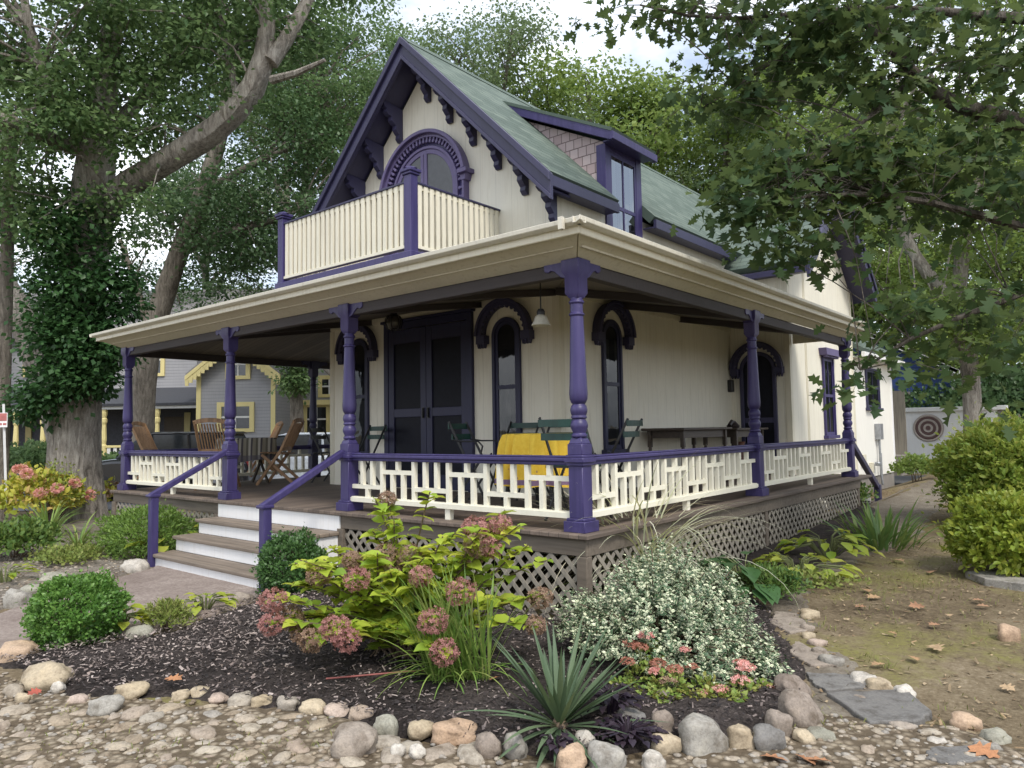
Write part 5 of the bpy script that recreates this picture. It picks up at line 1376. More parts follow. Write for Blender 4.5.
# ================================================================== plants
LM = dict(
    box=leafmat('boxwood_leaf', [(0.05,0.125,0.022),(0.095,0.21,0.04),(0.17,0.30,0.065)], 0.4, 0.3),
    box2=leafmat('dark_boxwood_leaf', [(0.035,0.085,0.025),(0.065,0.14,0.04),(0.12,0.22,0.065)], 0.4, 0.3),
    broad=leafmat('yew_leaf', [(0.07,0.14,0.028),(0.14,0.235,0.045),(0.22,0.32,0.07)], 0.5, 0.3),
    lime=leafmat('lime_leaf', [(0.09,0.20,0.02),(0.22,0.33,0.03),(0.36,0.42,0.05),(0.42,0.42,0.07)], 0.45, 0.4),
    gold=leafmat('gold_hosta_leaf', [(0.16,0.26,0.03),(0.30,0.38,0.05),(0.45,0.45,0.08)], 0.45, 0.35),
    hosta=leafmat('green_hosta_leaf', [(0.04,0.10,0.035),(0.07,0.15,0.05)], 0.4, 0.25),
    hydr=leafmat('hydrangea_leaf', [(0.15,0.27,0.035),(0.30,0.43,0.05),(0.45,0.53,0.07),(0.60,0.57,0.10)], 0.45, 0.4, tk=1.3),
    flower=leafmat('dusty_pink_floret', [(0.22,0.09,0.085),(0.36,0.17,0.16),(0.46,0.25,0.22)], 0.8, 0.2, tk=1.0),
    faded=leafmat('faded_floret', [(0.20,0.12,0.09),(0.30,0.20,0.14),(0.36,0.25,0.17)], 0.8, 0.2, tk=1.0),
    pink=leafmat('pink_floret', [(0.58,0.22,0.20),(0.72,0.38,0.35),(0.78,0.52,0.48)], 0.8, 0.25, tk=1.0),
    red=leafmat('rusty_floret', [(0.34,0.13,0.09),(0.48,0.24,0.18)], 0.8, 0.25, tk=1.0),
    sedum=leafmat('sedum_leaf', [(0.10,0.20,0.04),(0.20,0.30,0.06),(0.32,0.38,0.10),(0.30,0.18,0.06)], 0.45, 0.3),
    yucca=leafmat('yucca_blade', [(0.06,0.10,0.055),(0.10,0.15,0.085),(0.16,0.21,0.11)], 0.5, 0.15, tk=1.0),
    blade=leafmat('strap_blade', [(0.08,0.18,0.035),(0.14,0.26,0.05),(0.24,0.34,0.08),(0.36,0.35,0.13)], 0.45, 0.3),
    iris=leafmat('iris_blade', [(0.06,0.13,0.04),(0.10,0.19,0.05),(0.22,0.28,0.07)], 0.45, 0.3),
    stripe=leafmat('pale_striped_blade', [(0.38,0.42,0.28),(0.58,0.60,0.44),(0.68,0.67,0.54),(0.52,0.45,0.30)], 0.55, 0.3, tk=1.0),
    heuchera=leafmat('purple_black_leaf', [(0.016,0.012,0.022),(0.03,0.02,0.032),(0.05,0.035,0.045)], 0.35, 0.1, tk=1.0),
    azalea=leafmat('azalea_leaf', [(0.10,0.19,0.035),(0.20,0.31,0.05),(0.33,0.42,0.075),(0.48,0.47,0.12)], 0.45, 0.35),
    azalea2=leafmat('yellow_azalea_leaf', [(0.14,0.22,0.03),(0.25,0.32,0.04),(0.38,0.38,0.07)], 0.45, 0.35),
    weed=leafmat('small_bed_leaf', [(0.09,0.14,0.03),(0.19,0.25,0.05),(0.32,0.32,0.12)], 0.6, 0.3),
    garden=leafmat('garden_mix_leaf', [(0.05,0.11,0.03),(0.10,0.18,0.04),(0.20,0.26,0.06)], 0.5, 0.3),
    yflower=leafmat('yellow_green_leaf', [(0.16,0.24,0.04),(0.33,0.38,0.05),(0.50,0.47,0.08),(0.48,0.30,0.14)], 0.55, 0.3, tk=1.0),
    var=variegated('variegated_leaf'),
    stem=simple('green_stem', (0.12,0.14,0.05), 0.7), wstem=simple('brown_stem', (0.12,0.085,0.055), 0.8),
)
def shrub(name, label, cat, c, r, n, ls, mat, tmpl=T_OVAL, group=None, lump=0.18, nstem=14, up=0.4, flat=0.0, asp=0.6, shell=0.16, stemmat='wstem', lumps=5.0, low=-0.25):
    """rounded shrub: stems from the base, leaves in clumps through an uneven dome"""
    t = thing(name, label, cat, tuple(c), group); c = Vector(c); rx, ry, rz = r
    d = rdir(n*2); d = d[d[:,2] > low][:n]; n = len(d)
    sd = rng.uniform(0,50)
    lum = np.array([noise.noise(Vector((v[0]*lumps/2+sd, v[1]*lumps/2, v[2]*lumps/2)))+0.5*noise.noise(Vector((v[0]*lumps+sd, v[1]*lumps, v[2]*lumps))) for v in d])
    rad = (1+lump*lum*1.6)*(1-np.abs(rng.normal(0,shell,n)))
    rad = rad*np.where(rng.random(n) < 0.05, rng.uniform(1.05,1.28,n), 1.0)
    P = np.c_[c.x+d[:,0]*rx*rad, c.y+d[:,1]*ry*rad, c.z+rz*0.45+d[:,2]*rz*0.55*rad*(1 if flat == 0 else 1)]
    P[:,2] = np.maximum(P[:,2], c.z+0.02)
    D = d*0.7+rdir(n)*0.7+np.array([0,0,up]); NN = d+rdir(n)*0.5+np.array([0,0,0.6])
    S = ls*rng.uniform(0.6,1.25,n)
    scatter('leaves', mat, P, D, NN, np.c_[S*asp/0.6, S, S], tmpl, t)
    m = MB()
    for k in range(nstem):
        q = P[rng.integers(n)]; b = c+Vector((rng.normal(0,rx*0.12), rng.normal(0,ry*0.12), -0.03)); e = Vector(q)*0.92+c*0.08
        m.tube([b, b.lerp(e,0.5)+Vector((rng.normal(0,0.02),rng.normal(0,0.02),0.04)), e], [0.012*max(r)**0.5,0.009*max(r)**0.5,0.004], 5)
    m.build('stem', LM[stemmat], t)
    return t
def clump(name, label, cat, c, n, length, width, mat, spread=0.6, droop=1.0, base=0.08, group=None, upright=1.0, taper=0.6, nseg=7, lvar=0.3, fold=0.25):
    m = MB(); c = Vector(c)
    for i in range(n):
        a = random.uniform(0,6.283); s = random.uniform(0.1,1)*spread
        p = c+Vector((math.cos(a)*base*random.random(), math.sin(a)*base*random.random(), -0.02))
        ribbon(m, p, (math.cos(a)*s, math.sin(a)*s, upright), length*random.uniform(1-lvar,1+lvar*0.6), width*random.uniform(0.75,1.2), droop*random.uniform(0.3,1.5)*(0.4+s), nseg, fold, taper)
    o = m.build(name, mat, smooth=True, recalc=False)
    return tag(o, label, cat, group)
def rosette(name, label, cat, c, n, ls, mat, tmpl=T_HEART, h=0.25, r=0.3, group=None, asp=1.0):
    """leafy perennial such as a hosta: arching stalks each ending in one broad leaf"""
    t = thing(name, label, cat, tuple(c), group); c = Vector(c); m = MB(); P = []; D = []; NN = []; S = []
    for i in range(n):
        a = random.uniform(0,6.283); s = random.uniform(0.25,1.0)**0.7; z = h*(1.1-0.75*s)*random.uniform(0.8,1.15)
        e = c+Vector((math.cos(a)*r*s, math.sin(a)*r*s, z+0.02))
        m.tube([c+Vector((math.cos(a)*0.03,math.sin(a)*0.03,-0.02)), c.lerp(e,0.5)+Vector((0,0,h*0.3)), e], 0.006, 4, cap=False)
        P.append(e); D.append((math.cos(a),math.sin(a),random.uniform(-0.5,0.15))); NN.append((math.cos(a)*0.3+random.uniform(-.2,.2),math.sin(a)*0.3+random.uniform(-.2,.2),1)); S.append(ls*random.uniform(0.65,1.15))
    m.build('stem', mat if name == 'coral_bells' else LM['stem'], t); S = np.array(S)
    scatter('leaves', mat, np.array([tuple(p) for p in P]), np.array(D), np.array(NN), np.c_[S*asp,S,S], tmpl, t, smooth=True)
    return t
def ground_at(px, D): p = atD(px, 440, D); p.z = gz(p.x, p.y); return p
def B(px, py, dz=0.0): p = atG(px, py); p.z += dz; return p

shrub('boxwood', 'round clipped boxwood beside the garden walk at lower left', 'shrub', B(58,652,0.02)+fh*0.22, (0.35,0.34,0.54), 11000, 0.034, LM['box'], lump=0.2, shell=0.12, low=-0.9)
shrub('boxwood', 'dark green boxwood at the right foot of the porch steps', 'shrub', B(288,598,0.04)+fh*0.1, (0.36,0.34,0.62), 9000, 0.036, LM['box2'], lump=0.24, shell=0.14, low=-0.9)
shrub('spreading_shrub', 'broad feathery green shrub left of the steps handrail', 'shrub', B(128,562,0.02)+fh*0.5, (0.85,0.6,0.66), 10000, 0.055, LM['broad'], T_DIA, lump=0.22, shell=0.2, asp=0.35, low=-0.8)
rosette('hosta', 'bright green leafy plant between the handrail and the left lattice', 'plant', (-6.65,-0.55,-0.78), 34, 0.24, LM['gold'], h=0.5, r=0.5, asp=0.8)
rosette('hosta', 'lime hosta beside the round boxwood', 'plant', B(118,634,0.03), 26, 0.13, LM['lime'], h=0.22, r=0.22)
shrub('fern', 'small feathery yellow-green plant by the garden walk', 'plant', B(168,632,0.02), (0.22,0.17,0.24), 1500, 0.045, LM['weed'], T_DIA, asp=0.3, shell=0.3, lump=0.3)
rosette('hosta', 'small golden hosta at the walk edge near the steps', 'plant', B(205,612,0.03), 24, 0.13, LM['gold'], T_OVAL, h=0.16, r=0.24, asp=1.2)
# left bed beyond the walk
def flowerbush(name, label, c, r, n, heads, ls, mat, fm, group=None):
    t = shrub(name, label, 'shrub', c, r, n, ls, mat, T_OVAL, lump=0.25, shell=0.25, asp=0.6)
    for i in range(heads):
        d = rdir(1)[0]; d[2] = abs(d[2])*0.9+0.1; q = np.array([c[0]+d[0]*r[0]*1.12, c[1]+d[1]*r[1]*1.12, c[2]+r[2]*0.45+d[2]*r[2]*0.72])
        dd = rdir(60); scatter('flower_head', fm, q+dd*0.10*np.array([1,1,0.8]), dd, dd+rdir(60)*0.5, np.full(60,0.055), T_PETAL4, t)
    return t
flowerbush('hydrangea', 'yellow-leaved hydrangea with pink heads at the far left edge', B(22,528)+fh*0.5, (0.95,0.8,1.05), 1700, 11, 0.125, LM['yflower'], LM['pink'])
flowerbush('hydrangea', 'yellow and green flowering bush beside the big trunk', B(52,520)+fh*0.9, (0.7,0.7,0.85), 1200, 9, 0.12, LM['yflower'], LM['faded'])
shrub('perennial', 'soft green leafy perennial at the left picture edge', 'plant', B(8,562)+fh*0.2, (0.55,0.45,0.55), 2600, 0.07, LM['garden'], T_OVAL, lump=0.3, shell=0.3)
rosette('hosta', 'small bright green plant low at the left edge', 'plant', B(5,585,0.02), 24, 0.14, LM['gold'], T_OVAL, h=0.24, r=0.26)
clump('day_lily', 'arching grassy clump before the big trunk', 'plant', B(48,538), 60, 0.75, 0.035, LM['blade'], 0.9, 1.4)
clump('day_lily', 'paler grassy clump between trunk and broad shrub', 'plant', B(78,548), 40, 0.6, 0.03, LM['blade'], 0.9, 1.6)
shrub('ground_plant', 'low pale green plants left of the broad shrub', 'plant', B(62,565), (0.5,0.3,0.22), 1200, 0.05, LM['weed'], T_OVAL, lump=0.4, shell=0.35)
shrub('ground_plant', 'low yellowish ground plant by the whitish boulder', 'plant', B(82,560), (0.4,0.25,0.2), 800, 0.05, LM['weed'], T_OVAL, lump=0.4, shell=0.35)
shrub('ivy_patch', 'pale straggly climber clinging to the base of the big trunk', 'plant', B(72,521)+fh*-0.55, (0.75,0.35,1.2), 900, 0.06, LM['weed'], T_OVAL, lump=0.4, shell=0.35)

# the big hydrangea
def hydrangea():
    base = B(402,668,0.05)+fh*0.25
    t = thing('hydrangea', 'large lime hydrangea with dusty pink heads before the porch lattice', 'shrub', tuple(base))
    heads = [(273,600,5.45,.085,0),(272,624,5.35,.075,0),(336,628,5.0,.085,0),(347,640,4.98,.075,0),(357,579,5.3,.08,0),(421,576,5.25,.07,0),(433,621,4.95,.085,0),(444,652,4.85,.082,0),(461,592,5.15,.09,0),(386,553,5.7,.075,1),(411,556,5.6,.08,1),(477,545,5.5,.085,1),(475,527,5.6,.08,0),(500,525,5.6,.075,0),(387,499,5.9,.06,1),(540,598,5.3,.075,1),(312,640,5.3,.08,1),(290,618,5.5,.085,1),(491,548,5.5,.075,0),(318,576,5.6,.075,1),(390,571,5.6,.085,1),(352,560,5.6,.06,1),(536,625,5.1,.06,1),(473,558,5.6,.06,1),(300,632,5.45,.07,1)]
    m = MB(); leafP = []; leafD = []; leafN = []; leafS = []
    def stemto(e, leaves=True):
        e = Vector(e); b = base+Vector((random.uniform(-.28,.28),random.uniform(-.2,.2),-0.05))
        k = b.lerp(e,0.55)+Vector((0,0,0.12)); pts = [b, b.lerp(k,0.5)+Vector((0,0,0.08)), k, k.lerp(e,0.6)+Vector((0,0,0.02)), e]
        m.tube(pts, [0.011,0.010,0.008,0.006,0.005], 5)
        for f in (1.2,1.6,2.0,2.3,2.6,2.9,3.15,3.4,3.65,3.88):
            i = int(f); q = pts[i].lerp(pts[min(i+1,4)], f-i)
            if q.z < base.z+0.12: continue
            a = random.uniform(0,6.28)
            for s in (0, math.pi):
                leafP.append(q); dd = Vector((math.cos(a+s), math.sin(a+s), random.uniform(-0.25,0.45))); leafD.append(dd); leafN.append((random.uniform(-.45,.45)+dd.x*0.2,random.uniform(-.45,.45)+dd.y*0.2,1)); leafS.append(random.uniform(0.08,0.145)*(1 if f < 3.7 else 0.75))
    for (x, y, d, r, k) in heads:
        d -= 0.22; r *= 1.12; c = atD(x, y, d); stemto(c)
        n = 230; dd = rdir(n); sq = 1+0.16*rng.normal(size=(n,1))*0.5
        P = np.array(c)+dd*r*0.92*np.array([1.05,1.05,0.88])*sq
        o = scatter('flower_head', LM['faded' if k else 'flower'], P, rdir(n)+dd*0.2, dd+rdir(n)*0.55, rng.uniform(0.014,0.026,n), T_PETAL4, t)
        o['label'] = 'faded brownish flower head' if k else 'dusty pink flower head'
    for i in range(85):
        x = random.gauss(405,75); y = random.uniform(515,660)
        lo = 548+abs(x-420)*0.12
        if x < 290 or x > 560: continue
        y = max(y, lo if x < 440 else 520+abs(x-490)*0.35)
        if y > 640 and x > 470: continue
        stemto(atD(x, y, random.uniform(5.0,5.8)))
    for (x, y) in ((430,492),(385,505),(375,498),(394,520),(372,530),(290,585),(505,510),(520,525),(548,560),(528,545),(516,600),(500,620),(300,560),(330,545),(400,655),(380,650),(465,625)): stemto(atD(x, y, random.uniform(5.2,5.8)))
    m.build('stem', LM['wstem'], t)
    S = np.array(leafS)
    scatter('leaves', LM['hydr'], np.array([tuple(p) for p in leafP]), np.array([tuple(p) for p in leafD]), np.array(leafN), np.c_[S*0.95,S,S], T_HEART, t, smooth=True)
hydrangea()
# iris / daylily clump in front
def frontgrass():
    m = MB(); c = B(448,690,0.05)
    for i in range(140):
        a = random.gauss(math.pi+YAW, 0.9); s = random.uniform(0.05,0.55)
        off = rh*random.uniform(-0.14,0.28)+fh*random.uniform(-0.06,0.14)
        d = rh*random.gauss(-0.16,0.26)+fh*random.gauss(-0.02,0.18)+Vector((0,0,1))
        ribbon(m, c+off, d, random.uniform(0.5,0.95), random.uniform(0.012,0.021), random.uniform(0.15,0.9), 8, 0.3, 0.5)
    for i in range(40):
        d = rh*random.uniform(-1.2,0.8)+fh*random.uniform(-0.8,0.2)+Vector((0,0,random.uniform(0.3,0.9)))
        ribbon(m, c+rh*random.uniform(-0.05,0.2), d, random.uniform(0.35,0.7), 0.013, random.uniform(1.2,2.2), 9, 0.2, 0.5)
    tag(m.build('grass_clump', LM['blade'], smooth=True, recalc=False), 'tall green strap-leaved clump in front of the hydrangea', 'plant')
frontgrass()
# yucca
def yucca():
    m = MB(); c = B(560,738,0.06)
    for i in range(64):
        a = random.uniform(0,6.283); el = random.choice((random.uniform(0.0,0.3),random.uniform(0.3,0.9),random.uniform(0.7,1.3)))
        d = Vector((math.cos(a)*math.cos(el), math.sin(a)*math.cos(el), math.sin(el)+0.05))
        ribbon(m, c+d*0.04, d, random.uniform(0.36,0.62)*(1.0 if el > 0.3 else 0.95), random.uniform(0.026,0.040), random.uniform(0.0,0.28) if el > 0.4 else random.uniform(0.1,0.5), 6, 0.35, 0.45)
    t = thing('yucca', 'spiky blue-green yucca in the front border', 'plant', tuple(c))
    m.build('leaves', LM['yucca'], t, smooth=True, recalc=False)
    m = MB()
    for i in range(18):
        a = random.uniform(0,6.283); ribbon(m, c+Vector((0,0,-0.02)), (math.cos(a),math.sin(a),0.0), random.uniform(0.15,0.3), 0.018, 0.9, 5, 0.2, 0.4)
    m.build('dead_leaves', simple('straw_blade', (0.32,0.24,0.13), 0.8), t, recalc=False)
    m = MB(); m.lathe([(0.05,-0.12),(0.055,0.0),(0.03,0.05)], tuple(c), 10); m.build('stem', LM['wstem'], t)
yucca()
# variegated euonymus
def euonymus():
    base = B(668,668,0.03)+fh*0.25
    t = thing('variegated_shrub', 'white and green variegated shrub spilling around the porch corner', 'shrub', tuple(base))
    P = []; D = []; NN = []; m = MB()
    blobs = [(668,574,5.7,.27),(700,584,5.75,.25),(640,586,5.65,.22),(730,612,5.55,.2),(660,592,5.6,.30),(638,604,5.5,.30),(690,604,5.6,.32),(620,620,5.4,.26),(660,620,5.3,.34),(705,625,5.4,.30),(640,645,5.1,.26),(690,650,5.1,.30),(730,640,5.3,.24),(735,665,5.0,.22),(765,672,4.95,.18),(595,612,5.5,.20),(600,630,5.3,.18),(720,600,5.6,.22),(575,612,5.5,.16),(570,630,5.4,.14),(760,650,5.1,.14),(770,690,4.9,.12),(745,690,4.85,.16),(610,650,5.05,.15),(670,670,4.95,.2),(710,680,4.85,.2),(585,645,5.2,.12)]
    for (x, y, d, r) in blobs:
        c = atD(x, y, d); k = int(135*(r/0.25)**2)
        dd = rdir(k); dd[:,2] = np.abs(dd[:,2])*1.0-0.25*(rng.random(k) < 0.4)
        tips = np.array(c)+dd*r*rng.uniform(0.6,1.25,(k,1))
        for q, v in zip(tips, dd):
            if q[2] < gz(q[0],q[1])+0.03: continue
            nl = 7
            ax = v*0.6+rdir(1)[0]*0.35+np.array([0,0,0.7]); ax /= np.linalg.norm(ax)
            for j in range(nl):
                a = j*2.4; s = np.cross(ax, [math.cos(a),math.sin(a),0.3]); s /= np.linalg.norm(s)+1e-9
                P.append(q-ax*0.012*(nl-j)); D.append(s*0.9+ax*0.55); NN.append(ax-s*0.3)
        for _ in range(5):
            e = Vector(tips[rng.integers(k)]); m.tube([base+Vector((rng.normal(0,.1),rng.normal(0,.1),0)), base.lerp(e,0.5)+Vector((0,0,0.06)), e], [0.012,0.008,0.004], 5)
    n = len(P); S = rng.uniform(0.020,0.036,n)
    scatter('leaves', LM['var'], np.array(P), np.array(D), np.array(NN), np.c_[S*1.15,S,S], T_VAR, t)
    m.build('stem', LM['wstem'], t)
euonymus()
# pink sedum / spirea patches in front of it
def sedum(label, pxs, fl, n0=150):
    c0 = B(*pxs[0][:2]); t = thing('flowering_plant', label, 'plant', tuple(c0)); P = []; D = []; NN = []; m = MB()
    for (x, y, d, r) in pxs:
        c = np.array(atD(x, y, d)); k = int(n0*(r/0.12)**2); dd = rdir(k); dd[:,2] = np.abs(dd[:,2])*0.9-0.1
        q = c+dd*r*rng.uniform(0.5,1.05,(k,1)); q[:,2] = np.maximum(q[:,2], gzv(q[:,0],q[:,1])+0.06)
        P.append(q); D.append(dd+rdir(k)*0.6); NN.append(dd*0.4+rdir(k)*0.4+np.array([0,0,0.9]))
        for _ in range(6):
            e = Vector(q[rng.integers(k)]); b = Vector((c[0],c[1],gz(c[0],c[1])+0.03)); m.tube([b, e], [0.006,0.004], 4)
    P = np.concatenate(P); S = rng.uniform(0.026,0.05,len(P))
    scatter('leaves', LM['sedum'], P, np.concatenate(D), np.concatenate(NN), np.c_[S*1.1,S,S], T_OVAL, t)
    for (x, y, d, r, mt_) in fl:
        c = atD(x, y, d); k = 46; dd = rdir(k); dd[:,2] = np.abs(dd[:,2])
        scatter('flower_head', LM[mt_], np.array(c)+dd*r*np.array([1,1,0.5]), rdir(k), dd*0.5+rdir(k)*0.5+np.array([0,0,1]), np.full(k,0.021), T_PETAL4, t)
        m.tube([c, c-Vector((0,0,0.12))], 0.004, 4)
    m.build('stem', LM['stem'], t)
sedum('yellow-green plant with rusty pink heads left of centre under the variegated shrub', [(640,680,4.85,.12),(655,705,4.65,.12),(672,690,4.7,.13),(668,722,4.55,.09),(625,690,4.8,.10),(690,708,4.6,.12),(648,655,5.0,.10)],
      [(646,636,4.95,.05,'pink'),(630,645,4.95,.05,'red'),(640,648,4.9,.05,'red'),(658,664,4.8,.05,'red'),(655,672,4.75,.04,'pink'),(675,670,4.75,.05,'red'),(692,668,4.75,.04,'red'),(628,662,4.85,.045,'red'),(668,682,4.65,.05,'faded')])
sedum('green plant with bright pink flowers above the largest grey boulder', [(715,705,4.6,.13),(740,700,4.7,.12),(730,715,4.55,.10),(760,705,4.75,.08),(705,690,4.7,.10)],
      [(741,664,4.75,.05,'pink'),(746,668,4.7,.06,'pink'),(740,681,4.65,.055,'pink'),(720,690,4.6,.045,'pink'),(769,689,4.7,.035,'pink'),(685,650,4.85,.03,'pink'),(703,694,4.6,.035,'pink')])
rosette('coral_bells', 'purple-black leafy plant between yucca and front boulders', 'plant', B(628,750,0.06), 60, 0.05, LM['heuchera'], T_HEART, h=0.08, r=0.17)
rosette('coral_bells', 'second purple-black plant nestled behind the yucca', 'plant', B(610,722,0.07), 50, 0.055, LM['heuchera'], T_HEART, h=0.14, r=0.17)
rosette('coral_bells', 'tiny purple-black plant at the bottom edge under the yucca', 'plant', B(556,764,0.05), 24, 0.045, LM['heuchera'], T_HEART, h=0.09, r=0.09)
# arching striped grass at the porch corner
m = MB(); c = B(640,600,0.02)+fh*0.15
for i in range(240):
    a = random.uniform(0,6.283); s = random.uniform(0.05,0.95)
    ribbon(m, c+Vector((random.gauss(0,.14),random.gauss(0,.10),0)), (math.cos(a)*s,math.sin(a)*s,1), random.uniform(1.05,1.9), random.uniform(0.013,0.021), random.uniform(0.9,2.4), 11, 0.2, 0.5)
tag(m.build('ornamental_grass', LM['stripe'], smooth=True, recalc=False), 'tall arching cream-striped grass at the corner of the porch', 'plant')
# along the right lattice
rosette('hosta', 'large blue-green hosta below the right lattice', 'plant', B(745,598,0.02), 34, 0.26, LM['hosta'], h=0.42, r=0.42, asp=0.95)
shrub('fern', 'dark feathery plant in front of the blue-green hosta', 'plant', B(768,602), (0.34,0.28,0.34), 1800, 0.05, LM['garden'], T_DIA, asp=0.35, shell=0.3, lump=0.3)
rosette('hosta', 'golden hosta spreading beside the dirt path', 'plant', B(798,578,0.02), 36, 0.19, LM['gold'], h=0.24, r=0.48, asp=0.8)
rosette('hosta', 'golden leafy plant nearer the iris clump', 'plant', B(828,560,0.02), 44, 0.19, LM['lime'], T_OVAL, h=0.34, r=0.50, asp=1.0)
shrub('ground_plant', 'pale ground-hugging plant at the dirt path edge', 'plant', B(800,585), (0.5,0.3,0.16), 700, 0.05, LM['weed'], T_OVAL, lump=0.4, shell=0.35)
clump('iris', 'sword-leaved iris clump at the far end of the lattice', 'plant', B(882,546), 90, 0.62, 0.04, LM['iris'], 0.8, 0.8, base=0.45, taper=0.5)
shrub('spreading_shrub', 'low pale green plant behind the iris clump', 'plant', B(905,520)+fh*2.2, (0.5,0.45,0.5), 1500, 0.07, LM['garden'], T_OVAL, lump=0.3, shell=0.3)
shrub('azalea', 'large rounded yellow-green azalea beside the dirt path', 'shrub', ground_at(1004,11.0), (0.84,0.84,1.5), 24000, 0.08, LM['azalea'], T_OVAL, lump=0.24, shell=0.24, low=-0.6, nstem=30, asp=0.5, lumps=11)
shrub('azalea', 'smaller bright yellow-green shrub at the right picture edge', 'shrub', ground_at(1003,7.9), (0.56,0.55,0.82), 10000, 0.075, LM['azalea2'], T_OVAL, lump=0.2, shell=0.22, low=-0.6, nstem=20, asp=0.5, lumps=11)
# ================================================================== trees
BK = dict(dark=bark('dark_oak_bark', [(0.05,0.043,0.037),(0.12,0.105,0.09),(0.20,0.18,0.155)]),
  oak=bark('oak_bark', [(0.11,0.097,0.084),(0.32,0.29,0.255),(0.52,0.485,0.43)]),
          pale=bark('pale_bark', [(0.09,0.078,0.066),(0.22,0.195,0.165),(0.36,0.32,0.275)]))
TL = dict(
    oak=leafmat('oak_leaves', [(0.045,0.095,0.034),(0.080,0.150,0.054),(0.135,0.215,0.082),(0.20,0.285,0.12)], 0.45, 0.4),
    dark=leafmat('dark_tree_leaves', [(0.038,0.082,0.032),(0.068,0.128,0.050),(0.105,0.175,0.072)], 0.5, 0.3),
    near=leafmat('near_oak_leaves', [(0.022,0.048,0.022),(0.040,0.078,0.032),(0.068,0.110,0.042),(0.12,0.155,0.05)], 0.5, 0.4, spec=0.15),
    pale=leafmat('pale_tree_leaves', [(0.075,0.125,0.05),(0.125,0.185,0.08),(0.19,0.25,0.12)], 0.55, 0.4),
    yel=leafmat('yellow_green_tree_leaves', [(0.08,0.15,0.03),(0.15,0.23,0.05),(0.23,0.29,0.08)], 0.55, 0.4),
    ivy=leafmat('trunk_sprout_leaves', [(0.022,0.065,0.022),(0.04,0.10,0.032),(0.07,0.15,0.05)], 0.45, 0.3),
)
def resample(pts, rad, step=0.45):
    P = []; Rr = []
    for i in range(len(pts)-1):
        a, b = Vector(pts[i]), Vector(pts[i+1]); n = max(1, int((b-a).length/step))
        for k in range(n):
            P.append(a.lerp(b,k/n)); Rr.append(rad[i]+(rad[i+1]-rad[i])*k/n)
    P.append(Vector(pts[-1])); Rr.append(rad[-1])
    for _ in range(2):
        P = [P[0]]+[(P[i-1]+P[i]*2+P[i+1])/4 for i in range(1,len(P)-1)]+[P[-1]]
    return P, Rr
def crown_points(blobs, n, shell=0.42):
    w = np.array([b[2] for b in blobs], float); w /= w.sum(); out = []
    for (c, r, _), k in zip(blobs, rng.multinomial(n, w)):
        d = rdir(k); rr = rng.random((k,1))**shell
        bump_ = 1+0.25*np.array([[noise.noise(Vector((v[0]*1.6+c[0], v[1]*1.6+c[1], v[2]*1.6)))] for v in d]) if k else np.ones((0,1))
        out.append(np.array(c)+d*rr*np.array(r)*bump_)
    return np.concatenate(out)
def build_tree(name, label, cat, limbs, blobs, nclump, nleaf, ls, leaf, barkm, tmpl=T_DIA, spread=0.55, group=None, twigs=0.6, asp=0.7, droop=-0.25, clumps=None, flat=0.6, sag=0.15, maxtw=4.0, twr=0.03, part='crown'):
    t = thing(name, label, cat, tuple(limbs[0][0][0]), group)
    m = MB(); sk = []
    for li, (pts, rad) in enumerate(limbs):
        P, Rr = resample(pts, rad); sk += [(p, r) for p, r in zip(P, Rr)]
        m.tube(P, Rr, 16 if rad[0] > 0.25 else (10 if rad[0] > 0.1 else 7), rough=0.16, seed=li*3.3)
    S = np.array([tuple(p) for p, r in sk]); SR = np.array([r for p, r in sk])
    ok = SR < max(0.5*SR.max(), 0.12)
    S2 = S[ok] if ok.sum() > 3 else S
    K = crown_points(blobs, nclump) if clumps is None else np.array([tuple(c) for c in clumps])
    for c in K:
        if rng.random() > twigs: continue
        d = np.linalg.norm(S2-c, axis=1)+np.maximum(0, S2[:,2]-c[2])*0.4
        i = int(d.argmin())
        if d[i] > maxtw: continue
        i = int(rng.choice(np.argsort(d)[:5]))
        a = Vector(S2[i]); b = Vector(c); mid = a.lerp(b,0.5)+Vector((rng.normal(0,0.12),rng.normal(0,0.12),sag*(b-a).length*rng.uniform(0.3,1.2)))
        q1 = a.lerp(mid,0.5)+Vector((0,0,0.04)); q2 = mid.lerp(b,0.55)
        ln = (b-a).length; r0 = min(0.06, twr*(0.5+ln*0.35))
        m.tube([a,q1,mid,q2,b], [r0,r0*0.8,r0*0.6,r0*0.4,r0*0.2], 5, cap=False)
    m.build('trunk', barkm, t, smooth=True, recalc=False)
    n = len(K)*nleaf
    cc = np.repeat(K, nleaf, 0); sz = np.repeat(rng.uniform(0.7,1.3,len(K)), nleaf)[:,None]
    off = rng.normal(size=(n,3))*spread*sz*np.array([1,1,flat])*0.75
    P = cc+off
    D = unit(off*np.array([1,1,0.5]))*0.8+rdir(n)*0.7+np.array([0,0,droop]); NN = rdir(n)*0.65+np.array([0,0,0.9])
    s = ls*rng.uniform(0.6,1.25,n)
    scatter(part, leaf, P, D, NN, np.c_[s*asp/0.68, s, s*rng.uniform(0.3,2.6,n)], tmpl, t)
    return t
def AD(*a): return tuple(atD(*a))

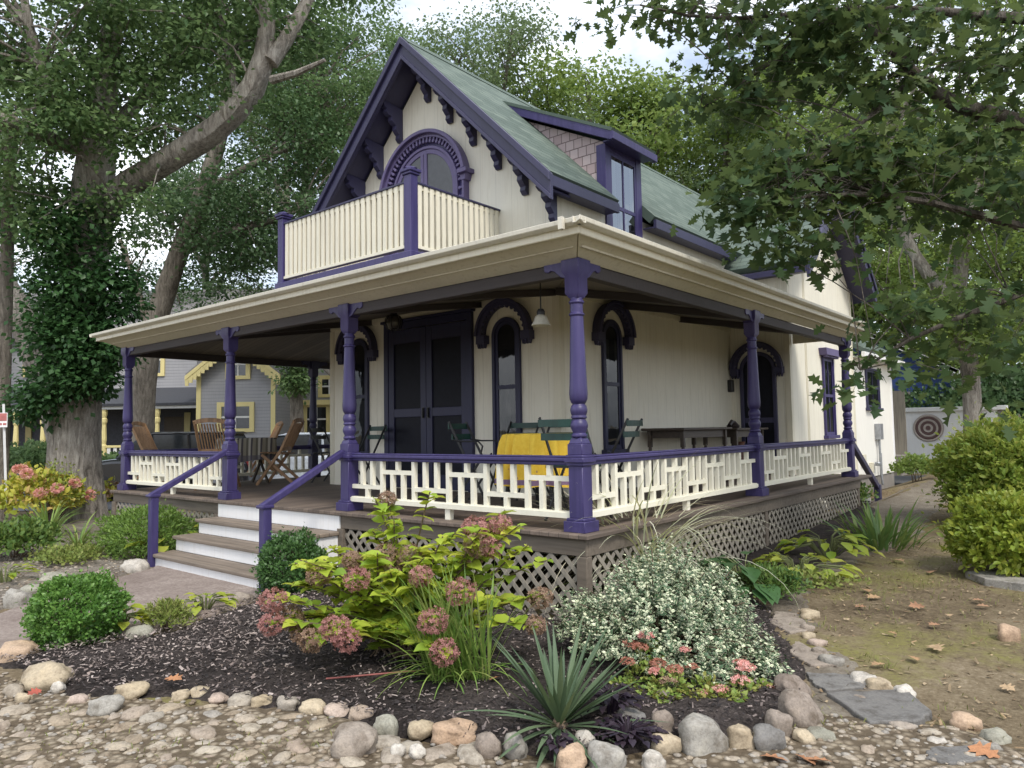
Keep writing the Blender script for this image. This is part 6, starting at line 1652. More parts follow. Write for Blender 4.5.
# --- big oak left of the porch
D0 = depth(atG(75,518)); g0 = atG(75,518); k = D0/FPX
trunk = ([(g0.x,g0.y,-0.95), AD(75,500,D0), AD(75,465,D0), AD(76,420,D0), AD(80,340,D0), AD(86,260,D0), AD(92,200,D0), AD(98,140,D0), AD(106,80,D0), AD(113,20,D0), AD(120,-70,D0)],
         [33*k,30*k,25.5*k,23*k,21*k,20*k,20*k,17*k,12*k,9*k,5*k])
limbs = [trunk,
 ([AD(88,235,D0), AD(113,192,D0-0.2), AD(165,163,D0-0.6), AD(233,118,D0-1.2), AD(260,88,D0-1.5), AD(271,60,D0-1.6), AD(268,20,D0-1.6), AD(262,-50,D0-1.6)], [12*k,12*k,12*k,11*k,10.5*k,9*k,7*k,4*k]),
 ([AD(270,62,D0-1.6), AD(292,36,D0-1.5), AD(312,-10,D0-1.2), AD(340,-60,D0-1)], [8*k,7*k,5*k,3*k]),
 ([AD(84,150,D0), AD(62,144,D0-0.6), AD(30,128,D0-1.2), AD(0,117,D0-1.8), AD(-60,100,D0-2.4)], [9*k,8*k,7*k,6*k,4*k]),
 ([AD(80,140,D0-0.2), AD(58,110,D0-0.8), AD(38,65,D0-1.2), AD(24,20,D0-1.5), AD(20,-40,D0-1.6)], [6*k,5.5*k,5*k,4*k,2.5*k]),
 ([AD(240,112,D0-1.3), AD(232,70,D0-1), AD(222,30,D0-0.6), AD(215,-20,D0-0.2)], [4*k,3*k,2.5*k,1.5*k]),
 ([AD(272,80,D0-1.6), AD(295,82,D0-1.9), AD(325,60,D0-2.2)], [4*k,3*k,1.5*k]),
 ([AD(98,140,D0), AD(150,90,D0+1.0), AD(190,30,D0+1.6), AD(230,-40,D0+2)], [8*k,6*k,4*k,2*k]),
]
blobs = [(AD(40,70,D0),(2.4,2.2,1.7),5),(AD(120,60,D0-0.3),(2.0,2.0,1.6),4),(AD(190,40,D0+0.4),(2.0,2.0,1.5),4),(AD(250,10,D0-1.2),(1.8,1.8,1.3),4),(AD(150,-80,D0),(4.5,4,2.2),9),(AD(310,-70,D0-1),(2.6,2.6,1.6),4),(AD(-20,-60,D0-1),(3.5,3.5,2.2),7),(AD(-70,90,D0-2),(2.6,2.6,2),5),(AD(20,185,D0-1.0),(1.4,1.3,1.0),2.2),(AD(150,130,D0-0.9),(1.2,1.1,0.8),1.8),(AD(205,95,D0-1),(1.1,1.0,0.7),1.2),(AD(130,205,D0-0.6),(1.0,0.9,0.6),1.2),(AD(60,120,D0-1.2),(1.2,1.0,1.0),2)]
build_tree('oak_tree', 'largest oak with a thick leaning limb, left of the porch', 'tree', limbs, blobs, 430, 115, 0.125, TL['oak'], BK['oak'], spread=0.40, asp=0.75)
# leafy sprouts round its trunk
sp = [(AD(72,375,D0-0.55),(0.85,0.65,0.55),3.0),(AD(92,345,D0-0.6),(0.85,0.7,0.7),3),(AD(66,330,D0-0.5),(0.75,0.7,0.8),2.6),(AD(85,285,D0-0.5),(1.05,0.8,0.8),3),(AD(62,280,D0-0.4),(0.6,0.6,0.8),1.6),(AD(70,235,D0-0.5),(1.0,0.8,0.6),2),(AD(125,300,D0-0.2),(0.5,0.5,0.9),1),(AD(40,400,D0-0.5),(0.45,0.4,0.3),0.9)]
oaktrunk_clumps = crown_points(sp, 300, 0.5)
o = bpy.data.objects
root = [x for x in bpy.data.objects if x.name == 'oak_tree'][0]
n = len(oaktrunk_clumps)*55; cc = np.repeat(oaktrunk_clumps, 55, 0); off = rng.normal(size=(n,3))*np.array([0.2,0.2,0.13])
s = 0.13*rng.uniform(0.6,1.25,n)
scatter('trunk_sprouts', TL['ivy'], cc+off, unit(off)+rdir(n)*0.6+np.array([0,0,-0.35]), rdir(n)*0.6+np.array([0,0,0.9]), np.c_[s*1.1,s,s], T_DIA, root)

# --- second trunk behind the left porch post, leaning tree at the left edge, slim tree seen under the porch roof
def lean_tree(label, pxs, rads, D, blobs, ncl, nl, ls, lf, bk_='pale', extra=(), name='tree', **kw):
    g = atD(*pxs[0], D); pts = [(g.x,g.y,-0.95)]+[AD(*p,D) for p in pxs]; kk = D/FPX
    limbs = [(pts, [rads[0]*kk*1.25]+[r*kk for r in rads])]+[([AD(*p) for p in e], [r*kk for r in rr]) for e, rr in extra]
    return build_tree(name, label, 'tree', limbs, blobs, ncl, nl, ls, TL[lf], BK[bk_], **kw)
lean_tree('grey-barked tree whose trunk rises behind the far left porch post', [(139,470),(142,405),(149,340),(166,290),(178,255),(192,222),(205,190),(222,130),(235,60),(240,-20)], [13,12,11,10,9.5,9,8,7,5,3], 25,
   [(AD(215,215,25),(2.6,2.4,1.6),4),(AD(265,215,24.5),(2.6,2.4,1.9),5),(AD(170,215,26),(2.2,2,1.5),3),(AD(300,150,25),(3,2.6,2),5),(AD(220,110,25.5),(3.4,3,2),5),(AD(130,260,26),(1.8,1.8,1.4),2),(AD(240,265,24.5),(2.2,2,0.9),3),(AD(240,0,26),(5,5,3),6)],
   210, 95, 0.155, 'dark', spread=0.52, extra=[([(178,255,25),(215,235,24.8),(260,225,24.6),(300,210,24.6)],[5,4,3,1.5]),([(205,190,25),(260,160,25),(310,140,25)],[4,3,1.5]),([(150,335,25),(135,280,25.5),(120,240,26)],[4,3,2])])
lean_tree('tree leaning in from the left edge behind the big oak', [(70,470),(48,385),(32,345),(14,300),(-8,268),(-50,225),(-110,160),(-140,80)], [13,13,13,12.5,12,10,8,5], 21,
   [(AD(-60,150,21),(3.5,3,2.2),5),(AD(-10,215,22),(1.3,1.3,0.9),1.5),(AD(-130,60,21),(4,4,3),5)], 170, 70, 0.17, 'oak', 'oak', spread=0.6)
lean_tree('slim tree with a leafy tuft on its trunk, seen under the porch roof', [(297,470),(297,420),(296,380),(296,330),(300,260),(306,180),(310,100)], [7,6.5,6,5.5,5,4,3], 27,
   [(AD(296,378,26.7),(0.40,0.40,0.55),0.8),(AD(294,358,26.7),(0.3,0.3,0.4),0.3),(AD(305,120,27),(3,3,2.6),6),(AD(330,60,28),(3.5,3.5,2.6),5)], 300, 75, 0.15, 'oak', spread=0.36)

# --- foreground oak on the right: trunk outside the frame, boughs reaching in
gT = atD(1290, 500, 8.6); tb = (gT.x, gT.y, gz(gT.x,gT.y)-0.1)
rl = [([tb, AD(1285,420,8.6), AD(1270,250,8.6), AD(1250,80,8.5), AD(1240,-120,8.4), AD(1240,-300,8.4)], [0.34,0.28,0.25,0.22,0.17,0.10]),
 ([AD(1262,170,8.6), AD(1180,160,8.6), AD(1090,142,8.6), AD(1024,126,8.6), AD(991,111,8.6), AD(955,110,8.6), AD(932,98,8.6), AD(915,74,8.6), AD(890,40,8.5), AD(850,10,8.4)], [0.15,0.13,0.115,0.105,0.10,0.085,0.075,0.06,0.045,0.03]),
 ([AD(916,76,8.6), AD(890,98,8.4), AD(862,122,8.2), AD(835,150,8.0), AD(800,175,7.9)], [0.03,0.025,0.022,0.016,0.010]),
 ([AD(1265,230,8.6), AD(1120,245,8.2), AD(1024,232,8.0), AD(985,215,7.9), AD(930,200,7.8), AD(880,190,7.7), AD(830,190,7.7), AD(780,200,7.7)], [0.10,0.07,0.05,0.045,0.035,0.028,0.02,0.012]),
 ([AD(1100,244,8.1), AD(1024,300,7.6), AD(960,315,7.4), AD(905,330,7.3), AD(860,370,7.2)], [0.05,0.035,0.028,0.02,0.01]),
 ([AD(1250,60,8.5), AD(1120,20,8.6), AD(1000,20,8.8), AD(900,5,9.0), AD(780,15,9.2), AD(690,25,9.3), AD(640,5,9.4)], [0.12,0.09,0.065,0.045,0.03,0.02,0.012]),
 ([AD(840,10,9.1), AD(780,60,9), AD(730,90,8.9), AD(700,110,8.9)], [0.03,0.02,0.015,0.008]),
 ([AD(1240,-100,8.5), AD(1100,-130,8.8), AD(950,-80,9), AD(800,-60,9.2)], [0.12,0.08,0.05,0.03]),
]
cl = []
for (x, y, rx, ry, nn, d0, d1) in [(660,8,45,14,9,9,9.8),(720,12,60,18,16,8.8,9.8),(790,35,55,28,22,8.4,9.6),(850,28,60,30,26,8,9.6),(930,35,70,35,30,8,9.6),(1005,60,45,50,22,7.8,9.4),(735,60,28,22,9,8.6,9.2),(722,105,26,22,8,8.6,9.2),(760,100,18,22,5,8.6,9.2),(822,70,35,22,12,8.2,9.2),(880,85,45,26,16,8,9),(960,140,55,30,22,7.8,9),(870,150,45,30,16,7.6,8.8),(790,160,40,26,13,7.6,8.4),(748,172,26,22,8,7.6,8.2),(770,212,34,22,12,7.5,8.1),(815,235,38,26,14,7.4,8.0),(735,205,18,14,4,7.6,8.0),(850,190,45,28,16,7.5,8.4),(905,180,45,30,16,7.5,8.6),(1000,190,36,36,14,7.6,8.6),(955,205,34,20,9,7.6,8.4),(860,243,28,18,6,7.4,7.9),(800,262,24,12,5,7.4,7.8),(905,330,36,24,12,7.0,7.7),(950,310,40,26,14,7.0,7.8),(1000,290,34,34,14,7.2,8.0),(1005,345,26,26,8,7.2,7.8),(880,372,26,18,7,6.9,7.3),(852,392,14,8,3,6.9,7.2),(935,350,34,22,9,7.0,7.6),(900,-50,180,45,40,8.2,10.5),(1120,60,80,110,30,8,10),(1120,240,80,90,22,7.4,9),(960,385,16,10,3,7.0,7.4),(985,400,14,10,2,7,7.4)]:
    for _ in range(int(nn*(0.8 if y < 230 else 0.32)+0.6)): cl.append(atD(x+random.gauss(0,rx*0.55), y+random.gauss(0,ry*0.55), random.uniform(d0,d1)))
build_tree('oak_tree', 'oak with large lobed leaves whose boughs reach in from the right', 'tree', rl, None, 0, 18, 0.16, TL['near'], BK['dark'], tmpl=T_OAK, spread=0.27, clumps=cl, asp=0.72, twigs=1.0, droop=-0.35, flat=0.6, sag=0.15, twr=0.009, maxtw=1.0)

# --- forked tree at the right behind the azalea
lean_tree('forked grey tree rising behind the white fence panel', [(972,455),(973,400),(968,350),(952,305),(930,275),(912,256),(900,225),(893,180),(890,100)], [8.5,8,8,7.5,6,5.5,5,4,2.5], 21,
  [(AD(900,150,21),(2.4,2.2,1.9),4),(AD(985,150,21),(2.4,2.2,1.9),4),(AD(930,60,21),(4,3.5,2.5),6),(AD(1000,240,20.5),(1.6,1.5,1.1),2.4),(AD(1010,320,20.5),(1.6,1.4,1.0),2.4),(AD(900,300,22),(1.0,1.0,0.8),1.0),(AD(945,320,20.5),(1.2,1.0,0.7),1.6)], 240, 70, 0.17, 'yel', 'oak', spread=0.6, twigs=0.2,
  extra=[([(958,318,21),(960,262,20.9),(965,235,20.8),(972,200,20.8),(985,130,20.8)],[7,6.5,6,5,3])])

# --- background trees
def bg_proto(name, label, H, cr, leaf, ncl, nl, ls, seed, pale=True, spread=0.7, low=0.3, group='trees beyond the cottages'):
    global rng; rng = np.random.default_rng(seed); random.seed(seed)
    trunk = [(0,0,-0.3),(0.1,0,H*0.2),(-0.1,0.15,H*0.4),(0.1,0,H*0.6),(0,0.1,H*0.8),(0.05,0,H*0.95)]; tr = [0.034*H*0.8,0.026*H*0.8,0.022*H*0.8,0.016*H*0.8,0.010*H*0.8,0.004*H*0.8]
    limbs = [(trunk, tr)]; blobs = []
    for i in range(9):
        z = H*(low+0.6*i/9); a = i*2.4+random.uniform(-.4,.4); L_ = cr*random.uniform(0.6,1.0)*(1-0.5*max(0,(i-5)/5))
        e = (math.cos(a)*L_, math.sin(a)*L_, z+H*random.uniform(0.08,0.2))
        limbs.append(([(0,0,z-H*0.05),(e[0]*0.4,e[1]*0.4,z+H*0.05),e], [0.011*H*0.8,0.007*H*0.8,0.003*H*0.8]))
        blobs.append((e, (cr*0.42,cr*0.42,H*0.085), 3)); blobs.append(((e[0]*0.5,e[1]*0.5,e[2]), (cr*0.35,cr*0.35,H*0.07), 1.2))
    blobs.append(((0,0,H*0.92),(cr*0.5,cr*0.5,H*0.09),3))
    return build_tree(name, label, 'tree', limbs, blobs, ncl, nl, ls, TL[leaf], BK['pale' if pale else 'oak'], spread=spread, group=group, twigs=0.5, maxtw=6)
protos = {
 'A': bg_proto('shade_tree', 'x', 17, 5.2, 'dark', 230, 75, 0.19, 21, False, spread=0.5),
 'B': bg_proto('shade_tree', 'x', 19, 4.8, 'pale', 360, 80, 0.165, 22, True, spread=0.6),
 'C': bg_proto('shade_tree', 'x', 14, 4.8, 'yel', 300, 85, 0.18, 23, True, spread=0.55, low=0.2),
}
rng = np.random.default_rng(77); random.seed(77)
used = set()
def bt(kind, px, D, s, label, rz):
    p = atD(px, 440, D); loc = (p.x, p.y, -0.8); o = protos[kind]
    if kind not in used:
        used.add(kind); o.location = loc; o.rotation_euler = (0,0,rz); o.scale = (s,)*3; o['label'] = label
    else: copy_tree(o, loc, rz, label, s)
for a in [
 ('A',-60,36,1.0,'dark tree beyond the far left edge of the grey house',0.4),
 ('A',205,42,1.0,'dark tree above the grey house, left of the steep gable',3.0),
 ('B',285,40,1.05,'airy tree at the left shoulder of the steep gable',0.9),
 ('A',345,36,0.95,'dark tree directly behind the left slope of the gable',4.2),
 ('B',420,33,1.02,'tall airy tree rising behind the gable peak',2.1),
 ('B',500,36,1.05,'pale airy tree behind the green roof ridge',5.0),
 ('C',596,40,1.56,'yellow-green round-topped tree above the dormer under open sky',0.3),
 ('C',672,42,1.5,'yellow-green tree right of the dormer, behind the cottage',2.7),
 ('B',735,38,0.98,'pale tree behind the far end of the cottage roof',1.2),
 ('C',800,34,1.3,'bushy light green tree above the wing roof',4.0),
 ('B',862,36,1.0,'airy tree beyond the wing gable',3.6),
 ('C',900,30,0.80,'low yellow-green tree between wing and blue house',5.5),
 ('C',960,44,1.3,'light green tree far behind the white fence panel',1.0),
 ('A',1040,34,0.95,'dark tree beyond the right picture edge',2.2),
 ('C',1085,27,0.85,'bushy tree outside the right edge behind the azaleas',3.1),
]: bt(*a)
def hedge(label, pxs, D, r, n, ls, lf, name='shrub'):
    p = atD(pxs[0], 440, D); return shrub(name, label, 'shrub', Vector((p.x,p.y,gz(p.x,p.y))), r, n, ls, TL[lf], T_DIA, lump=0.3, shell=0.3, nstem=8, asp=0.7)
hedge('dark evergreen shrub filling the gap behind the forked tree', (965,), 26, (3.0,1.6,3.0), 6000, 0.16, 'dark')
hedge('dark undergrowth shrub at the far right behind the picket fence', (1035,), 25, (2.6,1.6,3.2), 5500, 0.16, 'dark')
hedge('low leafy shrub at the end of the dirt path', (915,), 17.5, (0.5,0.5,0.6), 1500, 0.08, 'yel')
for i, (x, D, r, lb) in enumerate([(15,29,(1.3,1.0,1.35),'leafy shrub before the grey house porch, behind the sign post'),(40,28.5,(1.1,0.9,1.5),'taller shrub before the grey house porch, left of the big trunk'),(112,29,(1.2,0.9,1.0),'low shrub before the grey house porch, right of the big trunk'),(-25,29,(1.4,1,1.5),'shrub before the grey house porch beyond the left edge')]):
    hedge(lb, (x,), D, r, 2200, 0.15, 'oak')

# ================================================================== grey house across the street
HZ = lambda x: 439.4-0.0168*x
def Hu(x, D): return (x-512)/FPX*D
def Hz(x, y, D): return CAM.z+(HZ(x)-y)/FPX*D
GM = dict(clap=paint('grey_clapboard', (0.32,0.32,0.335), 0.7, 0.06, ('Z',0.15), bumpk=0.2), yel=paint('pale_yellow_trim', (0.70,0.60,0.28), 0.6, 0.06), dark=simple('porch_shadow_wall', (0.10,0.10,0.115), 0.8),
          proof=simple('dark_flat_roof', (0.055,0.058,0.07), 0.7), pane=glass('far_glass', (0.25,0.3,0.32), 0.2), rail=paint('far_white_rail', (0.70,0.70,0.68), 0.6), door=simple('brown_door', (0.10,0.075,0.05), 0.6))
gh = thing('clapboard_house', 'grey clapboard house with yellow trim and a dark porch roof across the street', 'house', FR(Hu(120,36),36,-0.8))
def FP(D): return lambda u, v, w: FR(u, D-w, v)
DF, DB_ = 33.0, 37.0
u0, u1 = Hu(196,DF), Hu(275,DF); ze = Hz(196,371,DF); pk = ze+(u1-u0)/2*0.80; uc = (u0+u1)/2
def gbox(u0, u1, d0, d1, z0, z1): 
    m = MB(); m.box(0,1,0,1,0,1); m.v = [FR(u0+(u1-u0)*a, d0+(d1-d0)*b, z0+(z1-z0)*c) for a,b,c in m.v]; return m
m = MB(); m.prism([(u0,-0.8),(u1,-0.8),(u1,ze),(uc,pk),(u0,ze)], lambda u,v,w: FR(u,w,v), DF, DF+9); m.build('wall', GM['clap'], gh)
zl = Hz(150,335,DB_)
gbox(Hu(-140,DB_), Hu(196,DB_), DB_, DB_+6, -0.8, zl).build('wall', GM['clap'], gh)
zr = Hz(300,372,DB_)
gbox(Hu(276,DB_)-0.6, Hu(420,DB_), DB_, DB_+6, -0.8, zr+1.5).build('wall', GM['clap'], gh)
m = MB()
for s in (-1,1):
    ue = uc+s*((u1-u0)/2+0.35); zz = ze-0.35*0.8
    m.slab([FR(ue,DF-0.4,zz+0.1),FR(ue,DF+10,zz+0.1),FR(uc,DF+10,pk+0.12),FR(uc,DF-0.4,pk+0.12)], 0.12)
ua, ub = Hu(-140,DB_), u0+2.0
m.slab([FR(ua,DB_-0.5,zl-0.1),FR(ub,DB_-0.5,zl-0.1),FR(ub,DB_+3.5,zl+3.0),FR(ua,DB_+3.5,zl+3.0)], 0.15)
m.slab([FR(Hu(262,DB_),DB_-0.4,zr+1.4),FR(Hu(430,DB_),DB_-0.4,zr+1.4),FR(Hu(430,DB_),DB_+4,zr+4.2),FR(Hu(262,DB_),DB_+4,zr+4.2)], 0.15)
m.build('roof', M['roofg'], gh)
m = MB()
for s in (-1,1):
    ue = uc+s*((u1-u0)/2+0.35); zz = ze-0.35*0.8
    m.prism([(uc,pk+0.02),(ue,zz+0.0),(ue,zz-0.2),(uc,pk-0.18)][::s], lambda u,v,w: FR(u,w,v), DF-0.46, DF-0.40)
    for i in range(12):
        t_ = (i+0.5)/12; uu = uc+(ue-uc)*t_; zz2 = pk+(zz-pk)*t_
        m.prism([(uu-0.10,zz2-0.16),(uu+0.10,zz2-0.16),(uu+0.07,zz2-0.52),(uu-0.07,zz2-0.52)], lambda u,v,w: FR(u,w,v), DF-0.44, DF-0.40)
m.build('bargeboard', GM['yel'], gh)
m = MB()
for uu in (u0, u1-0.2): m.prism([(uu,-0.8),(uu+0.2,-0.8),(uu+0.2,ze),(uu,ze)], FP(DF), 0.0, 0.04)
uu = Hu(276,DB_); zf = Hz(300,403,DB_); m.prism([(uu,zf-0.15),(Hu(420,DB_),zf-0.15),(Hu(420,DB_),zf+0.1),(uu,zf+0.1)], FP(DB_), 0.0, 0.35)
pieces(m, 'corner_board', GM['yel'], gh)
def gwin(x0, x1, y0, y1, D):
    fn = FP(D); a, b, c, e = Hu(x0,D), Hu(x1,D), Hz(x0,y1,D), Hz(x0,y0,D)
    m = MB(); m.band([(b,c),(b,e),(a,e),(a,c)], [(b-.2,c+.16),(b-.2,e-.2),(a+.2,e-.2),(a+.2,c+.16)], fn, 0.0, 0.08, closed=True); w = m.build('window', GM['yel'], gh)
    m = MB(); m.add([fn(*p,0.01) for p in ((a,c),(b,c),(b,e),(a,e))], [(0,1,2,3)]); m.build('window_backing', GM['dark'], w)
    m = MB(); m.add([fn(*p,0.03) for p in ((a,c),(b,c),(b,e),(a,e))], [(0,1,2,3)]); m.build('pane', GM['pane'], w)
    m = MB(); zm = (c+e)/2; m.prism([(a+.2,zm-.04),(b-.2,zm-.04),(b-.2,zm+.04),(a+.2,zm+.04)], fn, 0.032, 0.06); um = (a+b)/2; m.prism([(um-.03,c+.1),(um+.03,c+.1),(um+.03,e-.1),(um-.03,e-.1)], fn, 0.032, 0.05); m.build('sash', GM['rail'], w)
gwin(217,254,403,433,DF); gwin(225,250,350,380,DF); gwin(143,164,344,377,DB_); gwin(303,330,404,436,DB_); gwin(318,340,376,398,DB_); gwin(22,40,345,378,DB_)
# its porch
pd = 33.4; zpr = Hz(150,404,pd); ua, ub = Hu(-140,pd), Hu(213,pd)
m = MB(); m.slab([FR(ua,pd-0.3,zpr),FR(ub,pd-0.3,zpr),FR(ub-1.6,DB_,zpr+0.95),FR(ua,DB_,zpr+0.95)], 0.12); m.build('porch_roof', GM['proof'], gh)
gbox(ua, ub-0.2, pd-0.15, pd-0.05, zpr-0.25, zpr-0.12).build('porch_beam', GM['rail'], gh)
gbox(ua, ub-0.3, DB_-0.05, DB_-0.01, -0.3, zpr+0.5).build('porch_shade_sheet', GM['dark'], gh)  # dark sheet over the clapboards, painting the shade under the porch
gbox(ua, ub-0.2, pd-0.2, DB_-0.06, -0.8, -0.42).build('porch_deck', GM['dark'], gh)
for x in (-40,16,43,104,157,204):
    u = Hu(x,pd); m = MB(); p_ = FR(u,pd,0)
    m.lathe([(0.13,-0.42),(0.13,0.55),(0.09,0.6),(0.12,0.8),(0.09,1.5),(0.13,1.6),(0.13,1.75),(0.09,1.8),(0.14,2.0),(0.14,zpr-0.12)], p_, 8); m.build('porch_post', GM['yel'], gh)
m = MB()
zb0, zb1 = -0.35, 0.55
def frail(x0, x1):
    a, b = Hu(x0,pd), Hu(x1,pd); n = int((b-a)/0.26)
    t = MB(); t.prism([(a,zb1-.1),(b,zb1-.1),(b,zb1),(a,zb1)], FP(pd), -0.05, 0.05); t = t.build('porch_railing', GM['yel'], gh)
    q = MB()
    for i in range(n):
        u = a+(b-a)*(i+.5)/n; q.prism([(u-.075,zb0),(u+.075,zb0),(u+.075,zb1-.1),(u-.075,zb1-.1)], FP(pd), -0.02, 0.02)
    q.build('balusters', GM['rail'], t)
frail(-60,103); frail(106,156)
m = MB(); a, b = Hu(165,DB_), Hu(185,DB_); m.prism([(a,-0.4),(b,-0.4),(b,1.9),(a,1.9)], FP(DB_), 0.06, 0.12); m.build('door', GM['door'], gh)
for x in (8,30,75,140,188):
    m = MB(); a = Hu(x,DB_); m.prism([(a-.15,-0.4),(a+.15,-0.4),(a+.15,2.1),(a-.15,2.1)], FP(DB_), 0.06, 0.14); m.build('porch_trim', GM['yel'], gh)

# parked vehicles across the street, seen through the porch
def car(label, u, D, paintc, H=1.75, suv=True):
    c = FR(u, D, -0.78); t = thing('parked_car', label, 'car', c)
    L2, W2 = 2.35, 0.95; rt = rh; up = Vector((0,0,1))
    fn = lambda a, b, w: tuple(Vector(c)+rt*a+up*b+fh*w)
    body = [(-L2,0.35),(-L2,0.85),(-L2+0.1,1.0),(-L2+1.05,1.12),(L2-0.55,1.14),(L2-0.1,1.05),(L2,0.8),(L2,0.35),(L2-0.5,0.28),(-L2+0.5,0.28)]
    m = MB(); m.prism(body, fn, -W2, W2); m.build('body', paintc, t, bevel=0.12, seg=3, smooth=False)
    cab = [(-L2+1.0,1.08),(-L2+1.75,H-0.06),(-L2+2.1,H),(L2-0.75,H-0.02),(L2-0.35,1.10)]
    m = MB(); m.prism(cab, fn, -W2+0.14, W2-0.14); m.build('windows', simple('car_glass', (0.03,0.035,0.04), 0.08), t, bevel=0.06, seg=2)
    m = MB(); m.prism([(-L2+1.75,H-0.05),(-L2+2.1,H+0.03),(L2-0.75,H+0.01),(L2-0.62,H-0.05)], fn, -W2+0.12, W2-0.12)
    for a in (-0.25, 0.75, L2-0.55): m.bar(fn(a,1.1,-W2+0.13), fn(a-0.05,H-0.03,-W2+0.135), 0.1, 0.05)
    m.build('roof', paintc, t, bevel=0.03)
    for a in (-L2+0.85, L2-0.8):
        for w in (-W2+0.1, W2-0.1):
            m = MB(); m.prism([(a+0.35*math.cos(i*math.pi/12), 0.35+0.35*math.sin(i*math.pi/12)) for i in range(24)], fn, w-0.11, w+0.11); wh = m.build('wheel', M['black'], t, bevel=0.03)
            m = MB(); m.prism([(a+0.2*math.cos(i*math.pi/8), 0.35+0.2*math.sin(i*math.pi/8)) for i in range(16)], fn, w-0.125, w+0.125); m.build('rim', M['metal'], wh)
    for w in (-0.7,0.7):
        m = MB(); m.prism([(-L2-0.02,0.75),(-L2+0.12,0.75),(-L2+0.12,0.92),(-L2-0.02,0.88)], fn, w-0.15, w+0.15); m.build('headlight', M['lampglass'], t)
        m = MB(); m.prism([(L2-0.1,0.8),(L2+0.02,0.8),(L2-0.02,1.02),(L2-0.12,1.02)], fn, w-0.12, w+0.12); m.build('taillight', simple('red_lens', (0.3,0.02,0.02), 0.3), t)
def carpaint(nm, c):
    m = simple(nm, c, 0.25); b = m.node_tree.nodes['Principled BSDF']; b.inputs['Coat Weight'].default_value = 0.8; b.inputs['Coat Roughness'].default_value = 0.05; return m
car('black car parked across the street, behind the far left railing', Hu(176,20.5), 20.5, carpaint('black_car_paint', (0.012,0.012,0.016)), 1.8)
car('pale silver-blue car parked across the street, seen under the back porch rail', Hu(305,21.5), 21.5, carpaint('silver_car_paint', (0.55,0.60,0.66)), 1.72)

# utility pole and sign at the left edge
p = atD(1, 470, 15.5)
m = MB(); m.tube([(p.x,p.y,-0.9),(p.x,p.y,3),(p.x+0.02,p.y,7.5)], [0.15,0.14,0.12], 12); tag(m.build('utility_pole', BK['pale'], smooth=True), 'dark weathered pole at the left picture edge behind the sign', 'pole')
a, b_ = atD(6.5, 488, 14.2), atD(3.5, 404, 14.2)
t = thing('street_sign', 'small red and white sign on a leaning white post at the left edge', 'sign', tuple(a))
m = MB(); m.bar(tuple(a-Vector((0,0,0.3))), tuple(b_), 0.05, 0.03); m.build('post', M['white'], t)
sc0 = atD(2, 420, 14.15)
sf = lambda u, v, w: tuple(sc0+rh*u+Vector((0,0,v))-fh*w)
m = MB(); m.prism([(-0.17,-0.14),(0.11,-0.14),(0.11,0.14),(-0.17,0.14)], sf, 0.0, 0.012); sgn = m.build('sign_plate', M['white'], t)
m = MB(); m.prism([(-0.16,-0.02),(0.10,-0.02),(0.10,0.13),(-0.16,0.13)], sf, 0.0125, 0.015)
for i in range(3): m.prism([(-0.14+i*0.085,-0.10),(-0.075+i*0.085,-0.10),(-0.075+i*0.085,-0.06),(-0.14+i*0.085,-0.06)], sf, 0.0125, 0.015)
m.build('sign_marking', simple('sign_red', (0.42,0.14,0.13), 0.5), sgn)

# ================================================================== back right: blue house, white fence panel, picket fence, shed
bh = thing('blue_house', 'deep blue clapboard house behind the white fence panel', 'house', (-1.5,25,-0.2))
BM = paint('blue_clapboard', (0.030,0.060,0.20), 0.6, 0.08, ('Z',0.17), bumpk=0.2)
y = 25.0; x0 = atY(880,400,y).x; x1 = atY(953,400,y).x; zt_ = atY(930,374,y).z
m = MB(); m.prism([(x0-6,-0.4),(x1,-0.4),(x1,zt_),(x0-2.5,zt_+2.8),(x0-6,zt_)], lambda u,v,w: (u,w,v), y, y+7); m.build('wall', BM, bh)
m = MB(); m.box(x1-0.02,x1+0.14,y-0.05,y+0.12,-0.4,zt_); m.prism([(x1+0.3,zt_-0.12),(x1+0.3,zt_+0.06),(x0-2.5,zt_+3.0),(x0-2.5,zt_+2.82)], lambda u,v,w: (u,w,v), y-0.3, y-0.24); pieces(m, 'corner_board', M['white'], bh)
m = MB(); m.slab([(x1+0.3,y+7.3,zt_+0.05),(x1+0.3,y-0.3,zt_+0.05),(x0-2.5,y-0.3,zt_+3.0),(x0-2.5,y+7.3,zt_+3.0)], 0.12); m.build('roof', M['roofg'], bh)
for px0, px1 in ((897,906),(903,912)):
    a = atY(px0,392,y); b = atY(px1,428,y); fn = FRONT(y)
    m = MB(); m.band([(b.x,b.z),(b.x,a.z),(a.x,a.z),(a.x,b.z)], [(b.x-.06,b.z+.06),(b.x-.06,a.z-.06),(a.x+.06,a.z-.06),(a.x+.06,b.z+.06)], fn, 0, 0.06, closed=True); w_ = m.build('window', M['foundation'], bh)
    m = MB(); m.add([fn(*q,0.02) for q in ((a.x,b.z),(b.x,b.z),(b.x,a.z),(a.x,a.z))], [(0,1,2,3)]); m.build('pane', GM['dark'], w_)
y = 20.0; a = atY(904,410,y); b = atY(997,407,y)
fp = thing('fence_panel', 'white board fence panel with a flat cap, facing the dirt path', 'fence', (a.x,y,-0.2))
m = MB(); m.box(a.x,b.x,y,y+0.10,-0.6,a.z-0.07); m.build('board', M['white'], fp)
m = MB(); m.box(a.x-0.06,b.x+0.25,y-0.09,y+0.22,a.z-0.069,a.z+0.06); m.build('cap', M['white'], fp, bevel=0.01)
m = MB(); m.box(b.x,b.x+0.14,y+0.02,y+0.16,-0.6,a.z-0.07); m.build('post', M['foundation'], fp)
c = atY(928,428,y-0.06); rad = 0.42
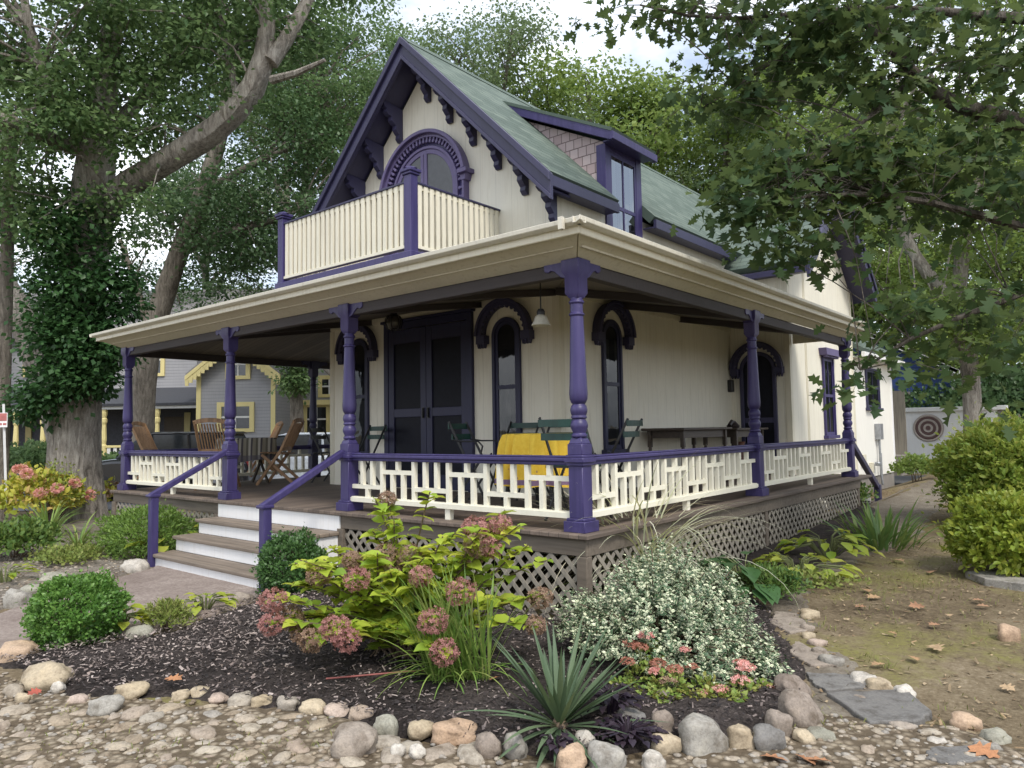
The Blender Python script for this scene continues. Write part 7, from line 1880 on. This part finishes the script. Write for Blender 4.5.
mt, nt, bs = newmat('woven_rings'); tc = objc(nt); vl = nt.nodes.new('ShaderNodeVectorMath'); vl.operation = 'LENGTH'; nt.links.new(tc, vl.inputs[0])
w = nt.nodes.new('ShaderNodeMath'); w.operation = 'FRACT'; nt.links.new(math_n(nt,'MULTIPLY',vl.outputs['Value'],7.2), w.inputs[0])
col = mixc(nt, math_n(nt,'LESS_THAN',w.outputs[0],0.58), (0.55,0.50,0.45), (0.10,0.055,0.055)); col = mixc(nt, math_n(nt,'MULTIPLY',noise_n(nt,tc,40,3),0.7), col, (0.16,0.11,0.10)); nt.links.new(col, bs.inputs['Base Color']); bs.inputs['Roughness'].default_value = 0.9
m = MB(); prof = []
for i in range(13):
    r_ = rad*(1-i/13); prof.append((r_, 0.03+0.012*(i%2)))
m.lathe([(rad,0.0)]+prof+[(0.005,0.03)], n=40); m.v = [(x_, -z_, y_) for x_, y_, z_ in m.v]
o = m.build('wall_ornament', mt); o.location = (c.x, y-0.002, c.z); tag(o, 'round dark woven ornament with pale rings on the white fence panel', 'ornament')
pf = thing('picket_fence', 'weathered grey picket fence right of the white panel', 'fence', (b.x+0.4,y+0.4,-0.2))
for i in range(34):
    x = b.x+0.22+i*0.115; m = MB(); m.prism([(x,-0.5),(x+0.085,-0.5),(x+0.085,1.08),(x+0.0425,1.18),(x,1.08)], lambda u,v,w: (u,w,v), y+0.35, y+0.37); m.build('picket', M['lattice'], pf)
m = MB(); m.box(b.x+0.2,b.x+4.2,y+0.372,y+0.41,0.8,0.9); m.box(b.x+0.2,b.x+4.2,y+0.372,y+0.41,0.1,0.2); m.build('fence_rail', M['lattice'], pf)
# low side landing by the addition
m = MB(); l0 = atY(897,440,17.4); sl = thing('side_stairs', 'small grey side stairs with a narrow gate beyond the addition', 'stairs', (-1.6,17.2,-0.3))
m.box(-2.4,-0.95,16.9,18.0,-0.5,0.05); m.build('landing', M['foundation'], sl)
m = MB(); m.box(-1.55,-1.0,17.95,18.0,0.05,1.9); m.build('side_gate', M['lattice'], sl)
# shed far right
y = 29.0; a = atY(985,372,y)
sh = thing('garden_shed', 'grey weathered shed with slanting panes at the far right', 'shed', (a.x+2,y,0))
m = MB(); m.box(a.x,a.x+6,y,y+4,-0.2,atY(1000,392,y).z); m.build('wall', paint('shed_boards', (0.20,0.20,0.17), 0.8, 0.15, ('Z',0.2)), sh)
zt_ = atY(1000,392,y).z
m = MB(); m.slab([(a.x-0.2,y-0.3,zt_-0.05),(a.x+6,y-0.3,zt_-0.05),(a.x+6,y+2,zt_+1.2),(a.x-0.2,y+2,zt_+1.2)], 0.08); m.build('roof', M['roofg'], sh)
m = MB()
for i in range(4): 
    xx = a.x+0.9+i*0.62; m.add([(xx,y-0.2,zt_+0.06),(xx+0.42,y-0.2,zt_+0.06),(xx+0.55,y+0.9,zt_+0.73),(xx+0.13,y+0.9,zt_+0.73)], [(0,1,2,3)])
m.build('skylight', simple('pale_pane', (0.5,0.52,0.55), 0.2), sh)

# ================================================================== sky and light
world = bpy.data.worlds.new('World'); scene.world = world; world.use_nodes = True
nt = world.node_tree; bgd = nt.nodes['Background']
SUN_EL, SUN_AZ = R(52), R(118)             # azimuth clockwise from +Y
sky = nt.nodes.new('ShaderNodeTexSky'); sky.sky_type = 'NISHITA'; sky.sun_disc = False; sky.sun_elevation = SUN_EL; sky.sun_rotation = SUN_AZ; sky.air_density = 1.0; sky.dust_density = 2.5; sky.ozone_density = 1.0
tc = nt.nodes.new('ShaderNodeTexCoord').outputs['Generated']
cn = noise_n(nt, tc, 2.2, 6, 0.6, stretch=(1,1,2.2))
cov = ramp(nt, cn, [(0.62,)*3, (1,1,1)], [0.38, 0.60])
cl_ = ramp(nt, cn, [(3.3,3.8,4.6),(8.6,8.8,9.1)], [0.40,0.62])
nt.nodes[-1].color_ramp  # cloud brightness
for e in nt.nodes[-1].color_ramp.elements: pass
mixn = mixc(nt, cov, sky.outputs[0], cl_)
nt.links.new(mixn, bgd.inputs['Color']); bgd.inputs['Strength'].default_value = 0.12
sd_ = bpy.data.lights.new('sun', 'SUN'); so_ = bpy.data.objects.new('sun', sd_); C.objects.link(so_)
sd_.energy = 1.5; sd_.angle = R(14); sd_.color = (1.0,0.95,0.87)
dv = Vector((math.sin(SUN_AZ)*math.cos(SUN_EL), math.cos(SUN_AZ)*math.cos(SUN_EL), math.sin(SUN_EL)))
so_.rotation_euler = dv.to_track_quat('Z','Y').to_euler()
vs = scene.view_settings; vs.view_transform = 'Standard'; vs.look = 'None'; vs.gamma = 1; vs.exposure = 1.02; vs.use_curve_mapping = False
scene.cycles.use_denoising = True
scene.cycles.max_bounces = 8; scene.cycles.transparent_max_bounces = 12; scene.cycles.diffuse_bounces = 4
